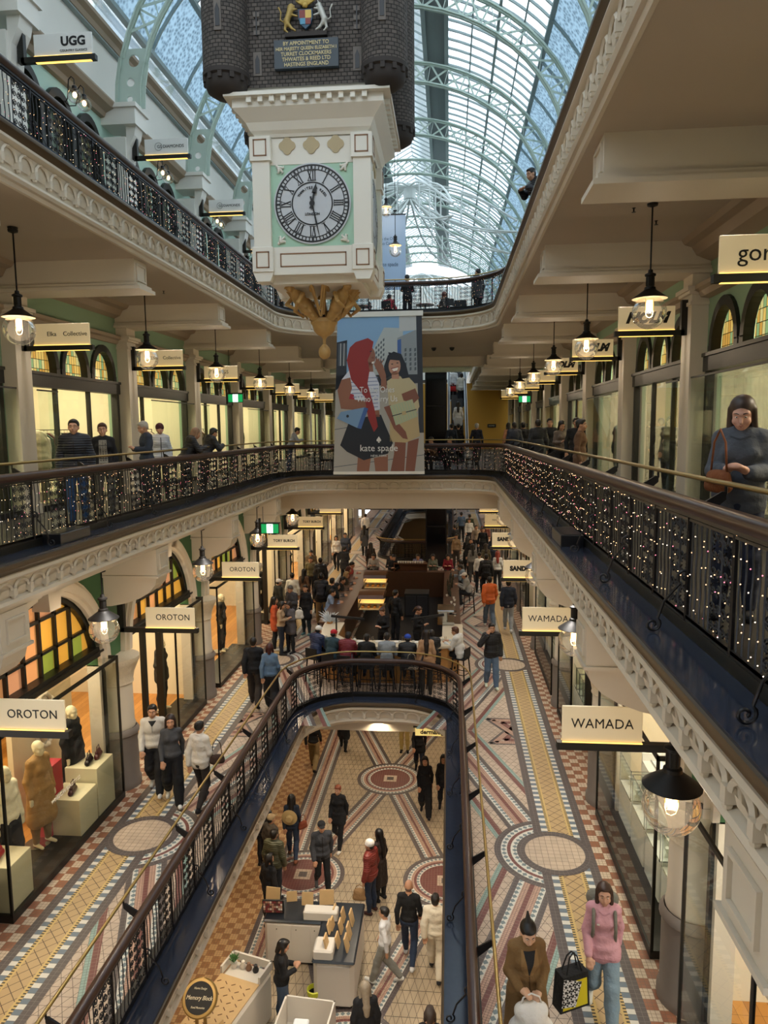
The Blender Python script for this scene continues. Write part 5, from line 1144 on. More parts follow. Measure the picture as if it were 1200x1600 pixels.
# ---------------- people ----------------
V3 = lambda *a: np.array(a, float)
def pose(kind, sex='m', mirror=False):
    sw = .168 if sex == 'm' else .142; hw = .09
    J = dict(pel=V3(0, 0, .93), wai=V3(0, 0, 1.1), che=V3(0, .0, 1.3), nec=V3(0, -.01, 1.46), head=V3(0, .02, 1.607), tilt=0.0)
    def legs(l, r):
        for s, q in ((-1, l), (1, r)):
            n = 'L' if s < 0 else 'R'; J['hip'+n] = V3(s*hw, J['pel'][1], J['pel'][2]-.02); J['kn'+n] = V3(s*(hw+.01), q[0], q[1]); J['an'+n] = V3(s*(hw+.015), q[2], q[3]); J['to'+n] = V3(s*(hw+.03), q[2]+q[4], max(.03, q[3]-.05+q[5]))
    def arms(l, r):
        for s, q in ((-1, l), (1, r)):
            n = 'L' if s < 0 else 'R'; b = J['che']; J['sh'+n] = V3(s*sw, b[1]-.01, b[2]+.11); J['el'+n] = V3(*q[0])*V3(s, 1, 1); J['wr'+n] = V3(*q[1])*V3(s, 1, 1); J['hd'+n] = V3(*q[2])*V3(s, 1, 1)
    std = (.02, .5, -.01, .08, .14, 0)
    dn = ((sw+.06, -.03, 1.14), (sw+.07, .04, .89), (sw+.065, .06, .8))
    if kind == 'stand': legs(std, (.0, .5, -.03, .08, .14, 0)); arms(dn, dn)
    elif kind == 'walk':
        legs((.14, .52, .26, .1, .14, .05), (.03, .5, -.3, .17, .12, -.08)); arms(((sw+.05, -.1, 1.15), (sw+.04, -.12, .9), (sw+.03, -.11, .81)), ((sw+.05, .02, 1.14), (sw+.03, .17, .92), (sw+.02, .22, .84)))
    elif kind == 'phone':
        J['head'] = V3(0, .05, 1.597); J['tilt'] = .35; legs(std, (.03, .5, .02, .08, .14, 0)); arms(((sw+.04, .02, 1.16), (.08, .24, 1.16), (.03, .29, 1.2)), ((sw+.04, .02, 1.16), (.09, .24, 1.17), (.04, .29, 1.21)))
    elif kind == 'call': legs((.1, .52, .16, .09, .14, .03), (.02, .5, -.18, .12, .13, -.04)); arms((dn[0], dn[1], dn[2]), ((sw+.14, .08, 1.2), (.12, .14, 1.46), (.085, .12, 1.55)))
    elif kind == 'bag': legs((.12, .52, .2, .09, .14, .04), (.03, .5, -.24, .15, .12, -.06)); J['head'] = V3(0, .05, 1.6); J['tilt'] = .3; arms(((sw+.05, -.0, 1.14), (.1, .2, 1.05), (.04, .26, 1.02)), ((sw+.05, -.0, 1.14), (.13, .22, 1.1), (.06, .28, 1.08)))
    elif kind == 'lean':
        J.update(wai=V3(0, .06, 1.08), che=V3(0, .16, 1.25), nec=V3(0, .22, 1.39), head=V3(0, .28, 1.5)); J['tilt'] = .3; legs((.0, .5, -.04, .08, .14, 0), (-.04, .5, -.12, .08, .14, 0)); arms(((sw+.06, .28, 1.12), (.12, .45, 1.19), (.05, .47, 1.2)), ((sw+.06, .28, 1.12), (.13, .45, 1.19), (.06, .48, 1.2)))
    elif kind == 'sit':      # on a high stool, forearms on the counter
        J.update(pel=V3(0, 0, .78), wai=V3(0, .03, .95), che=V3(0, .1, 1.13), nec=V3(0, .14, 1.28), head=V3(0, .18, 1.4)); J['tilt'] = .2
        legs((.4, .78, .33, .38, .13, 0), (.41, .77, .3, .36, .13, 0)); arms(((sw+.05, .2, .97), (.12, .42, 1.06), (.06, .48, 1.08)), ((sw+.05, .2, .97), (.14, .42, 1.06), (.08, .5, 1.08)))
    return J
SHOE_R = (.042, .034)
def hand(J, n, s):
    w, h = J['wr'+n], J['hd'+n]; d = (h-w)/np.linalg.norm(h-w); up = V3(0, 0, 1) if abs(d[2]) < .7 else V3(0, 1, 0); x = np.cross(d, up); x /= np.linalg.norm(x); y = np.cross(x, d)
    p = [(tuple(w), tuple(w+d*.05), .024, .03), (tuple(w+d*.05-x*.016), tuple(w+d*.085-x*.02), .017, .014), (tuple(w+d*.05+x*.016), tuple(w+d*.085+x*.02), .017, .014)]
    c = -y if s*0 == 0 else y
    for i, (o, l) in enumerate(((-.03, .055), (-.01, .066), (.01, .062), (.029, .048))):
        b = w+d*.085+x*o; m = b+d*l*.5+c*.006; e = m+d*l*.42+c*.018; p += [(tuple(b), tuple(m), .0095, .009), (tuple(m), tuple(e), .009, .0075)]
    th = V3(0, 0, 0)-x*(1 if s > 0 else -1); b = w+d*.03+th*.022; m = b+th*.03+d*.028; e = m+d*.03+th*.004+c*.008; p += [(tuple(b), tuple(m), .012, .0105), (tuple(m), tuple(e), .0105, .0085)]
    return p
def headp(J):
    t = J['tilt']; c, s = cos(-t), sin(-t); R = np.array([[1, 0, 0], [0, c, -s], [0, s, c]]); H = J['head']
    W = lambda x, y, z: tuple(H+R @ V3(x, y, z)); return W, R
def body_prims(J, sex):
    W, R = headp(J); f = 1 if sex == 'm' else .9; P = []
    P += [('e', tuple(J['pel']), (.155, .11, .13), None), ('e', tuple(J['wai']), (.125*f, .095, .14), None), ('e', tuple(J['che']), (.16*f, .108, .18), None), (tuple(J['che']+V3(0, 0, .12)), tuple(J['nec']), .07, .052), (tuple(J['nec']), W(0, -.015, -.06), .05, .05)]
    if sex == 'f': P += [('e', tuple(J['che']+V3(s*.065, .085, .0)), (.05, .04, .055), None) for s in (-1, 1)]
    P += [('e', W(0, -.012, .03), (.077, .097, .095), R), ('e', W(0, .022, -.045), (.058, .066, .07), R), ('e', W(0, .055, -.09), (.026, .024, .022), R), (W(0, .085, .012), W(0, .107, -.03), .009, .0135), ('e', W(0, .082, -.062), (.024, .014, .012), R)]
    for s in (-1, 1): P += [('e', W(s*.078, -.01, -.01), (.01, .02, .03), R), ('e', W(s*.04, .055, -.035), (.026, .028, .026), R), (W(s*.015, .086, .03), W(s*.05, .073, .032), .0085, .008)]
    for n, s in (('L', -1), ('R', 1)):
        P += [(tuple(J['sh'+n]-V3(s*.02, 0, 0)), tuple(J['el'+n]), .052*f, .038*f), (tuple(J['el'+n]), tuple(J['wr'+n]), .04*f, .026*f), (tuple(J['che']+V3(s*.06, 0, .13)), tuple(J['sh'+n]), .06, .055*f)]
        P += hand(J, n, s)
        P += [(tuple(J['hip'+n]), tuple(J['kn'+n]), .085, .055), (tuple(J['kn'+n]), tuple(J['kn'+n]*.55+J['an'+n]*.45+V3(0, -.015, 0)), .055, .052), (tuple(J['kn'+n]*.55+J['an'+n]*.45+V3(0, -.015, 0)), tuple(J['an'+n]), .052, .036), (tuple(J['an'+n]-V3(0, .03, .03)), tuple(J['to'+n]), .033, .026)]
    return P
def top_prims(J, sex, length, puff):
    f = 1 if sex == 'm' else .9; a = .012+puff*.8; P = [('e', tuple(J['wai']), ((.135 if sex == 'm' else .118)+a, .1+a, .17), None), ('e', tuple(J['che']), (.158*f+a, .11+a, .17+a), None)]
    P.append(('e', tuple(J['pel']+V3(0, 0, .05)), (.163+a, .125+a, .09), None))
    if sex == 'f': P += [('e', tuple(J['che']+V3(s*.065, .085, .0)), (.052+a*.5, .04+a*.6, .06), None) for s in (-1, 1)]
    d = J['pel']-J['wai']; P += [(tuple(J['wai']-V3(.05, 0, 0)), tuple(J['pel']-V3(.07, 0, .02)), .085+a, .09+a), (tuple(J['wai']+V3(.05, 0, 0)), tuple(J['pel']+V3(.07, 0, -.02)), .085+a, .09+a)]
    P += [(tuple(J['che']+V3(0, -.01, .13)), tuple(J['nec']-V3(0, .015, .045)), .064+a, .046+a*.6)]
    if .018 < puff: P += [('e', tuple(J['nec']+V3(0, -.075, -.05)), (.095, .05, .06), None)]
    for n, s in (('L', -1), ('R', 1)):
        sh, el, wr = J['sh'+n], J['el'+n], J['wr'+n]; P += [(tuple(J['che']+V3(s*.06, 0, .12)), tuple(sh), .058+a, .05*f+a*.8), (tuple(sh-V3(s*.015, 0, 0)), tuple(el), .052*f+a*.8, .043*f+a*.8), (tuple(el), tuple(wr*.93+el*.07), .043*f+a*.8, .032*f+a*.8)]
        if length:
            hp = J['hip'+n]; kn = J['kn'+n]; e = hp+(kn-hp)*min(1, length); P.append((tuple(hp), tuple(e), .1+a, .095+a+.02*length))
            if length > 1: e2 = kn+(J['an'+n]-kn)*(length-1); P.append((tuple(e), tuple(e2), .115+a, .11+a))
    if length:
        m0 = (J['hipL']+J['hipR'])/2; m1 = (J['knL']+J['knR'])/2; e = m0+(m1-m0)*min(1, length); P.append((tuple(m0), tuple(e), .11+a, .1+a))
        if length > 1: e2 = m1+((J['anL']+J['anR'])/2-m1)*(length-1); P.append((tuple(e), tuple(e2), .1+a, .1+a))
    return P
def trouser_prims(J, wide):
    P = [('e', tuple(J['pel']), (.166, .122, .12), None)]
    for n in 'LR':
        hp, kn, an = J['hip'+n], J['kn'+n], J['an'+n]; P += [(tuple(hp), tuple(kn), .098+wide*.3, .068+wide), (tuple(kn), tuple(kn*.55+an*.45+V3(0, -.018, 0)), .07+wide, .068+wide), (tuple(kn*.55+an*.45+V3(0, -.018, 0)), tuple(an*.96+kn*.04), .068+wide, .05+wide)]
    return P
def shoe_prims(J, n): a, t = J['an'+n], J['to'+n]; return [(tuple(a-V3(0, .045, .04)), tuple(t-V3(0, 0, .0)), .042, .036), (tuple(a), tuple(a-V3(0, .01, .035)), .042, .045)]
def hair_prims(J, st, W, R):
    cap = [('e', W(0, -.025, .045), (.088, .1, .093), R)]
    if st == 'short': return cap+[('e', W(0, .03, .095), (.06, .055, .03), R), ('e', W(0, -.07, -.01), (.07, .04, .06), R)]
    if st in ('long', 'straight'):
        b = J['nec']; L = .2 if st == 'long' else .34
        P = cap+[('e', W(0, -.022, .068), (.084, .09, .076), R)]
        for s in (-1, 1): P += [(W(s*.075, -.0, .04), tuple(b+V3(s*.085, .0-.01, -.03)), .028, .03), (tuple(b+V3(s*.085, -.01, -.03)), tuple(b+V3(s*.075, .0, -L*.6)), .03, .018)]
        return P+[(W(0, -.07, .0), tuple(b+V3(0, -.09, -.08)), .065, .06), (tuple(b+V3(0, -.09, -.08)), tuple(b+V3(0, -.12, -L)), .07, .045)]
    if st == 'bob': return cap+[(W(s*.07, -.02, .03), W(s*.08, -.0, -.1), .032, .026) for s in (-1, 1)]+[(W(0, -.07, .02), W(0, -.08, -.1), .06, .045), ('e', W(0, .03, .1), (.06, .06, .025), R)]
    if st == 'bun': return cap+[('e', W(0, -.1, .1), (.04, .04, .04), R), ('e', W(0, .02, .085), (.072, .07, .035), R)]
    if st == 'topknot': return cap+[('e', W(0, .02, .085), (.072, .07, .035), R), (W(0, -.05, .13), W(0, -.1, .2), .035, .012)]
    if st == 'ponytail': return cap+[('e', W(0, .02, .085), (.072, .07, .035), R), (W(0, -.11, .04), W(0, -.15, -.1), .035, .02)]
    if st == 'bald': return [('e', W(0, -.075, -.02), (.066, .035, .04), R)]
    if st == 'cap': return [('e', W(0, -.015, .06), (.092, .104, .08), R), ('e', W(0, .115, .055), (.065, .065, .012), R)]
    if st == 'beanie': return [('e', W(0, -.015, .06), (.095, .108, .095), R), ('e', W(0, -.0, .035), (.093, .106, .03), R)]
MESH = {}
def getm(key, fn):
    if key not in MESH: MESH[key] = fn()
    return MESH[key]
M_skin = {}
def skinm(c):
    if c not in M_skin: M_skin[c] = mat('skin_'+c.strip('#'), c, .5, noise=.05, nscale=12)
    return M_skin[c]
def cloth(c, puff=False, kind='cloth'):
    n = ('quilted_' if puff else 'cloth_')+c.strip('#')
    if n in MATS: return MATS[n]
    m = mat(n, c, .85 if not puff else .5, noise=.12, nscale=9, bump=.0 if puff else 1.0)
    if not puff:
        for q in m.node_tree.nodes:
            if q.type == 'BUMP': q.inputs['Distance'].default_value = .03
    if puff:
        nt = m.node_tree; b = nt.nodes['Principled BSDF']; tc = nt.nodes.new('ShaderNodeTexCoord'); w = nt.nodes.new('ShaderNodeTexWave'); w.bands_direction = 'Z'; w.inputs['Scale'].default_value = 8; w.inputs['Distortion'].default_value = .6
        w.wave_profile = 'SIN'; bp = nt.nodes.new('ShaderNodeBump'); bp.inputs['Strength'].default_value = 1; bp.inputs['Distance'].default_value = .007; nt.links.new(tc.outputs['Object'], w.inputs['Vector']); nt.links.new(w.outputs['Fac'], bp.inputs['Height']); nt.links.new(bp.outputs[0], b.inputs['Normal'])
    return m
def face_mesh(J, part):
    W, R = headp(J); a = MB(); rm = Matrix(R.tolist())
    if part == 'eyes':
        for s in (-1, 1): a.ell(W(s*.031, .079, .006), (.012, .0085, .0055), 10, 6, rot=rm); a.ell(W(s*.031, .0855, .0055), (.0055, .003, .0045), 8, 5, mi=1, rot=rm)
        return a.build('eyes', [mat('eye_white', '#d8d2c8', .3), mat('iris_dark', '#24160e', .3)], smooth=True, link=False)
    if part == 'brows':
        for s in (-1, 1): a.tube([W(s*.014, .094, .032), W(s*.032, .091, .038), W(s*.05, .078, .033)], [.0035, .004, .002], 5)
        return a.build('eyebrows', mat('brow_dark', '#1f1612', .8), smooth=True, link=False)
    a.tube([W(-.022, .084, -.062), W(-.01, .093, -.058), W(0, .094, -.06), (W(.01, .093, -.058)), W(.022, .084, -.062)], [.002, .0055, .005, .0055, .002], 6); a.tube([W(-.019, .084, -.064), W(0, .093, -.069), W(.019, .084, -.064)], [.002, .006, .002], 6)
    return a.build('lips', mat('lips_rose', '#8d4a42', .4), smooth=True, link=False)
def person(x, y, z, rz, label, pz='stand', sex='m', top='#22242a', tl=0.0, puff=0.0, bot='#1c1e24', wide=.0, hair='short', hc='#15100d', skin='#b98a6c', shoe='#15151a', h=1.0, fine=False, group=None, detail=None):
    t = thing('person', label, 'person', (x, y, z), rz, group); J = pose(pz, sex); t.scale = (h, h, h); k = (pz, sex); v = .0075 if fine else .0115
    def add(nm, key, fn, m):
        me = getm((nm,)+key, fn); o = obj(nm, me, t)
        if o.material_slots: o.material_slots[0].link = 'OBJECT'; o.material_slots[0].material = m
        return o
    W, R = headp(J)
    add('body', k+(fine,), lambda: sdf_build('body', body_prims(J, sex), v, skinm(skin), .022), skinm(skin))
    add('top', k+(tl, puff, fine), lambda: sdf_build('top', top_prims(J, sex, tl, puff), v+.002, cloth(top), .024), cloth(top, puff >= .03))
    add('trousers', k+(wide, fine), lambda: sdf_build('trousers', trouser_prims(J, wide), v+.002, cloth(bot), .03), cloth(bot))
    for n in 'LR': add('shoe', k+(n,), lambda: sdf_build('shoe', shoe_prims(J, n), .01, cloth(shoe), .02), cloth(shoe))
    tm = MESH[('top',)+k+(tl, puff, fine)]
    if puff >= .02 and detail is None and pz in ('stand', 'walk', 'phone', 'call'): obj('zip', getm(('zip',)+k+(tl, puff, fine), lambda: decal('zip', tm, [[(0, J['che'][2]+.12-.03*i) for i in range(17)]], .016, mat('zip_dark', '#0c0c0e', .4))), t)
    for nm_, sh_, c_ in (detail or []): obj(nm_, decal(nm_, tm, sh_, .012, cloth(c_)), t)
    nm = 'hat' if hair in ('cap', 'beanie') else 'hair'
    add(nm, k+(hair, fine), lambda: sdf_build(nm, hair_prims(J, hair, W, R), v-.001, cloth(hc), .02), cloth(hc) if nm == 'hat' else mat('hair_'+hc.strip('#'), hc, .45, noise=.3, nscale=30))
    if nm == 'hat': add('hair', k+('under',), lambda: sdf_build('hair', [('e', W(0, -.06, -.005), (.078, .055, .06), R)], .01, cloth('#15100d'), .02), mat('hair_15100d', '#15100d', .45))
    for q in ('eyes', 'eyebrows', 'lips'): obj(q, getm((q,)+(pz,), lambda: face_mesh(J, {'eyes': 'eyes', 'eyebrows': 'brows', 'lips': 'lips'}[q])), t)
    return t, J
from mathutils.bvhtree import BVHTree
BVH = {}
def decal(name, me, shapes, w, m):
    # strips (lists of (x,z)) or filled rows (('rows', [(z,x0,x1),...])) laid on the front of a garment
    if me.name not in BVH: BVH[me.name] = BVHTree.FromPolygons([v.co for v in me.vertices], [p.vertices for p in me.polygons])
    bv = BVH[me.name]; a = MB()
    def hit(x, z):
        h = bv.ray_cast(Vector((x, 1, z)), Vector((0, -1, 0))); return None if h[0] is None else h[0]+h[1]*.003+Vector((0, .002, 0))
    def quad(P):
        H = [hit(*p) for p in P]
        if all(q is not None for q in H) and max(q.y for q in H)-min(q.y for q in H) < .12: a.face(H)
    for sh in shapes:
        if sh[0] == 'rows':
            R_ = sh[1]
            for (z0_, a0, b0), (z1_, a1, b1) in zip(R_[:-1], R_[1:]):
                for i in range(6): t0, t1 = i/6, (i+1)/6; quad([(a0+(b0-a0)*t0, z0_), (a0+(b0-a0)*t1, z0_), (a1+(b1-a1)*t1, z1_), (a1+(b1-a1)*t0, z1_)])
        else:
            for p, q in zip(sh[:-1], sh[1:]):
                d = Vector((q[0]-p[0], q[1]-p[1])).normalized(); n = Vector((-d.y, d.x))*w/2; quad([(p[0]+n.x, p[1]+n.y), (q[0]+n.x, q[1]+n.y), (q[0]-n.x, q[1]-n.y), (p[0]-n.x, p[1]-n.y)])
    return a.build(name, m, smooth=True, link=False, fix=False)
def vrows(z0_, z1_, w0, w1, n=12, cx_=0): return ('rows', [(z0_+(z1_-z0_)*i/n, cx_-(w0+(w1-w0)*i/n)/2, cx_+(w0+(w1-w0)*i/n)/2) for i in range(n+1)])
def line(p, q, n=12): return [(p[0]+(q[0]-p[0])*i/n, p[1]+(q[1]-p[1])*i/n) for i in range(n+1)]
# bags -----------------------------------------------------------
def softbag(name, label, cat, loc, c, size=(.18, .06, .15), rz=0, strap=.25, group=None, m=None):
    t = thing(name, label, cat, loc, rz, group); sx, sy, sz = size
    obj('pouch', sdf_build('pouch', [('e', (0, 0, 0), (sx, sy, sz*.8), None), (( -sx*.7, 0, -sz*.5), (sx*.7, 0, -sz*.5), sy*.95, sy*.95), ((-sx*.6, 0, sz*.4), (sx*.6, 0, sz*.4), sy*.6, sy*.6)], .012, m or cloth(c), .04), t)
    a = MB(); a.tube([(-sx*.7, 0, sz*.6), (-sx*.5, 0, sz*.6+strap*.7), (0, 0, sz*.6+strap), (sx*.5, 0, sz*.6+strap*.7), (sx*.7, 0, sz*.6)], .009, 6); a.build('strap', m or cloth(c), t, smooth=True); return t
def backpack(P, y, z, rz, label, c, s=1.0):
    t = thing('backpack', label, 'backpack', (P[0], P[1], z), rz)
    obj('pack', sdf_build('pack', [('e', (0, -.22*s, .0), (.15*s, .1*s, .25*s), None), ((-.09*s, -.2*s, .18*s), (.09*s, -.2*s, .18*s), .09*s, .09*s), ((-.09*s, -.21*s, -.16*s), (.09*s, -.21*s, -.16*s), .09*s, .09*s), ((-.07*s, -.3*s, -.08*s), (.07*s, -.3*s, -.08*s), .06*s, .06*s)], .014, cloth(c), .04), t)
    a = MB()
    for e in (-1, 1): a.tube([(e*.1, -.14, .2), (e*.115, -.05, .25), (e*.12, .1, .2), (e*.125, .14, .02), (e*.13, .05, -.16), (e*.11, -.14, -.18)], .02, 6)
    a.build('shoulder_straps', cloth(c), t, smooth=True); return t
B = dict
G0, GA, G1 = ZB, ZA, ZC
def face(dx, dy): return math.atan2(dy, dx)-pi/2      # heading of the local +Y axis
TOW, AWAY = pi, 0.0
# near figures on the ground floor
person(1.8, 8.0, G0, pi-.12, 'person in a pink sweatshirt and light jeans walking with a grey backpack', 'walk', 'f', '#cf9aa4', .12, .012, '#7f94a3', .018, 'bob', '#3f2a20', '#c99a80', '#dcd8cc', .99, True, detail=[('neckband', [line((-.06, 1.425), (0, 1.40), 5)+line((0, 1.40), (.06, 1.425), 5)[1:]], '#b98590'), ('hem', [line((-.14, .86), (.14, .86), 14)], '#b98590'), ('chest_badge', [vrows(1.31, 1.29, .03, .03, 2, .07)], '#e8e0d8')])
backpack((1.8, 8.0), 0, G0+1.2, pi-.12, 'large grey travel backpack on the person in the pink sweatshirt', '#77756a', 1.05)
person(.84, 7.3, G0, pi+.15, 'person in a long camel coat with a black topknot holding a plastic bag', 'bag', 'f', '#765a35', 1.15, .02, '#1c1a18', .0, 'topknot', '#0e0b0a', '#d3a88a', '#1a1513', 1.0, True, detail=[('shirt_front', [vrows(1.43, 1.16, .13, .01)], '#1d1d20'), ('lapel', [('rows', [(1.44-.026*i, .065-.0055*i, .065-.0055*i+.02+.045*min(1, i/6)*(1 if i < 8 else (12-i)/4)) for i in range(12)])], '#8a6b42'), ('lapel', [('rows', [(1.44-.026*i, -(.065-.0055*i)-.02-.045*min(1, i/6)*(1 if i < 8 else (12-i)/4), -(.065-.0055*i)) for i in range(12)])], '#8a6b42'), ('coat_edge', [line((.0, 1.15), (-.01, .62), 20)], '#4a361c')])
softbag('plastic_bag', 'crumpled white plastic carrier bag held by the person in the camel coat', 'bag', (.86, 7.0, G0+.82), '#e4e2dd', (.17, .13, .24), .15, .14)
def _knot():
    n = NT('black_white_print_cloth', .6); a_ = n.cell(n.u, .05, .5); b_ = n.cell(n.v, .07, .5); c_ = n.cell(n.lin(1, 1), .06, .4); return n.out(n.mix(n.M('ABSOLUTE', n.M('SUBTRACT', n.M('MULTIPLY', a_, c_), b_)), '#101014', '#d9d9dc'))
t = thing('shopping_bag', 'black and yellow tote bag with knotted print carried beside the pink sweatshirt', 'bag', (1.42, 7.85, G0+.52), -pi/2+.45)
a = MB(); a.prism([(-.2, -.24), (.2, -.24), (.17, .2), (-.17, .2)], -.085, .085, 'x'); a.build('bag_body', cloth('#141416'), t)
a = MB(); a.face([(.088, -.17, -.21), (.088, .17, -.21), (.088, .15, .13), (.088, -.15, .13)]); a.build('yellow_panel', mat('bag_yellow', '#d3c21e', .5), t)
a = MB(); P = [(.092, -.19, -.16), (.092, .0, -.2), (.092, .08, .1), (.092, -.165, .19)]; a.face(P, [(p[1], p[2]) for p in P]); a.build('print_panel', _knot(), t); a = MB()
for e in (-.05, .05): a.tube([(e, -.1, .2), (e*.5, -.05, .38), (e*.3, 0, .42), (e*.5, .05, .38), (e, .1, .2)], .009, 5)
a.build('handles', cloth('#141416'), t)
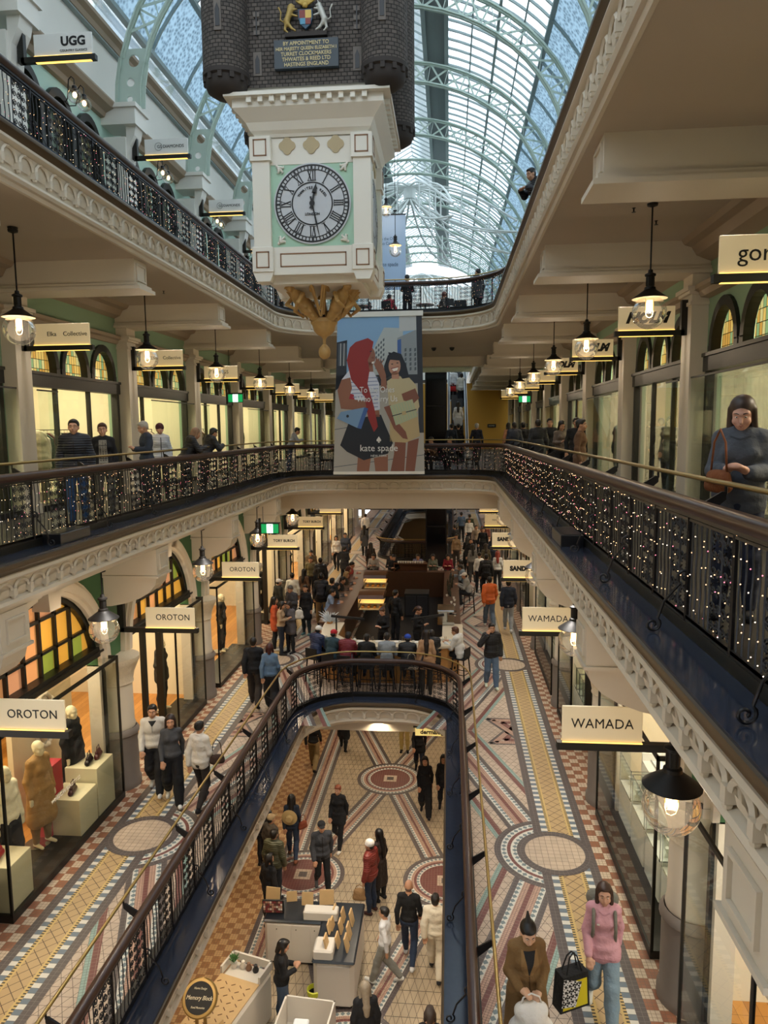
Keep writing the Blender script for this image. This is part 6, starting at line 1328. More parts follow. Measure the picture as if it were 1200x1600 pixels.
FOLK = [
 (-5.67, 12.82, G0, pi+.25, 'person in a cream quarter-zip and black trousers walking by the left shop window', B(pz='walk', sex='m', top='#cdc8c0', puff=.012, bot='#18181c', wide=.02, shoe='#d8d8d8', h=1.02, fine=True, detail=[('collar', [vrows(1.45, 1.36, .15, .02, 6)], '#1c1e22'), ('zip', [line((0, 1.37), (0, 1.24), 6)], '#8a8780')])),
 (-5.17, 12.45, G0, pi+.35, 'person in a charcoal jumper and black flared trousers walking beside the cream quarter-zip', B(pz='walk', sex='f', top='#45464a', bot='#101014', wide=.03, hair='long', hc='#2c1c16', shoe='#e0e0de', fine=True)),
 (-4.57, 12.3, G0, -.2, 'person in a cream hooded jacket and checked shorts walking away from the camera', B(pz='walk', sex='f', top='#d6d0c6', puff=.02, bot='#2b2422', hair='bun', hc='#0d0b0c', shoe='#141014', h=.97, fine=True)),
 (-4.9, 17.2, G0, .1, 'person in a black jacket walking away past the left-hand shops', B(pz='walk', sex='m', top='#101218', puff=.02, bot='#2e2724', wide=.015, h=1.04)),
 (-4.42, 16.95, G0, .05, 'person with dark red hair in a blue denim jacket walking away', B(pz='walk', sex='f', top='#56708c', puff=.012, bot='#131318', wide=.04, hair='bob', hc='#3a1416')),
 (1.13, 18.9, G0, pi+.1, 'person in a black puffer jacket and jeans holding a phone to the ear', B(pz='call', sex='m', top='#15151a', puff=.035, bot='#5b6f88', wide=.012, shoe='#d8dcc8', h=1.03)),
 (1.4, 24.8, G0, .1, 'person in a bright orange hooded jacket seen from behind', B(pz='walk', sex='m', top='#d4621c', puff=.03, bot='#5a6672', wide=.01, shoe='#c8c4bc', h=1.05)),
 (2.01, 24.3, G0, -.1, 'person in a navy hoodie and grey shorts seen from behind', B(pz='walk', sex='m', top='#1b2230', puff=.025, bot='#8d8f90', shoe='#d0d0d0', h=1.05)),
 (-5.51, 21.84, G0, -1.2, 'person in an orange coat with long dark hair queueing by the left shops', B(pz='stand', sex='f', top='#b5502c', tl=.4, puff=.015, bot='#14141a', hair='long', shoe='#c8c0b4')),
 (-5.2, 21.4, G0, -1.5, 'person in a beige jacket standing behind the orange coat', B(pz='phone', sex='f', top='#a88f72', bot='#1c2433', hair='bob', h=.98)),
 (-4.95, 21.6, G0, pi-.6, 'short person in a grey quilted jacket with folded arms in the queue', B(pz='phone', sex='f', top='#57545a', tl=.4, puff=.02, bot='#16161a', hair='bob', hc='#201614', h=.96)),
 (-5.3, 23.4, G0, pi-.5, 'person in a dark grey jacket carrying a white plastic bag in the queue', B(pz='phone', sex='m', top='#3a3a40', puff=.02, bot='#1a1a1e', hair='short', hc='#4a4542', h=1.02)),
 (-4.85, 23.6, G0, pi-.2, 'person in a black coat with a ponytail facing the camera in the queue', B(pz='stand', sex='f', top='#111217', tl=.7, bot='#1a2a30', hair='ponytail', shoe='#4f7a80')),
 (-6.0, 24.5, G0, -.8, 'person in a white cap and dark green jacket by the left shops', B(pz='stand', sex='m', top='#23261f', puff=.02, bot='#15151a', hair='cap', hc='#d8d4cc')),
 (-5.75, 25.6, G0, .2, 'person in a white shirt standing behind the white cap', B(pz='stand', sex='m', top='#dcd8cc', bot='#1a1a1e')),
 (-5.45, 26.3, G0, -.3, 'person in a brown jacket farther back by the left shops', B(pz='stand', sex='f', top='#5f4430', bot='#1a1a1e', hair='long')),
 (-4.55, 24.9, G0, .1, 'tall person in black with a rucksack and tan trousers seen from behind', B(pz='stand', sex='m', top='#131318', tl=.1, puff=.03, bot='#8a6a42', wide=.02, h=1.08)),
 (-4.95, 26.5, G0, .3, 'person in a long black coat standing in front of the rucksack wearer', B(pz='stand', sex='f', top='#0f0f14', tl=1.1, bot='#101014', hair='long')),
 (-4.1, 24.6, G0, -.4, 'person in a black top and sage trousers standing at the left end of the cafe', B(pz='stand', sex='m', top='#191b1c', bot='#7b8070', wide=.02, h=1.02)),
 (-6.0, 30.6, G0, pi, 'person in a brown jacket looking at a phone by the far left shops', B(pz='phone', sex='m', top='#54422c', puff=.02, bot='#26262c')),
 (-5.54, 34.7, G0, pi, 'person with long black hair in a white sweater and black trousers walking towards the camera', B(pz='walk', sex='f', top='#d9d6cf', puff=.012, bot='#121218', hair='long')),
 (-5.15, 35.1, G0, pi, 'person in a slate denim jacket walking beside the white sweater', B(pz='walk', sex='m', top='#444a58', puff=.012, bot='#16161c', h=1.05)),
 (-5.15, 43.8, G0, 0, 'distant person in a white hoodie and black trousers walking away', B(pz='walk', sex='m', top='#e0deda', puff=.02, bot='#121216')),
 (.74, 43.8, G0, 0, 'distant person in a blue denim shirt walking away on the right', B(pz='stand', sex='m', top='#4c6480', bot='#17171c', h=1.06)),
 (1.23, 43.2, G0, 0, 'distant person in dark green walking beside the blue denim shirt', B(pz='stand', sex='m', top='#2c3826', bot='#1c1c1c', h=1.03)),
 (.35, 35.4, G0, pi, 'person in a tan patterned top standing on the right beyond the cafe', B(pz='stand', sex='f', top='#8c7456', bot='#3a3028', hair='bun')),
 (1.45, 38.7, G0, pi, 'person in a beige jumper standing in the crowd at right', B(pz='stand', sex='m', top='#9a8a78', bot='#26262c')),
 (1.75, 37.4, G0, pi, 'broad person in a black shirt facing the camera in the crowd at right', B(pz='stand', sex='m', top='#101014', bot='#14141a', h=1.03)),
 (.87, 34.5, G0, 0, 'person in a long black coat seen from behind in the crowd at right', B(pz='phone', sex='f', top='#0f0f12', tl=1.0, bot='#101012', hair='long')),
 (1.05, 32.3, G0, .2, 'person in a grey cardigan with dark hair seen from behind', B(pz='stand', sex='f', top='#77736c', bot='#3c3a36', hair='long')),
 (1.65, 32.5, G0, .2, 'person in an olive coat seen from behind at right', B(pz='stand', sex='f', top='#57503a', tl=.6, bot='#2a2824', hair='long', hc='#2a1e16')),
 (1.27, 30.2, G0, -.1, 'person in a white top with a dark crossbody strap at right', B(pz='stand', sex='f', top='#dedad2', bot='#1c1c22', hair='bun')),
 (1.5, 29.1, G0, 0, 'tall person in black carrying a black backpack at right', B(pz='stand', sex='m', top='#0e0e12', puff=.03, bot='#141418', h=1.07)),
 (2.05, 30.5, G0, 0, 'person with bright red hair in a striped black and white top', B(pz='stand', sex='f', top='#b9b6b0', bot='#1a1a1e', hair='long', hc='#7c2a1c')),
 (-.6, 18.35, G0, .1, 'person with long dark hair in a tan coat standing at the cafe counter', B(pz='stand', sex='f', top='#b08a68', tl=.3, puff=.012, bot='#2a2622', hair='straight', hc='#1c1110')),
 (-3.6, 32.6, G0, .4, 'person in a dark brown coat standing behind the back of the cafe at left', B(pz='stand', sex='f', top='#3a2c24', tl=.6, bot='#1c1a1c', hair='long')),
 (-4.7, 31.6, G0, -.3, 'person in a charcoal coat in the crowd left of the cafe back', B(pz='phone', sex='m', top='#26272b', tl=.3, puff=.02, bot='#1a1a1e')),
 (-5.2, 28.4, G0, .2, 'person in a black jacket behind the long black coat at left', B(pz='stand', sex='m', top='#17171b', puff=.03, bot='#1a1a20', h=1.03)),
 (-5.7, 28.9, G0, pi, 'person in a khaki shirt facing the camera by the far left shops', B(pz='stand', sex='m', top='#6b6448', bot='#26262a')),
 (1.0, 34.0, G0, pi+.3, 'person in a mustard scarf and black top facing left in the crowd at right', B(pz='stand', sex='f', top='#1b1a1c', puff=.02, bot='#1c1c20', hair='bob')),
 (2.1, 34.9, G0, 0, 'person in a long navy coat seen from behind at far right', B(pz='stand', sex='f', top='#1c2434', tl=1.0, bot='#1c1c20', hair='long')),
 (2.0, 40.2, G0, pi, 'distant person in a red brown jacket at far right', B(pz='stand', sex='m', top='#5c2c22', puff=.02, bot='#1c1c20')),
 (.3, 38.9, G0, .2, 'distant person in dark grey beside the lift shaft', B(pz='stand', sex='m', top='#2c2e32', bot='#1c1c20')),
 (1.15, 41.5, G0, pi, 'distant person in a white shirt among the crowd at right', B(pz='walk', sex='m', top='#c9c9c4', bot='#1c1c20')),
 (-4.6, 38.5, G0, 0, 'distant person in a grey coat on the left walkway beyond the cafe', B(pz='walk', sex='f', top='#55565a', tl=.6, bot='#1c1c20', hair='long')),
 # seated round the cafe counter
 (-3.7, 19.15, G0, -.45, 'seated person in a white cap and navy jacket at the left of the counter', B(pz='sit', sex='m', top='#1d2d52', puff=.03, bot='#20242c', hair='cap', hc='#e4e2dc')),
 (-3.2, 18.8, G0, -.35, 'seated person in a red cap and green and navy jacket', B(pz='sit', sex='m', top='#27404a', puff=.025, bot='#3b3f38', hair='cap', hc='#b3202c')),
 (-2.75, 18.6, G0, -.25, 'seated person in a maroon puffer jacket at the counter', B(pz='sit', sex='m', top='#6f1626', puff=.045, bot='#2a2c26', hc='#17110f')),
 (-2.2, 18.45, G0, -.05, 'seated person in a black leather jacket hunched at the counter', B(pz='sit', sex='m', top='#121214', puff=.02, bot='#2b3648')),
 (-1.65, 18.42, G0, 0, 'seated person in a grey shirt at the middle of the counter', B(pz='sit', sex='m', top='#8b939a', puff=.012, bot='#1d1f24', h=1.03)),
 (-1.1, 18.45, G0, 0, 'seated person in a blue cap and black quilted jacket', B(pz='sit', sex='m', top='#14161c', puff=.03, bot='#15161c', hair='cap', hc='#2747a8')),
 (-.45, 18.95, G0, .25, 'seated person in a black padded coat near the right of the counter', B(pz='sit', sex='m', top='#16171c', puff=.04, bot='#17181c', hc='#1c1410')),
 (.32, 19.35, G0, 1.1, 'seated person in a cream hooded jacket on a high stool at the right corner', B(pz='sit', sex='m', top='#d5d3cc', puff=.025, bot='#121216', hc='#54301e')),
 (-4.15, 23.9, G0, -1.5, 'seated person in a blue and white striped shirt on the left of the cafe', B(pz='sit', sex='m', top='#7d90ac', bot='#26282e')),
 (-4.15, 24.9, G0, -1.5, 'seated person in a dark grey hooded top on the left of the cafe', B(pz='sit', sex='m', top='#3e4244', puff=.02, bot='#202226')),
 (-4.1, 25.9, G0, -1.5, 'seated person in a black jumper on the left of the cafe', B(pz='sit', sex='m', top='#141518', bot='#202226')),
 (-4.1, 26.9, G0, -1.5, 'seated person in a black coat with a tan hood on the left of the cafe', B(pz='sit', sex='f', top='#1b1a1c', puff=.03, bot='#202226', hair='bob', hc='#9c8258')),
 (-4.15, 27.9, G0, -1.5, 'seated person with long auburn hair on the left of the cafe', B(pz='sit', sex='f', top='#5c3e34', bot='#202226', hair='long', hc='#4c2018')),
 (-4.15, 28.9, G0, -1.5, 'seated person in a red jacket at the far left of the cafe', B(pz='sit', sex='f', top='#b34a44', bot='#202226', hair='ponytail')),
 (-3.3, 31.0, G0, pi, 'seated person in a pale grey tee shirt at the back of the cafe', B(pz='sit', sex='m', top='#a29c94', bot='#202226')),
 (-2.5, 31.0, G0, pi, 'seated person in a black hoodie at the back of the cafe', B(pz='sit', sex='m', top='#1b1c20', bot='#202226')),
 (-1.35, 31.0, G0, pi, 'seated person in a lavender shirt at the back of the cafe', B(pz='sit', sex='m', top='#7a7a9c', bot='#202226')),
 (-.7, 31.0, G0, pi, 'seated person in a sage top with dark hair at the back of the cafe', B(pz='sit', sex='f', top='#6f7462', bot='#202226', hair='long')),
 (-.05, 31.0, G0, pi, 'seated person in a crimson top at the back of the cafe', B(pz='sit', sex='f', top='#8a1f30', bot='#202226', hair='long')),
 (.62, 29.6, G0, 1.5, 'seated person in a grey jumper on the right of the cafe', B(pz='sit', sex='f', top='#5f5c58', bot='#202226', hair='bob')),
 (.62, 28.5, G0, 1.5, 'seated person in a pale blue denim jacket on the right of the cafe', B(pz='sit', sex='m', top='#7c8c9a', puff=.02, bot='#202226')),
 (.75, 26.9, G0, 1.5, 'seated person in a white cap and grey top on the right of the cafe', B(pz='sit', sex='m', top='#a0a09c', puff=.012, bot='#202226', hair='cap', hc='#dcd8d0')),
 # staff
 (-1.95, 20.75, G0, pi-.5, 'barista in black with brown hair behind the front of the counter', B(pz='phone', sex='f', top='#0f0f12', bot='#0f0f12', hair='bun', hc='#4a2e20', skin='#c99a80')),
 (-.95, 20.9, G0, -1.8, 'barista in black looking right behind the counter beside the black counter stand', B(pz='phone', sex='f', top='#0f0f12', bot='#0f0f12', hair='ponytail', hc='#3e2418')),
 (-1.75, 23.0, G0, -.6, 'barista in black standing in the middle of the cafe work area', B(pz='stand', sex='m', top='#0d0d10', bot='#0d0d10')),
 (-2.3, 29.6, G0, pi, 'barista in black apron at the back of the cafe', B(pz='phone', sex='m', top='#101013', bot='#101013')),
 # lower ground floor
 (-2.86, 17.47, GA, pi-.2, 'person with red hair in a loose black jumper walking on the lower floor', B(pz='walk', sex='f', top='#111217', tl=.35, puff=.012, bot='#101014', hair='ponytail', hc='#7a3c22', shoe='#d8d4cc', fine=True)),
 (-2.97, 15.65, GA, pi+.3, 'person in a charcoal windbreaker and black cap on the lower floor', B(pz='walk', sex='m', top='#3a3c42', puff=.02, bot='#101014', hair='cap', hc='#16171b', shoe='#55565a', h=1.03, fine=True)),
 (-3.96, 16.9, GA, .1, 'person in a navy shirt with a straw hat on the back, lower floor', B(pz='walk', sex='f', top='#1e2a3c', bot='#27344a', hair='long', hc='#100c0c', shoe='#7a4a34')),
 (-4.25, 15.95, GA, -.6, 'person in a beige flat cap and brown jacket on the lower floor', B(pz='stand', sex='m', top='#4a4238', puff=.02, bot='#16161a', hair='cap', hc='#a08c6c')),
 (-4.02, 15.3, GA, -.2, 'person in an olive hooded jacket on the lower floor', B(pz='stand', sex='m', top='#4a4a34', puff=.03, bot='#1c2028')),
 (-3.9, 14.36, GA, -.6, 'person in a black jacket beside the photo kiosk on the lower floor', B(pz='stand', sex='f', top='#121216', puff=.02, bot='#14161c', hair='bob')),
 (-4.62, 16.6, GA, -.2, 'person in a black puffer jacket half hidden under the left walkway', B(pz='stand', sex='m', top='#16161a', puff=.035, bot='#14141a')),
 (-1.76, 15.05, GA, 1.2, 'person in a white beanie and brick red puffer jacket on the lower floor', B(pz='stand', sex='m', top='#7c2c24', puff=.04, bot='#1e2a40', hair='beanie', hc='#e6e2dc', shoe='#3a1c18', fine=True)),
 (-1.6, 15.5, GA, 1.0, 'person with long black hair in a dark brown coat next to the white beanie', B(pz='stand', sex='f', top='#2b211d', tl=1.2, bot='#141216', hair='straight', hc='#120d0c')),
 (-.81, 13.56, GA, -.1, 'bald person in a black tee shirt and jeans walking away on the lower floor', B(pz='walk', sex='m', top='#0f0f12', bot='#26344c', hair='bald', hc='#5a4438', shoe='#d0d0d0', h=1.04, fine=True)),
 (-1.25, 12.98, GA, 1.3, 'young person in a white tee shirt and grey trousers walking with one arm out', B(pz='walk', sex='m', top='#dadbde', bot='#84837c', wide=.015, shoe='#d8d8d4', h=.93, fine=True)),
 (-.27, 13.26, GA, -.1, 'person in a cream hoodie and cream joggers walking away on the lower floor', B(pz='walk', sex='m', top='#d9d0bc', puff=.025, bot='#cfc5b0', wide=.015, shoe='#16161a', h=1.0, fine=True)),
 (-3.03, 11.78, GA, -1.2, 'kiosk attendant in a black jumper and blue jeans between the white counters', B(pz='phone', sex='f', top='#0f0f13', puff=.012, bot='#3c4c62', wide=.02, hair='bob', hc='#15100e', fine=True)),
 (-1.39, 10.9, GA, .3, 'person with blonde hair in a black top at the bottom edge of the view', B(pz='stand', sex='f', top='#121318', puff=.02, bot='#15151a', hair='long', hc='#8f8270')),
 (-.3, 10.45, GA, 0, 'person with grey brown hair in black at the bottom edge beside a pushchair', B(pz='stand', sex='f', top='#121214', bot='#15151a', hair='bob', hc='#3a302c')),
 (-.67, 19.25, GA, pi, 'person in a black hoodie and wide black trousers walking towards the camera', B(pz='walk', sex='f', top='#121216', bot='#101014', wide=.03, hair='long', hc='#1c1210')),
 (-.15, 19.4, GA, pi, 'person in dark clothes at the right edge of the lower opening', B(pz='walk', sex='f', top='#14161a', bot='#14141a', hair='long')),
 (-4.32, 21.7, GA, -.1, 'person in tan trousers on the lower floor whose head is hidden by the bridge', B(pz='walk', sex='m', top='#101014', bot='#94805a', wide=.015)),
 (-3.58, 23.2, GA, 0, 'person in a black coat on the lower floor whose head is hidden by the bridge', B(pz='walk', sex='f', top='#101014', tl=1.1, bot='#101014', hair='long')),
 (-.94, 21.7, GA, pi, 'person with a long pink scarf over black on the lower floor', B(pz='walk', sex='f', top='#121218', tl=.3, bot='#1a2030', hair='long')),
 (-1.5, 23.2, GA, pi, 'person in pale yellow trousers partly under the bridge on the lower floor', B(pz='stand', sex='f', top='#7c7060', bot='#b8a060', hair='long')),
 # level one
 (-6.25, 11.6, G1, pi+.35, 'person in a navy quilted puffer jacket facing the left rail of level one', B(pz='stand', sex='m', top='#191d28', puff=.04, bot='#2c4c78', hair='short', hc='#1a120e', skin='#c39478', fine=True, h=1.03)),
 (-6.45, 13.0, G1, pi+.4, 'person in a plaid dress and black cardigan behind the puffer jacket on level one', B(pz='stand', sex='f', top='#17171c', puff=.02, bot='#5c5850', hair='bun', hc='#4a2a1c', skin='#c99a80', fine=True, detail=[('dress_front', [vrows(1.42, .86, .13, .17, 16)], '#8f8a80'), ('plaid_lines', [line((x, 1.4), (x, .88), 14) for x in (-.045, 0, .045)]+[line((-.07, z), (.07, z), 6) for z in (1.32, 1.2, 1.08, .96)], '#201f22')])),
 (-6.35, 14.7, G1, pi-.9, 'grey haired person in a slate blue shirt at the left rail of level one', B(pz='phone', sex='m', top='#343d4c', puff=.015, bot='#222830', hair='short', hc='#a8a49c', skin='#c39478', fine=True, h=1.03)),
 (-6.7, 16.3, G1, pi+.5, 'person in a maroon beanie and white padded jacket on level one', B(pz='stand', sex='f', top='#c6cad2', puff=.03, bot='#24262c', hair='beanie', hc='#4a2028', skin='#c99a80')),
 (-6.05, 16.1, G1, -.9, 'person in a black jacket with a fur trimmed hood at the left rail', B(pz='lean', sex='f', top='#1b1a1c', puff=.03, bot='#18181c', hair='long', hc='#8a6a50')),
 (-6.1, 17.6, G1, -.7, 'person in a dark coat just beyond the fur trimmed hood', B(pz='lean', sex='m', top='#222226', puff=.03, bot='#18181c')),
 (-5.75, 25.8, G1, -1.2, 'person in a grey tee shirt leaning on the far left rail of level one', B(pz='lean', sex='m', top='#8d929c', bot='#3b4658')),
 (2.36, 6.1, G1, pi-.45, 'person in a grey wool jumper with a brown shoulder bag at the right rail', B(pz='phone', sex='f', top='#4a4f58', puff=.028, bot='#1a2238', hair='straight', hc='#3a2a22', skin='#c99a86', fine=True, h=1.05, detail=[('neckband', [line((-.07, 1.43), (0, 1.405), 5)+line((0, 1.405), (.07, 1.43), 5)[1:]], '#33373e')])),
 (2.5, 5.15, G1, 1.6, 'person in a pale pink fleece cut off by the right edge of the view', B(pz='stand', sex='f', top='#b7a5a3', puff=.05, bot='#1c1c22', hair='long', hc='#2a1c18')),
 (3.2, 18.7, G1, pi, 'tall person in black facing the camera on the right of level one', B(pz='stand', sex='m', top='#111114', tl=.3, bot='#121216', h=1.04)),
 (2.65, 15.0, G1, -1.9, 'person in a belted brown coat and trousers on the right of level one', B(pz='stand', sex='f', top='#6a4c34', tl=.5, puff=.01, bot='#5c422e', wide=.03, hair='short', h=1.0)),
 (2.95, 19.6, G1, pi+.3, 'person in a taupe jumper and dark scarf on the right of level one', B(pz='phone', sex='f', top='#6d5f54', bot='#14141a', hair='long')),
 (3.0, 22.1, G1, pi, 'person in black facing the camera behind the taupe jumper', B(pz='stand', sex='m', top='#131317', bot='#15151a', h=1.05)),
 (2.6, 21.6, G1, 0, 'broad person in a black coat seen from behind on level one', B(pz='stand', sex='m', top='#0f1014', tl=.4, puff=.04, bot='#121216', h=1.03)),
 (2.55, 25.4, G1, 0, 'person with dark hair in black farther along the right walkway', B(pz='stand', sex='m', top='#141519', puff=.02, bot='#15151a')),
 (2.2, 24.9, G1, .2, 'person in a navy quilted jacket seen from behind on the right of level one', B(pz='stand', sex='m', top='#1d2434', puff=.04, bot='#15161c')),
 (2.35, 29.2, G1, .3, 'person in a peach top beyond the navy quilted jacket', B(pz='stand', sex='f', top='#c08a68', bot='#2a2a2e', hair='long')),
 (1.1, 29.3, G1, -.3, 'grey haired person in a dark jacket crossing the level one bridge', B(pz='walk', sex='m', top='#262a38', bot='#1c1c24', hair='short', hc='#a8a6a0', h=1.0)),
 (.42, 33.6, G1, 0, 'person in black stepping onto the foot of the escalator', B(pz='stand', sex='m', top='#121318', bot='#15161c')),
 (.1, 32.2, G1, .2, 'person in a dark blue coat waiting below the escalator', B(pz='stand', sex='m', top='#1e2a3c', bot='#15161c')),
 (1.95, 16.2, ZD, pi/2+.5, 'person with black hair leaning over the top level rail at right', B(pz='lean', sex='m', top='#15161c', puff=.03, bot='#15161c', h=1.0)),
 (-2.32, 27.9, ZD-.25, -.3, 'seated person in a red top behind the top level balustrade', B(pz='sit', sex='m', top='#9c3038', puff=.02, bot='#1c1c20')),
 (-1.5, 26.6, ZD, .3, 'person in black standing behind the far top level balustrade', B(pz='phone', sex='m', top='#101014', bot='#101014', h=.98)),
 (-.1, 27.7, ZD-.25, .6, 'seated person in a grey top with reddish hair behind the top level balustrade', B(pz='sit', sex='f', top='#5c5450', bot='#1c1c20', hair='bob', hc='#5c2c20')),
 (1.0, 26.2, ZD, .8, 'person in a black coat at the right end of the far top level rail', B(pz='stand', sex='m', top='#101014', tl=.3, puff=.03, bot='#101014')),
]
SEATS = []
for x, y, z, rz, lab, kw in FOLK:
    t, J = person(x, y, z, rz, lab, **kw)
    if kw['pz'] == 'sit': SEATS.append((x, y, z, rz))
# things they carry
softbag('plastic_bag', 'white plastic bag with a red logo carried in the queue', 'bag', (-4.98, 23.1, G0+.85), '#dcd8d2', (.13, .07, .2), 0, .12)
softbag('handbag', 'brown shoulder bag of the person in the cream hooded jacket', 'bag', (-4.25, 12.3, G0+.98), '#3e2a20', (.13, .05, .1), .3, .32)
softbag('handbag', 'tan leather shoulder bag under the arm of the grey wool jumper', 'bag', (2.12, 5.9, G1+1.16), '#7a4420', (.13, .05, .1), 1.9, .34)
softbag('handbag', 'rust brown handbag of the person in the navy shirt on the lower floor', 'bag', (-3.68, 16.9, GA+.95), '#7a3a22', (.12, .05, .12), .8, .2)
softbag('paper_bag', 'brown paper bag carried by the person in the white beanie', 'bag', (-2.0, 14.95, GA+.5), '#9c7a54', (.14, .07, .17), 0, .12)
softbag('handbag', 'cream tote at the hip of the tan coat by the counter', 'bag', (-.98, 18.3, G0+.8), '#c9c2b0', (.17, .06, .14), 0, .25)
softbag('handbag', 'red shopping bag held on the escalator', 'bag', (.18, 38.6, G1+3.6), '#b8201c', (.2, .07, .16), 0, .15)
backpack((-4.55, 24.9), 0, G0+1.25, .1, 'dark grey rucksack on the tall person in black in the queue', '#26242a')
backpack((1.5, 29.1), 0, G0+1.2, 0, 'black backpack on the tall person at right beyond the cafe', '#17171b')
a = MB(); a.lathe([(0, .1), (.07, .1), (.085, .06), (.09, 0), (.19, -.01), (.2, -.015), (.09, -.01)], n=20, mat=Matrix.Rotation(pi/2, 4, 'X')); o = a.build('straw_hat', mat('straw', '#b59c6c', .8), smooth=40); o.location = (-3.97, 16.66, GA+1.25); tag(o, 'straw sun hat hanging on the back of the navy shirt on the lower floor', 'hat')
# escalator riders
person(.2, 38.9, ZC+2.95, 0, 'person in a white hoodie riding the escalator, left of the pair', 'stand', 'm', '#d8d8d8', 0, .02, '#16161a', shoe='#d0d0d0')
person(.62, 38.3, ZC+2.65, 0, 'person in a cream jacket riding the escalator with a hand on the rail', 'stand', 'f', '#cfc9ba', 0, .03, '#15151a', hair='bob')
person(.42, 35.0, ZC+1.05, 0, 'person in a long white shirt riding low on the escalator', 'stand', 'f', '#cfd3d8', .5, .012, '#15151a', hair='long')
# ---------------- escalator and lift shaft ----------------
t = thing('escalator', 'narrow escalator rising from level one to level two between white balustrades', 'escalator', (.4, 33.2, ZC)); rise, run = 5.35, 9.27
a = MB(); n = 26
for i in range(n): y0_, z0_ = run*i/n, rise*i/n; a.box(-.3, .3, y0_, y0_+run/n+.02, z0_-.1, z0_+rise/n-.02)
a.build('steps', mat('escalator_step', '#55585c', .4, .5), t)
for e in (-1, 1):
    a = MB(); x = e*.42; a.prism([(-.6, -.02), (run, rise-.25), (run, rise+.9), (run-.3, rise+.95), (-.2, .95), (-.7, .75), (-.8, .3)], x-.06, x+.06, 'x'); a.build('side_panel', mat('escalator_white', '#dfe6ea', .3), t)
    a = MB(); a.tube([(x, -.75, .3), (x, -.65, .8), (x, -.2, 1.0), (x, run-.3, rise+1.0), (x, run+.3, rise+1.0)], .035, 6); a.build('handrail', M_iron, t)
t = thing('lift_shaft', 'dark glass lift shaft standing beyond the banner', 'lift', (-.66, 36.6, ZB)); a = MB(); a.box(-.5, .5, -.6, .6, 0, 10.0); a.build('glass_shaft', mat('dark_lift_glass', '#0b0c10', .12), t)
a = MB()
for sx in (-.5, .5):
    for sy in (-.6, .6): a.box(sx-.03, sx+.03, sy-.03, sy+.03, 0, 10.02)
for z in range(0, 10, 2): a.box(-.53, .53, -.63, -.57, z, z+.06)
a.build('frame', M_iron, t)
mb = MB(); mb.tube([(CD-3.4, 33.0, 13.5), (CD+3.0, 33.0, 13.5)], .16, 14); struct(mb.build('trim_14', M_steel, smooth=True))

# ---------------- cafe on the ground floor ----------------
M_ctop = mat('counter_marble', '#d8c9ae', .25, noise=.06); M_cfront = mat('counter_timber', '#b98548', .4, noise=.12, nscale=6); M_hood = mat('walnut_hood', '#5b3a24', .3, noise=.2, nscale=6); M_blkm = mat('matt_black', '#0f0f11', .6); M_chrome = mat('chrome', '#b8bcc0', .15, 1.0); M_caseglow = mat('case_glow', '#ffd890', emit='#ffd080', es=1.8)
t = thing('cafe_counter', 'long rounded timber bar counter with a pale stone top in front of the cafe', 'counter', (-1.7, 22, G0))
def ring_pts(w, d0, r, y0): return [(-w, d0), (-w, y0+r*.6), (-w+r*.35, y0+r*.12), (-w+r, y0-.05), (w-r, y0-.05), (w-r*.35, y0+r*.12), (w, y0+r*.6), (w, d0)]
O = ring_pts(2.1, -.6, 1.0, -2.95); I = ring_pts(1.5, -.6, .7, -2.35)
for nm, m, z0_, z1_, s in (('front_panel', M_cfront, .0, 1.0, .12), ('counter_top', M_ctop, 1.0, 1.06, 0.0)):
    a = MB()
    for i in range(7):
        f_ = lambda p: (p[0]*(1-s/2.2), p[1]+s*.8 if p[1] < -1 else p[1])
        P = [f_(O[i]), f_(O[i+1]), I[i+1], I[i]]; a.prism(P, z0_, z1_)
    a.build(nm, m, t)
a = MB()
for x in (-1.9,): a.box(x-.3, x+.3, -.6, 7.6, .0, 1.0); a.box(x-.42, x+.36, -.6, 7.6, 1.0, 1.06)
a.box(1.55, 1.95, -.6, 7.6, 0, 1.0); a.box(1.5, 2.05, -.6, 7.6, 1.0, 1.06); a.box(-1.6, 1.55, 7.2, 7.6, 0, 1.06); a.build('side_counter', mat('dark_counter_timber', '#4e3524', .35, noise=.15, nscale=5), t)
a = MB(); a.box(-1.5, 1.5, -2.2, 7.2, .0, .02); a.build('work_floor', M_blkm, t)
for i, (x, y, w) in enumerate(((-2.55, 23.4, .42), (-2.75, 26.6, .42))):
    c = thing('pastry_case', ['lit pastry display case with a curved walnut lid, nearer of two', 'lit pastry display case with a curved walnut lid, farther of two'][i], 'display case', (x, y, G0+1.06))
    a = MB(); a.prism([(-.55, .38), (-.5, .5), (-.2, .56), (.35, .52), (.5, .42), (.5, .38)], -w, w, 'x'); a.build('lid', M_hood, c, smooth=30)
    a = MB(); a.box(-w, w, -.5, .5, 0, .38); a.build('glass', M_glass, c, fix=False); a = MB(); a.box(-w+.03, w-.03, -.4, .4, .34, .36); a.build('case_lamp', M_caseglow, c)
    a = MB(); a.box(-w+.02, w-.02, -.45, .45, .005, .02); a.box(-w+.02, w-.02, -.3, .4, .18, .19); a.build('shelf', M_ctop, c)
    for j in range(8): p = MB(); p.ell((0, 0, 0), (.06, .045, .035), 8, 5); o = p.build('pastry', mat('pastry_gold', '#c98a3c', .6), smooth=True); o.location = (x-.3+.2*(j % 4), y-.3+.25*(j//4), G0+1.115); tag(o, f'golden pastry in the {["nearer", "farther"][i]} walnut lidded case', 'pastry', f'pastries in the {["nearer", "farther"][i]} case')
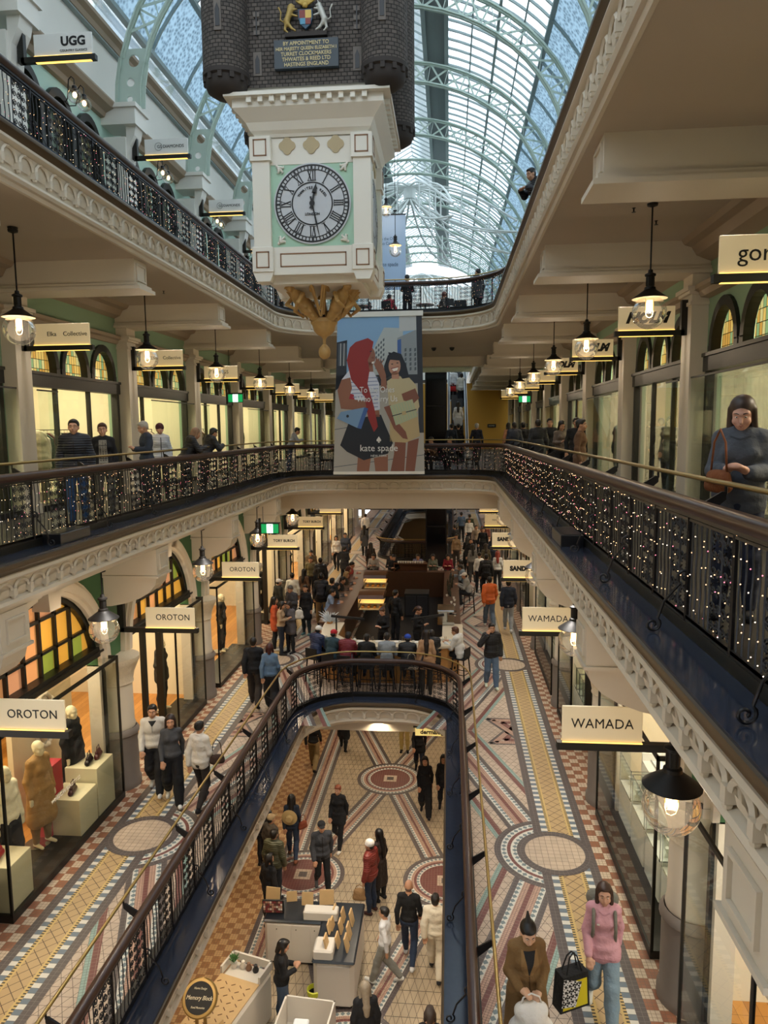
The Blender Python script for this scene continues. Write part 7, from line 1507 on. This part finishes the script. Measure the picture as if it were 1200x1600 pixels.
def stool():
    t = thing('bar_stool', '', 'stool'); a = MB(); a.box(-.19, .19, -.19, .19, .66, .7, bev=.01); a.build('seat', M_blkm, t)
    for sx in (-1, 1):
        for sy in (-1, 1): a = MB(); a.bar((sx*.16, sy*.16, .66), (sx*.21, sy*.21, 0), .028); a.build('leg', M_iron, t)
    a = MB(); a.box(-.19, .19, -.21, -.185, .72, .98, bev=.005); a.bar((-.17, -.18, .68), (-.17, -.2, .95), .02); a.bar((.17, -.18, .68), (.17, -.2, .95), .02); a.build('backrest', M_blkm, t)
    a = MB()
    for p, q in (((-.18, .19), (.18, .19)), ((-.18, -.19), (.18, -.19)), ((-.19, -.18), (-.19, .18)), ((.19, -.18), (.19, .18))): a.bar((*p, .25), (*q, .25), .018)
    a.build('footrest', M_iron, t); return t
s0 = stool(); fs = True
LABS = ['white cap', 'red cap', 'maroon puffer', 'black leather jacket', 'grey shirt', 'blue cap', 'black padded coat', 'cream hooded jacket', 'striped shirt', 'dark grey hooded top', 'black jumper', 'tan hood', 'auburn hair', 'red jacket', 'pale grey tee', 'black hoodie', 'lavender shirt', 'sage top', 'crimson top', 'grey jumper', 'pale blue denim', 'white cap on the right side', 'red top upstairs', 'reddish hair upstairs']
for i, (x, y, z, rz) in enumerate(SEATS):
    lab = f'black bar stool under the seated person with the {LABS[i]}'
    if fs: s0.location = (x, y, z); s0.rotation_euler = (0, 0, rz); s0['label'] = lab; s0['group'] = 'bar stools'; fs = False
    else:
        dup(s0, (x, y, max(z, ZD) if z > 14 else z), rz, lab, 'bar stools')
rnd = random.Random(5)
def crockery(nm, fn, m, locs, lab, cat, grp):
    o0 = None
    for i, p in enumerate(locs):
        if o0 is None: a = MB(); fn(a); o = a.build(nm, m, smooth=40); o0 = o
        else: o = o0.copy(); COL.objects.link(o)
        o.location = p; tag(o, lab, cat, grp)
M_cup = mat('white_china', '#e6e2d8', .25)
cupf = lambda a: a.lathe([(0, 0), (.025, 0), (.038, .03), (.042, .07), (.038, .07), (.034, .03), (0, .01)], n=12)
crockery('cup', cupf, M_cup, [(-3.5+i*.42+rnd.uniform(-.05, .05), 19.35 + (.25 if abs(i-4) > 3 else 0)+rnd.uniform(0, .12), G0+1.06) for i in range(9)], 'white cup on the front of the cafe counter', 'cup', 'cups on the front counter')
crockery('glass_tumbler', lambda a: a.lathe([(0, 0), (.03, 0), (.034, .12), (.03, .12), (.027, .01), (0, .01)], n=12), M_globe, [(-3.2+i*.5+rnd.uniform(-.1, .1), 19.55+rnd.uniform(0, .1), G0+1.06) for i in range(7)], 'clear tumbler on the front of the cafe counter', 'glass', 'tumblers on the front counter')
crockery('plate', lambda a: a.lathe([(0, .005), (.06, .005), (.1, .018), (.1, .022), (.06, .01), (0, .01)], n=20), M_cup, [(-3.0+i*.52, 19.42, G0+1.06) for i in range(5)], 'white plate on the front of the cafe counter', 'plate', 'plates on the front counter')
crockery('cup', cupf, M_cup, [(-2.1+i*.1, 29.4+.1*j, G0+1.4) for i in range(11) for j in range(2)], 'white cup stacked on the shelf at the back of the cafe', 'cup', 'cups on the back shelf')
crockery('cup', cupf, M_cup, [(.0+rnd.uniform(-.2, .2), 22+i*.33, G0+1.06) for i in range(10)], 'cup among the clutter on the right cafe counter', 'cup', 'cups on the right counter')
crockery('bottle', lambda a: a.lathe([(0, 0), (.035, 0), (.036, .17), (.015, .21), (.013, .26), (0, .26)], n=10), mat('bottle_dark', '#2a2c26', .2), [(.1+rnd.uniform(-.15, .1), 25+i*.28, G0+1.06) for i in range(12)], 'dark bottle on the right cafe counter', 'bottle', 'bottles on the right counter')
t = thing('coffee_machine', 'chrome espresso machine among the cups on the right of the cafe', 'coffee machine', (-.1, 21.6, G0+1.06), pi/2); a = MB(); a.box(-.4, .4, -.25, .25, .02, .1); a.box(-.38, .38, -.05, .25, .1, .42, bev=.03); a.box(-.4, .4, -.25, .25, .4, .46, bev=.01); a.build('body', M_chrome, t)
for x in (-.2, .2): a = MB(); a.lathe([(.05, .3), (.05, .36), (0, .36)], (x, -.15, 0), 12); a.bar((x, -.15, .31), (x, -.33, .29), .025); a.build('group_head', M_blkm, t)
t = thing('back_shelf', 'dark back shelf unit of the cafe stacked with cups', 'shelf', (-1.6, 29.45, G0)); a = MB(); a.box(-.7, .7, -.15, .2, 1.36, 1.4); a.box(-.7, -.66, -.15, .2, 0, 1.36); a.box(.66, .7, -.15, .2, 0, 1.36); a.box(-.66, .66, .1, .2, 0, 1.36); a.build('frame', M_hood, t)
t = thing('fridge_unit', 'black refrigeration cabinet in the middle of the cafe', 'cabinet', (-1.2, 26.4, G0)); a = MB(); a.box(-.45, .45, -.4, .4, 0, .9, bev=.01); a.build('body', M_blkm, t); a = MB(); a.box(-.4, -.02, -.42, -.4, .1, .82); a.box(.02, .4, -.42, -.4, .1, .82); a.build('doors', mat('cabinet_graphite', '#2b2b2e', .3), t)
t = thing('heat_lamp_bar', 'black angled steel bar over the front left of the counter', 'rail', (-3.05, 20.1, G0+1.06)); a = MB(); a.bar((-.35, 0, .55), (.6, .15, .42), .09, .06); a.bar((-.2, 0, 0), (-.2, 0, .55), .04); a.build('bar', M_blkm, t)
t = thing('heat_lamp_bar', 'black angled steel bar over the right of the counter', 'rail', (-.75, 20.3, G0+1.06)); a = MB(); a.bar((-.35, 0, .42), (.6, .1, .55), .09, .06); a.bar((0, 0, 0), (0, 0, .47), .04); a.build('bar', M_blkm, t)
t = thing('feather_plant', 'spray of white feathery leaves at the left end of the cafe counter', 'plant', (-3.65, 21.3, G0+1.0)); a = MB(); rnd = random.Random(2)
for i in range(70):
    an = rnd.uniform(0, 2*pi); r = rnd.uniform(.08, .35); h_ = rnd.uniform(.15, .45); a.tube([(0, 0, 0), (cos(an)*r*.6, sin(an)*r*.6, h_*.8), (cos(an)*r, sin(an)*r, h_)], [.004, .018, .002], 4)
a.build('leaves', mat('silver_leaf', '#c9d0d6', .6), t); a = MB(); a.lathe([(0, -.0), (.09, -.0), (.11, .12), (0, .12)], n=14); a.build('pot', M_cfront, t)
# tables on the level one bridge and level two cafe furniture
def table(nm, lab, x, y, z, cat='table'):
    t = thing(nm, lab, cat, (x, y, z)); a = MB(); a.lathe([(0, .72), (.34, .72), (.34, .75), (0, .75)], n=20); a.build('tabletop', M_hood, t); a = MB(); a.lathe([(0, 0), (.2, 0), (.2, .02), (.025, .03), (.025, .72), (0, .72)], n=12); a.build('pedestal', M_iron, t); return t
for i, x in enumerate((-5.0, -3.9, -.9, .3)): table('cafe_table', f'round dark cafe table on the level one bridge, {ORD[i].replace("nearest", "from the left")}' if i else 'round dark cafe table on the level one bridge, leftmost', x, 26.6, ZC)
for i, x in enumerate((-3.2, -.9)): table('cafe_table', ['round dark table behind the top level balustrade at left', 'round dark table behind the top level balustrade at right'][i], x, 27.4, ZD)
def armchair(lab, x, y, z, rz):
    t = thing('cafe_chair', lab, 'chair', (x, y, z), rz); a = MB(); a.box(-.26, .26, -.25, .25, .38, .46, bev=.02); a.build('seat', M_blkm, t); a = MB(); a.prism([(-.26, .46), (.26, .46), (.22, .86), (-.22, .86)], -.26, -.21, 'y'); a.build('backrest', M_blkm, t)
    for sx in (-1, 1):
        for sy in (-1, 1): a = MB(); a.bar((sx*.2, sy*.2, .38), (sx*.24, sy*.23, 0), .03); a.build('leg', M_iron, t)
    return t
ch0 = None
for i, (x, y, z, rz, lab) in enumerate(((-4.5, 26.5, ZC, -pi/2, 'black cafe chair beside the leftmost level one table'), (-3.4, 26.6, ZC, pi/2, 'black cafe chair between the two left level one tables'), (-1.4, 26.6, ZC, -pi/2, 'black cafe chair right of the banner on the level one bridge'), (-.4, 26.6, ZC, pi/2, 'black cafe chair between the two right level one tables'), (.85, 26.6, ZC, pi/2, 'black cafe chair at the right end of the level one bridge'), (-2.7, 27.3, ZD, -pi/2, 'black chair behind the top level rail near the red top'), (-.35, 27.3, ZD, pi/2, 'black chair behind the top level rail near the reddish hair'), (.4, 27.5, ZD, 0, 'black chair behind the right part of the top level rail'))):
    if ch0 is None: ch0 = armchair(lab, x, y, z, rz); ch0['group'] = 'cafe chairs'
    else: dup(ch0, (x, y, z), rz, lab, 'cafe chairs')
for x, y, lab in ((-1.25, 25.9, 'seated person in black low on the level one bridge just right of the banner'), (-.55, 25.9, 'seated person in a brown top on the level one bridge'), (.12, 26.0, 'seated person with dark hair facing left on the level one bridge')):
    person(x, y+.3, ZC-.28, pi-.6, lab, 'sit', 'f' if 'dark hair' in lab else 'm', '#15161c' if 'black' in lab else ('#5c4636' if 'brown' in lab else '#30303a'), hair='bun' if 'dark hair' in lab else 'short')

# ---------------- photo kiosk on the lower ground floor ----------------
M_kw = mat('kiosk_white', '#cfc9bf', .45); M_ks = mat('kiosk_slate', '#20262d', .3, noise=.15, nscale=5); M_birch = mat('birch_board', '#c8a878', .5, noise=.1)
t = thing('display_counter', 'curved white kiosk counter with a dark stone top and photo blocks', 'counter', (-2.75, 13.1, ZA))
a = MB(); a.box(-1.0, .25, .2, .85, .08, .95, bev=.06); a.box(.2, .98, -.85, .85, .08, .95, bev=.08); a.build('cabinet', M_kw, t); a = MB(); a.box(-.95, .2, .27, .8, 0, .08); a.box(.27, .92, -.78, .8, 0, .08); a.build('plinth', M_blkm, t)
a = MB(); a.box(-1.02, .2, .18, .87, .95, .985, bev=.03); a.box(.18, 1.0, -.87, .87, .951, .986, bev=.03); a.build('counter_top', M_ks, t)
a = MB(); a.box(-.2, .5, .25, .5, .985, 1.16, bev=.02); a.build('raised_box', M_kw, t); a = MB(); a.box(.2, .58, -.82, -.4, .985, 1.16, bev=.03); a.build('raised_box', M_kw, t)
for i, x in enumerate((-.62, -.22, .16)): a = MB(); a.box(x-.17, x+.17, .19, .2, .14, .88); o = a.build('door', M_kw, t); a = MB(); a.ell((x-.12, .187, .8), .012, 6, 4); a.build('knob', M_blkm, o)
rnd = random.Random(9); k = 0
def pblock(x, y, z, w, h_, rz, lab, m=M_birch, photo=False):
    a = MB(); a.box(-w/2, w/2, -.015, .015, 0, h_)
    o = a.build('photo_block', m); o.location = (x, y, z); o.rotation_euler = (radians(-12), 0, rz); tag(o, lab, 'photo block', 'wooden photo blocks on the kiosk'); return o
for i, (x, w, h_) in enumerate(((-3.68, .3, .36), (-2.95, .24, .26), (-2.55, .3, .3), (-3.3, .22, .2))): pblock(x, 13.75+.05*i, ZA+.986, w, h_, .1*(i-1), f'birch photo block at the back of the kiosk counter, {["leftmost and tallest", "second from the right", "rightmost", "second from the left"][i]}')
for i in range(10): pblock(-2.3+.19*(i % 3), 13.55-.12*i-.03*(i % 2), ZA+.986 if i not in (6, 9) else ZA+1.16, .2, .2+.04*(i % 3), 1.5, 'birch photo block standing edge-on along the right arm of the kiosk')
t = thing('framed_picture', 'framed collage of faces in a case on the left end of the kiosk', 'picture', (-3.6, 13.5, ZA+1.0), .05); a = MB(); a.box(-.22, .22, -.02, .02, 0, .28); a.build('frame', M_blkm, t); a = MB(); rr = random.Random(1)
for i in range(9):
    for j in range(5): a.face([(-.2+.044*i, -.024, .02+.05*j), (-.162+.044*i, -.024, .02+.05*j), (-.162+.044*i, -.024, .064+.05*j), (-.2+.044*i, -.024, .064+.05*j)], mi=rr.randrange(4))
a.build('picture_sheet', [mat('tone_a', '#b58d78'), mat('tone_b', '#5c3c34'), mat('tone_c', '#d8cdc4'), mat('tone_d', '#7a2c30')], t, fix=False)
t = thing('kiosk_counter', 'white kiosk side counter with a patterned birch board and ornaments', 'counter', (-3.95, 11.15, ZA), -.28); a = MB(); a.box(-.42, .42, -1.2, 1.05, .06, .95, bev=.08); a.build('cabinet', M_kw, t); a = MB(); a.box(-.4, .4, -1.1, .6, .95, .97); a.build('birch_top', M_birch, t); a = MB(); rr = random.Random(4)
for i in range(12):
    for j in range(5):
        x, y = -.33+.15*j, -1.0+.13*i; d = .04*(1 if (i+j) % 2 else -1); a.bar((x-.03, y-d*.6, .972), (x+.03, y+d*.6, .972), .014, .006)
a.build('carved_marks', mat('carved_brown', '#6a4a2a'), t); a = MB(); a.box(-.42, -.38, .6, 1.05, .95, 1.1); a.box(-.42, .42, 1.01, 1.05, .95, 1.1); a.box(.38, .42, .6, 1.05, .95, 1.1); a.build('tray_rim', M_kw, t)
t = thing('potted_plant', 'small green plant in the ornament tray of the kiosk', 'plant', (-3.98, 12.02, ZA+.95)); a = MB(); a.lathe([(0, 0), (.05, 0), (.065, .1), (0, .1)], n=12); a.build('pot', M_kw, t); a = MB(); rnd = random.Random(6)
for i in range(60): an, r = rnd.uniform(0, 6.28), rnd.uniform(.02, .13); a.tube([(0, 0, .09), (cos(an)*r*.6, sin(an)*r*.6, .2), (cos(an)*r, sin(an)*r, .17+rnd.uniform(0, .08))], [.003, .012, .002], 4)
a.build('leaves', mat('plant_green', '#3f6a34', .6), t)
for i, (dx, c, lab) in enumerate(((.14, '#d8d0c4', 'white ornament in the kiosk tray'), (.26, '#7a5a44', 'brown ornament in the kiosk tray'), (.4, '#17171b', 'black toy car ornament in the kiosk tray'))): a = MB(); a.lathe([(0, 0), (.05, 0), (.06, .04), (.03, .1), (.035, .13), (0, .16)], n=12); o = a.build('ornament', mat('orn_'+c[1:], c, .5), smooth=40); o.location = (-3.95+dx, 12.02-.04*i, ZA+.95); tag(o, lab, 'ornament')
t = thing('round_sign', 'round black and gold sign reading Memory Block on two posts', 'sign', (-4.02, 10.35, ZA)); Mgs = mat('sign_gold', '#8f7440', .4, .5)
R = Matrix.Translation((0, 0, 1.75)) @ Matrix.Rotation(radians(50), 4, 'X')
a = MB(); a.lathe([(0, .03), (.27, .03), (.29, .01), (.29, -.03), (0, -.03)], n=36, mat=R); a.build('rim', Mgs, t, smooth=30); a = MB(); a.lathe([(0, .036), (.225, .036), (.23, .03)], n=36, mat=R); a.build('disc', M_blkm, t, smooth=30)
for e in (-.07, .07): a = MB(); a.box(e-.025, e+.025, -.0, .03, 0, 1.55); a.build('post', Mgs, t)
for s, sz, v in (('Memory Block', .085, 0), ('Home Design', .045, .13), ('Fond Memories', .042, -.13)): o = obj('lettering', text_me(s, sz, mat('letter_cream', '#e2d8bc', .5), shear=.3, sx=.85), t); o.matrix_local = R @ Matrix.Translation((0, v, .038))
for i, (x, y) in enumerate(((-3.75, 10.5), (-3.62, 10.35), (-3.85, 10.25))): pblock(x, y, ZA+.75+.02*i, .26, .38, 1.1, 'birch block leaning in the stand below the round sign', M_birch)
t = thing('block_stand', 'low dark stand holding birch blocks under the round sign', 'stand', (-3.72, 10.35, ZA)); a = MB(); a.box(-.3, .3, -.4, .35, 0, .75, bev=.02); a.build('body', M_ks, t)
t = thing('storage_crate', 'open white sided crate holding cables, papers and a printer', 'crate', (-2.45, 10.9, ZA), -.08); a = MB()
for q in ((-.45, .45, .43, .46), (-.45, -.42, -.6, .46), (.42, .45, -.6, .46)): a.box(*q, 0, 1.0)
a.box(-.45, .45, -.6, .46, .0, .5); a.build('walls', M_kw, t)
t = thing('printer', 'long white printer tilted inside the open crate', 'printer', (-2.5, 10.75, ZA+.5)); a = MB(); a.box(-.13, .13, -.45, .28, 0, .4, bev=.02); a.build('body', mat('printer_white', '#dfe3e8', .3), t); a = MB(); a.box(-.1, .1, -.46, -.45, .1, .2); a.build('slot', M_blkm, t)
o = obj('paper_bag', sdf_build('paper_bag', [('e', (0, 0, 0), (.15, .14, .18), None), ((-.08, .03, .1), (.1, .02, .16), .07, .06), ((-.05, -.03, -.1), (.08, 0, -.1), .1, .1)], .012, mat('kraft_paper', '#9a7048', .7, noise=.3, nscale=20, bump=1), .02)); o.location = (-2.18, 10.85, ZA+.7); tag(o, 'crumpled brown paper bag inside the open crate', 'bag')
t = thing('waste_bin', 'yellow lined waste bin beside the kiosk cabinet', 'bin', (-2.55, 12.35, ZA)); a = MB(); a.lathe([(0, 0), (.1, 0), (.13, .32), (.12, .32), (.09, .02), (0, .02)], n=16); a.build('bin', M_blkm, t); a = MB(); a.lathe([(.135, .24), (.14, .33), (.12, .34), (.11, .25)], n=16); a.build('liner', mat('bin_yellow', '#c9cf3a', .5), t)
t = thing('pushchair', 'dark pushchair handle and seat at the bottom right of the lower opening', 'pushchair', (-.05, 10.3, ZA)); a = MB(); a.tube([(-.2, 0, .95), (-.22, -.1, 1.02), (.22, -.1, 1.02), (.2, 0, .95), (.18, .35, .4), (-.18, .35, .4), (-.2, 0, .95)], .014, 6); a.build('frame', M_iron, t)
a = MB(); a.box(-.17, .17, .1, .5, .35, .42, bev=.02); a.prism([(.1, .42), (.18, .42), (.05, .85), (-.0, .85)], -.17, .17, 'x'); a.build('seat', M_blkm, t)
for sx in (-1, 1):
    for yy in (0, .5): a = MB(); a.lathe([(.0, -.02), (.1, -.02), (.1, .02), (0, .02)], n=16, mat=Matrix.Translation((sx*.22, yy, .1)) @ Matrix.Rotation(pi/2, 4, 'Y')); a.build('wheel', M_blkm, t)

# ---------------- shop interiors ----------------
M_mann = mat('mannequin_ivory', '#ddd2b0', .45)
def mannequin(x, y, z, rz, label, top, bot, tl=0.0, wide=.0, head=True, group='shop mannequins', h=1.05):
    t = thing('mannequin', label, 'mannequin', (x, y, z), rz, group); t.scale = (h, h, h); J = pose('stand', 'f')
    W, R = headp(J)
    def add(nm, key, fn, m):
        o = obj(nm, getm((nm,)+key, fn), t); o.material_slots[0].link = 'OBJECT'; o.material_slots[0].material = m
    add('figure', ('mann', head), lambda: sdf_build('figure', [q for i, q in enumerate(body_prims(J, 'f')) if head or i not in range(4, 18)], .013, M_mann, .025), M_mann)
    add('top', ('stand', 'f', tl, .02, False), lambda: sdf_build('top', top_prims(J, 'f', tl, .02), .0135, cloth(top), .035), cloth(top))
    add('trousers', ('stand', 'f', wide, False), lambda: sdf_build('trousers', trouser_prims(J, wide), .0135, cloth(bot), .03), cloth(bot))
    a = MB(); a.lathe([(0, 0), (.2, 0), (.2, .012), (.02, .015), (.015, .3), (0, .3)], (0, -.12, -.01), 20); a.build('base', M_chrome, t); return t
FLZ = G0+.13
mannequin(-6.75, 9.85, FLZ, -pi/2-.3, 'ivory mannequin in a cream blouse and black skirt in the nearest left window', '#e4dcc0', '#14161c', 0, .05)
mannequin(-6.75, 10.75, FLZ, -pi/2-.3, 'ivory mannequin in a camel trench coat in the nearest left window', '#9c7a4c', '#7c6440', 1.1)
mannequin(-6.85, 12.0, FLZ+.1, -pi/2-.1, 'ivory mannequin in a long black dress in the nearest left window', '#121216', '#101014', 1.5)
def plinth(x, y, w, d, h_, label, m=None): a = MB(); a.box(-w/2, w/2, -d/2, d/2, 0, h_, bev=.005); o = a.build('display_plinth', m or mat('plinth_cream', '#ded7b8', .5)); o.location = (x, y, FLZ-.07); tag(o, label, 'plinth', 'window display plinths'); return o
plinth(-6.6, 9.35, .7, .55, .75, 'cream plinth with a red bag at the near end of the left window'); plinth(-6.55, 11.35, .6, .6, .7, 'cream plinth with a dark bag in the left window'); plinth(-6.55, 12.0, .6, .62, .95, 'taller cream plinth with two bags in the left window'); plinth(-6.9, 11.2, .3, .5, 1.25, 'red plinth with lettering in the left window', mat('plinth_red', '#a8182a', .5))
def wbag(x, y, z, c, label):
    t = thing('display_handbag', label, 'bag', (x, y, z), pi/2+.2, 'handbags in the left window'); obj('pouch', getm(('wbag',), lambda: sdf_build('pouch', [((-.1, 0, .05), (.1, 0, .05), .045, .045), ((-.08, 0, .12), (.08, 0, .12), .03, .03), ((-.11, 0, .03), (.11, 0, .03), .035, .035)], .008, cloth(c), .04)), t)
    t.children[0].material_slots[0].link = 'OBJECT'; t.children[0].material_slots[0].material = mat('leather_'+c[1:], c, .3); a = MB(); a.tube([(-.09, 0, .13), (-.06, 0, .22), (.06, 0, .22), (.09, 0, .13)], .008, 6); a.build('handle', mat('leather_'+c[1:], c, .3), t)
wbag(-6.55, 9.3, FLZ+.68, '#9c2430', 'dark red handbag on the near plinth'); wbag(-6.5, 11.3, FLZ+.63, '#3a1418', 'burgundy handbag on the lower plinth'); wbag(-6.5, 11.9, FLZ+.88, '#1a1214', 'black handbag at the left of the tall plinth'); wbag(-6.45, 12.15, FLZ+.88, '#4a1a1c', 'oxblood handbag at the right of the tall plinth'); wbag(-6.9, 11.1, FLZ+1.18, '#17171b', 'black handbag on top of the red plinth')
text('WINDOW BEAUTY SS', .09, (-6.205, 10.6, G0+1.2), mat('vinyl_white', '#e8e2d4', .5), None, rz=pi/2); _l = COL.objects[-1]; tag(_l, 'small white vinyl lettering on the nearest left shop window', 'lettering')
# ornate oval mirror
t = thing('wall_mirror', 'white scalloped oval mirror on a panel behind the mannequins', 'mirror', (-7.6, 12.3, FLZ)); a = MB(); a.box(-.05, .05, -1.0, 1.0, 0, 2.3); a.build('panel', M_shopwall, t); a = MB(); P = [(.07, .32*cos(q), 1.5+.5*sin(q)) for q in np.linspace(0, 2*pi, 28)[:-1]]; a.tube(P, .04, 6, closed=True)
for i in range(0, 27, 3): a.ell(P[i], .06, 8, 5)
a.build('frame', M_white, t, smooth=True); a = MB(); a.faces([(.06, .32*cos(q), 1.5+.5*sin(q)) for q in np.linspace(0, 2*pi, 28)[:-1]], [tuple(range(27))]); a.build('glass', M_chrome, t)
# shelving and rails, both floors
def shelfunit(x, y, z, rz, label, w=1.6, h_=2.0, m=None, goods=True, grp='shop shelving'):
    t = thing('shelf_unit', label, 'shelf', (x, y, z), rz, grp); m = m or M_warmwood; a = MB()
    for sx in (-1, 1): a.box(sx*w/2-.02, sx*w/2+.02, -.2, .2, 0, h_)
    a.box(-w/2, w/2, .18, .2, 0, h_); a.build('case', m, t)
    for k in range(5): a = MB(); a.box(-w/2, w/2, -.2, .2, .15+k*(h_-.2)/4.4, .17+k*(h_-.2)/4.4); a.build('shelf', m, t)
    if goods:
        a = MB(); rr = random.Random(int(x*100+y*10))
        for k in range(4):
            for j in range(5): xx = -w/2+.2+j*(w-.4)/4; hh = rr.uniform(.1, .25); a.box(xx-.07, xx+.07, -.1, .1, .17+k*(h_-.2)/4.4, .17+k*(h_-.2)/4.4+hh, mi=rr.randrange(4), bev=.02)
        o = a.build('goods', [cloth('#7a4a34'), cloth('#2c2a30'), cloth('#c9bfa4'), cloth('#8a7060')], t); o['kind'] = 'stuff'
    return t
def clothes_rail(x, y, z, rz, label, cols, n=14, L=1.3, group='clothes rails'):
    t = thing('clothes_rail', label, 'clothes rail', (x, y, z), rz, group); a = MB(); a.tube([(-L/2, 0, 0), (-L/2, 0, 1.6), (L/2, 0, 1.6), (L/2, 0, 0)], .015, 6); a.build('frame', M_iron, t); rr = random.Random(int(y*7))
    for i in range(n):
        xx = -L/2+.1+(L-.2)*i/(n-1); hh = rr.uniform(.75, 1.05); c = rr.choice(cols); a = MB(); a.prism([(-.21, 1.4), (-.04, 1.53), (.04, 1.53), (.21, 1.4), (.24, 1.2), (.18, 1.5-hh), (-.18, 1.5-hh), (-.24, 1.2)], xx-.022, xx+.022, 'x'); a.tube([(xx, 0, 1.53), (xx, 0, 1.6)], .004, 4)
        a.build('garment', cloth(c), t)
    return t
CO = ['#20242c', '#3c4a3c', '#7a6a58', '#c8bfae', '#5c2c2c', '#8c8a84', '#14161a']
for k in range(0, 6):
    ya = PK(k)
    if k > 0: mannequin(CB-5.25, ya+3.4, FLZ, -pi/2, f'ivory mannequin in dark clothes in a left ground floor window, {ORD[k]} bay', '#26241f', '#1a1a1e', .3 if k % 2 else 0)
    shelfunit(CB-8.7, ya+2.4, G0+.06, pi/2, f'timber shelf unit inside the left ground floor shops, {ORD[k]}', 2.6, 2.3); shelfunit(CB+5.3, ya+2.6, FLZ-.05, pi/2 if k > 1 else -pi/2, f'glass and white shelf unit in a right ground floor window, {ORD[k]}', 2.4, 2.0 if k else 1.3, M_white)
    clothes_rail(CB-7.6, ya+1.6, G0+.06, pi/2, f'rail of clothes inside a left ground floor shop, {ORD[k]}', CO, 10); clothes_rail(CB+6.3, ya+1.2, G0+.06, .3, f'rail of clothes inside a right ground floor shop, {ORD[k]}', CO, 8)
for k in range(0, 7):
    ya = PK(k); n_ = ORD[k]
    clothes_rail(CC-7.2, ya+2.9, ZC+.02, pi/2, f'rail of clothes inside a left level one shop, {n_}', CO, 12, 1.8); clothes_rail(CC+7.1, ya+1.6, ZC+.02, pi/2+.2, f'rail of clothes inside a right level one shop, {n_}', CO, 12, 1.8)
    mannequin(CC-6.8, ya+(1.35 if k != 1 else 1.6), ZC+.02, -pi/2-.4, f'mannequin in an olive jacket in a left level one window, {n_}', '#54553e' if k % 2 == 0 else '#c8bda0', '#8d8774', .25, head=False)
    mannequin(CC+6.75, ya+(3.3 if k else 2.6), ZC+.02, pi/2+.3, f'mannequin in a window of the right level one shops, {n_}', ['#4c5a3c', '#c4bba4', '#2a2c34'][k % 3], '#3c3c3c', .2, head=False)
mb = MB(); mb.box(CC+7.9, CC+8.0, 5.5, 7.8, ZC, 12.6); struct(mb.build('wall_right', mat('speckled_plaster', '#b5ad98', .7, noise=.5, nscale=60)))
# detectors, sprinklers, cameras
def small(nm, label, cat, loc, fn, m): a = MB(); fn(a); o = a.build(nm, m, smooth=40); o.location = loc; tag(o, label, cat, nm.replace('_', ' ')+'s')
sp = lambda a: (a.lathe([(0, 0), (.03, 0), (.03, -.01), (.012, -.02), (.01, -.06), (.03, -.065), (.03, -.07), (0, -.07)], n=10))
for i, (x, y) in enumerate(((3.2, 6.3), (2.6, 10.9), (3.1, 11.6), (-6.7, 10.2), (-7.2, 14.7), (-6.3, 15.9))): small('ceiling_sprinkler', f'small brass sprinkler head in the level one ceiling, {"right" if x > 0 else "left"} side, {ORD[i % 3]}', 'sprinkler', (x, y, ZD-.69), sp, M_iron)
for i, x in enumerate((-.6, .1)): small('dome_camera', ['dark dome camera under the far level two ceiling, left of the pair', 'dark dome camera under the far level two ceiling, right of the pair'][i], 'camera', (x, 28.5, ZD-.69), lambda a: a.lathe([(0, 0), (.1, 0), (.1, -.03), (.08, -.09), (.04, -.13), (0, -.14)], n=14), M_blkm)
t = thing('wall_sign', 'small dark sign on the ochre wall at the end of level one', 'sign', (3.0, 51.98, 10.95)); a = MB(); a.box(-.3, .3, -.03, 0, -.12, .12); a.build('board', M_blkm, t); text('ENQUIRIES', .09, (0, -.034, 0), mat('letter_cream', '#e2d8bc', .5), t)

# lit glass display cases in the right ground floor windows
M_led = mat('case_led', '#fff4d8', emit='#fff0cc', es=5.0)
for k in range(0, 3):
    for j in range(4):
        y = PK(k)+(1.15 if k % 2 == 0 else 2.75)+(.85 if k % 2 == 0 else .42)*j; t = thing('display_case', f'lit glass display case in a right ground floor window, {ORD[j]} of the {["first", "second", "third"][k]} bay', 'display case', (CB+5.0, y, G0+.12), 0, 'lit glass display cases')
        L_ = .38 if k % 2 == 0 else .19; a = MB(); a.box(-.2, .25, -L_, L_, 0, .62, bev=.01); a.build('base', M_white, t)
        a = MB()
        for sx in (-.2, .24):
            for sy in (-L_, L_-.015): a.box(sx, sx+.012, sy, sy+.015, .62, 1.15)
        for zz in (.62, 1.14): a.box(-.2, .252, -L_, -L_+.012, zz, zz+.012); a.box(-.2, .252, L_-.012, L_, zz, zz+.012); a.box(-.2, -.19, -L_, L_, zz, zz+.012); a.box(.24, .252, -L_, L_, zz, zz+.012)
        a.build('frame', M_chrome, t); a = MB()
        for P in (((-.2, -L_), (.25, -L_)), ((-.2, L_), (.25, L_)), ((-.2, -L_), (-.2, L_))): a.face([(*P[0], .63), (*P[1], .63), (*P[1], 1.14), (*P[0], 1.14)])
        a.build('glass', M_glass, t); a = MB(); a.box(.2, .24, -L_*.9, L_*.9, 1.1, 1.12); a.build('led_strip', M_led, t)
        for q in range(3): a = MB(); a.lathe([(0, 0), (.035, 0), (.03, .04), (.012, .06), (.03, .1), (.04, .14), (0, .15)], n=10); o = a.build('jewellery_stand', M_cup, smooth=40); o.location = (CB+4.95+.08*(q % 2), y-L_*.6+L_*.6*q, G0+.74); tag(o, f'small white jewellery stand in the {ORD[j]} display case of the {["first", "second", "third"][k]} bay', 'stand', 'jewellery stands')
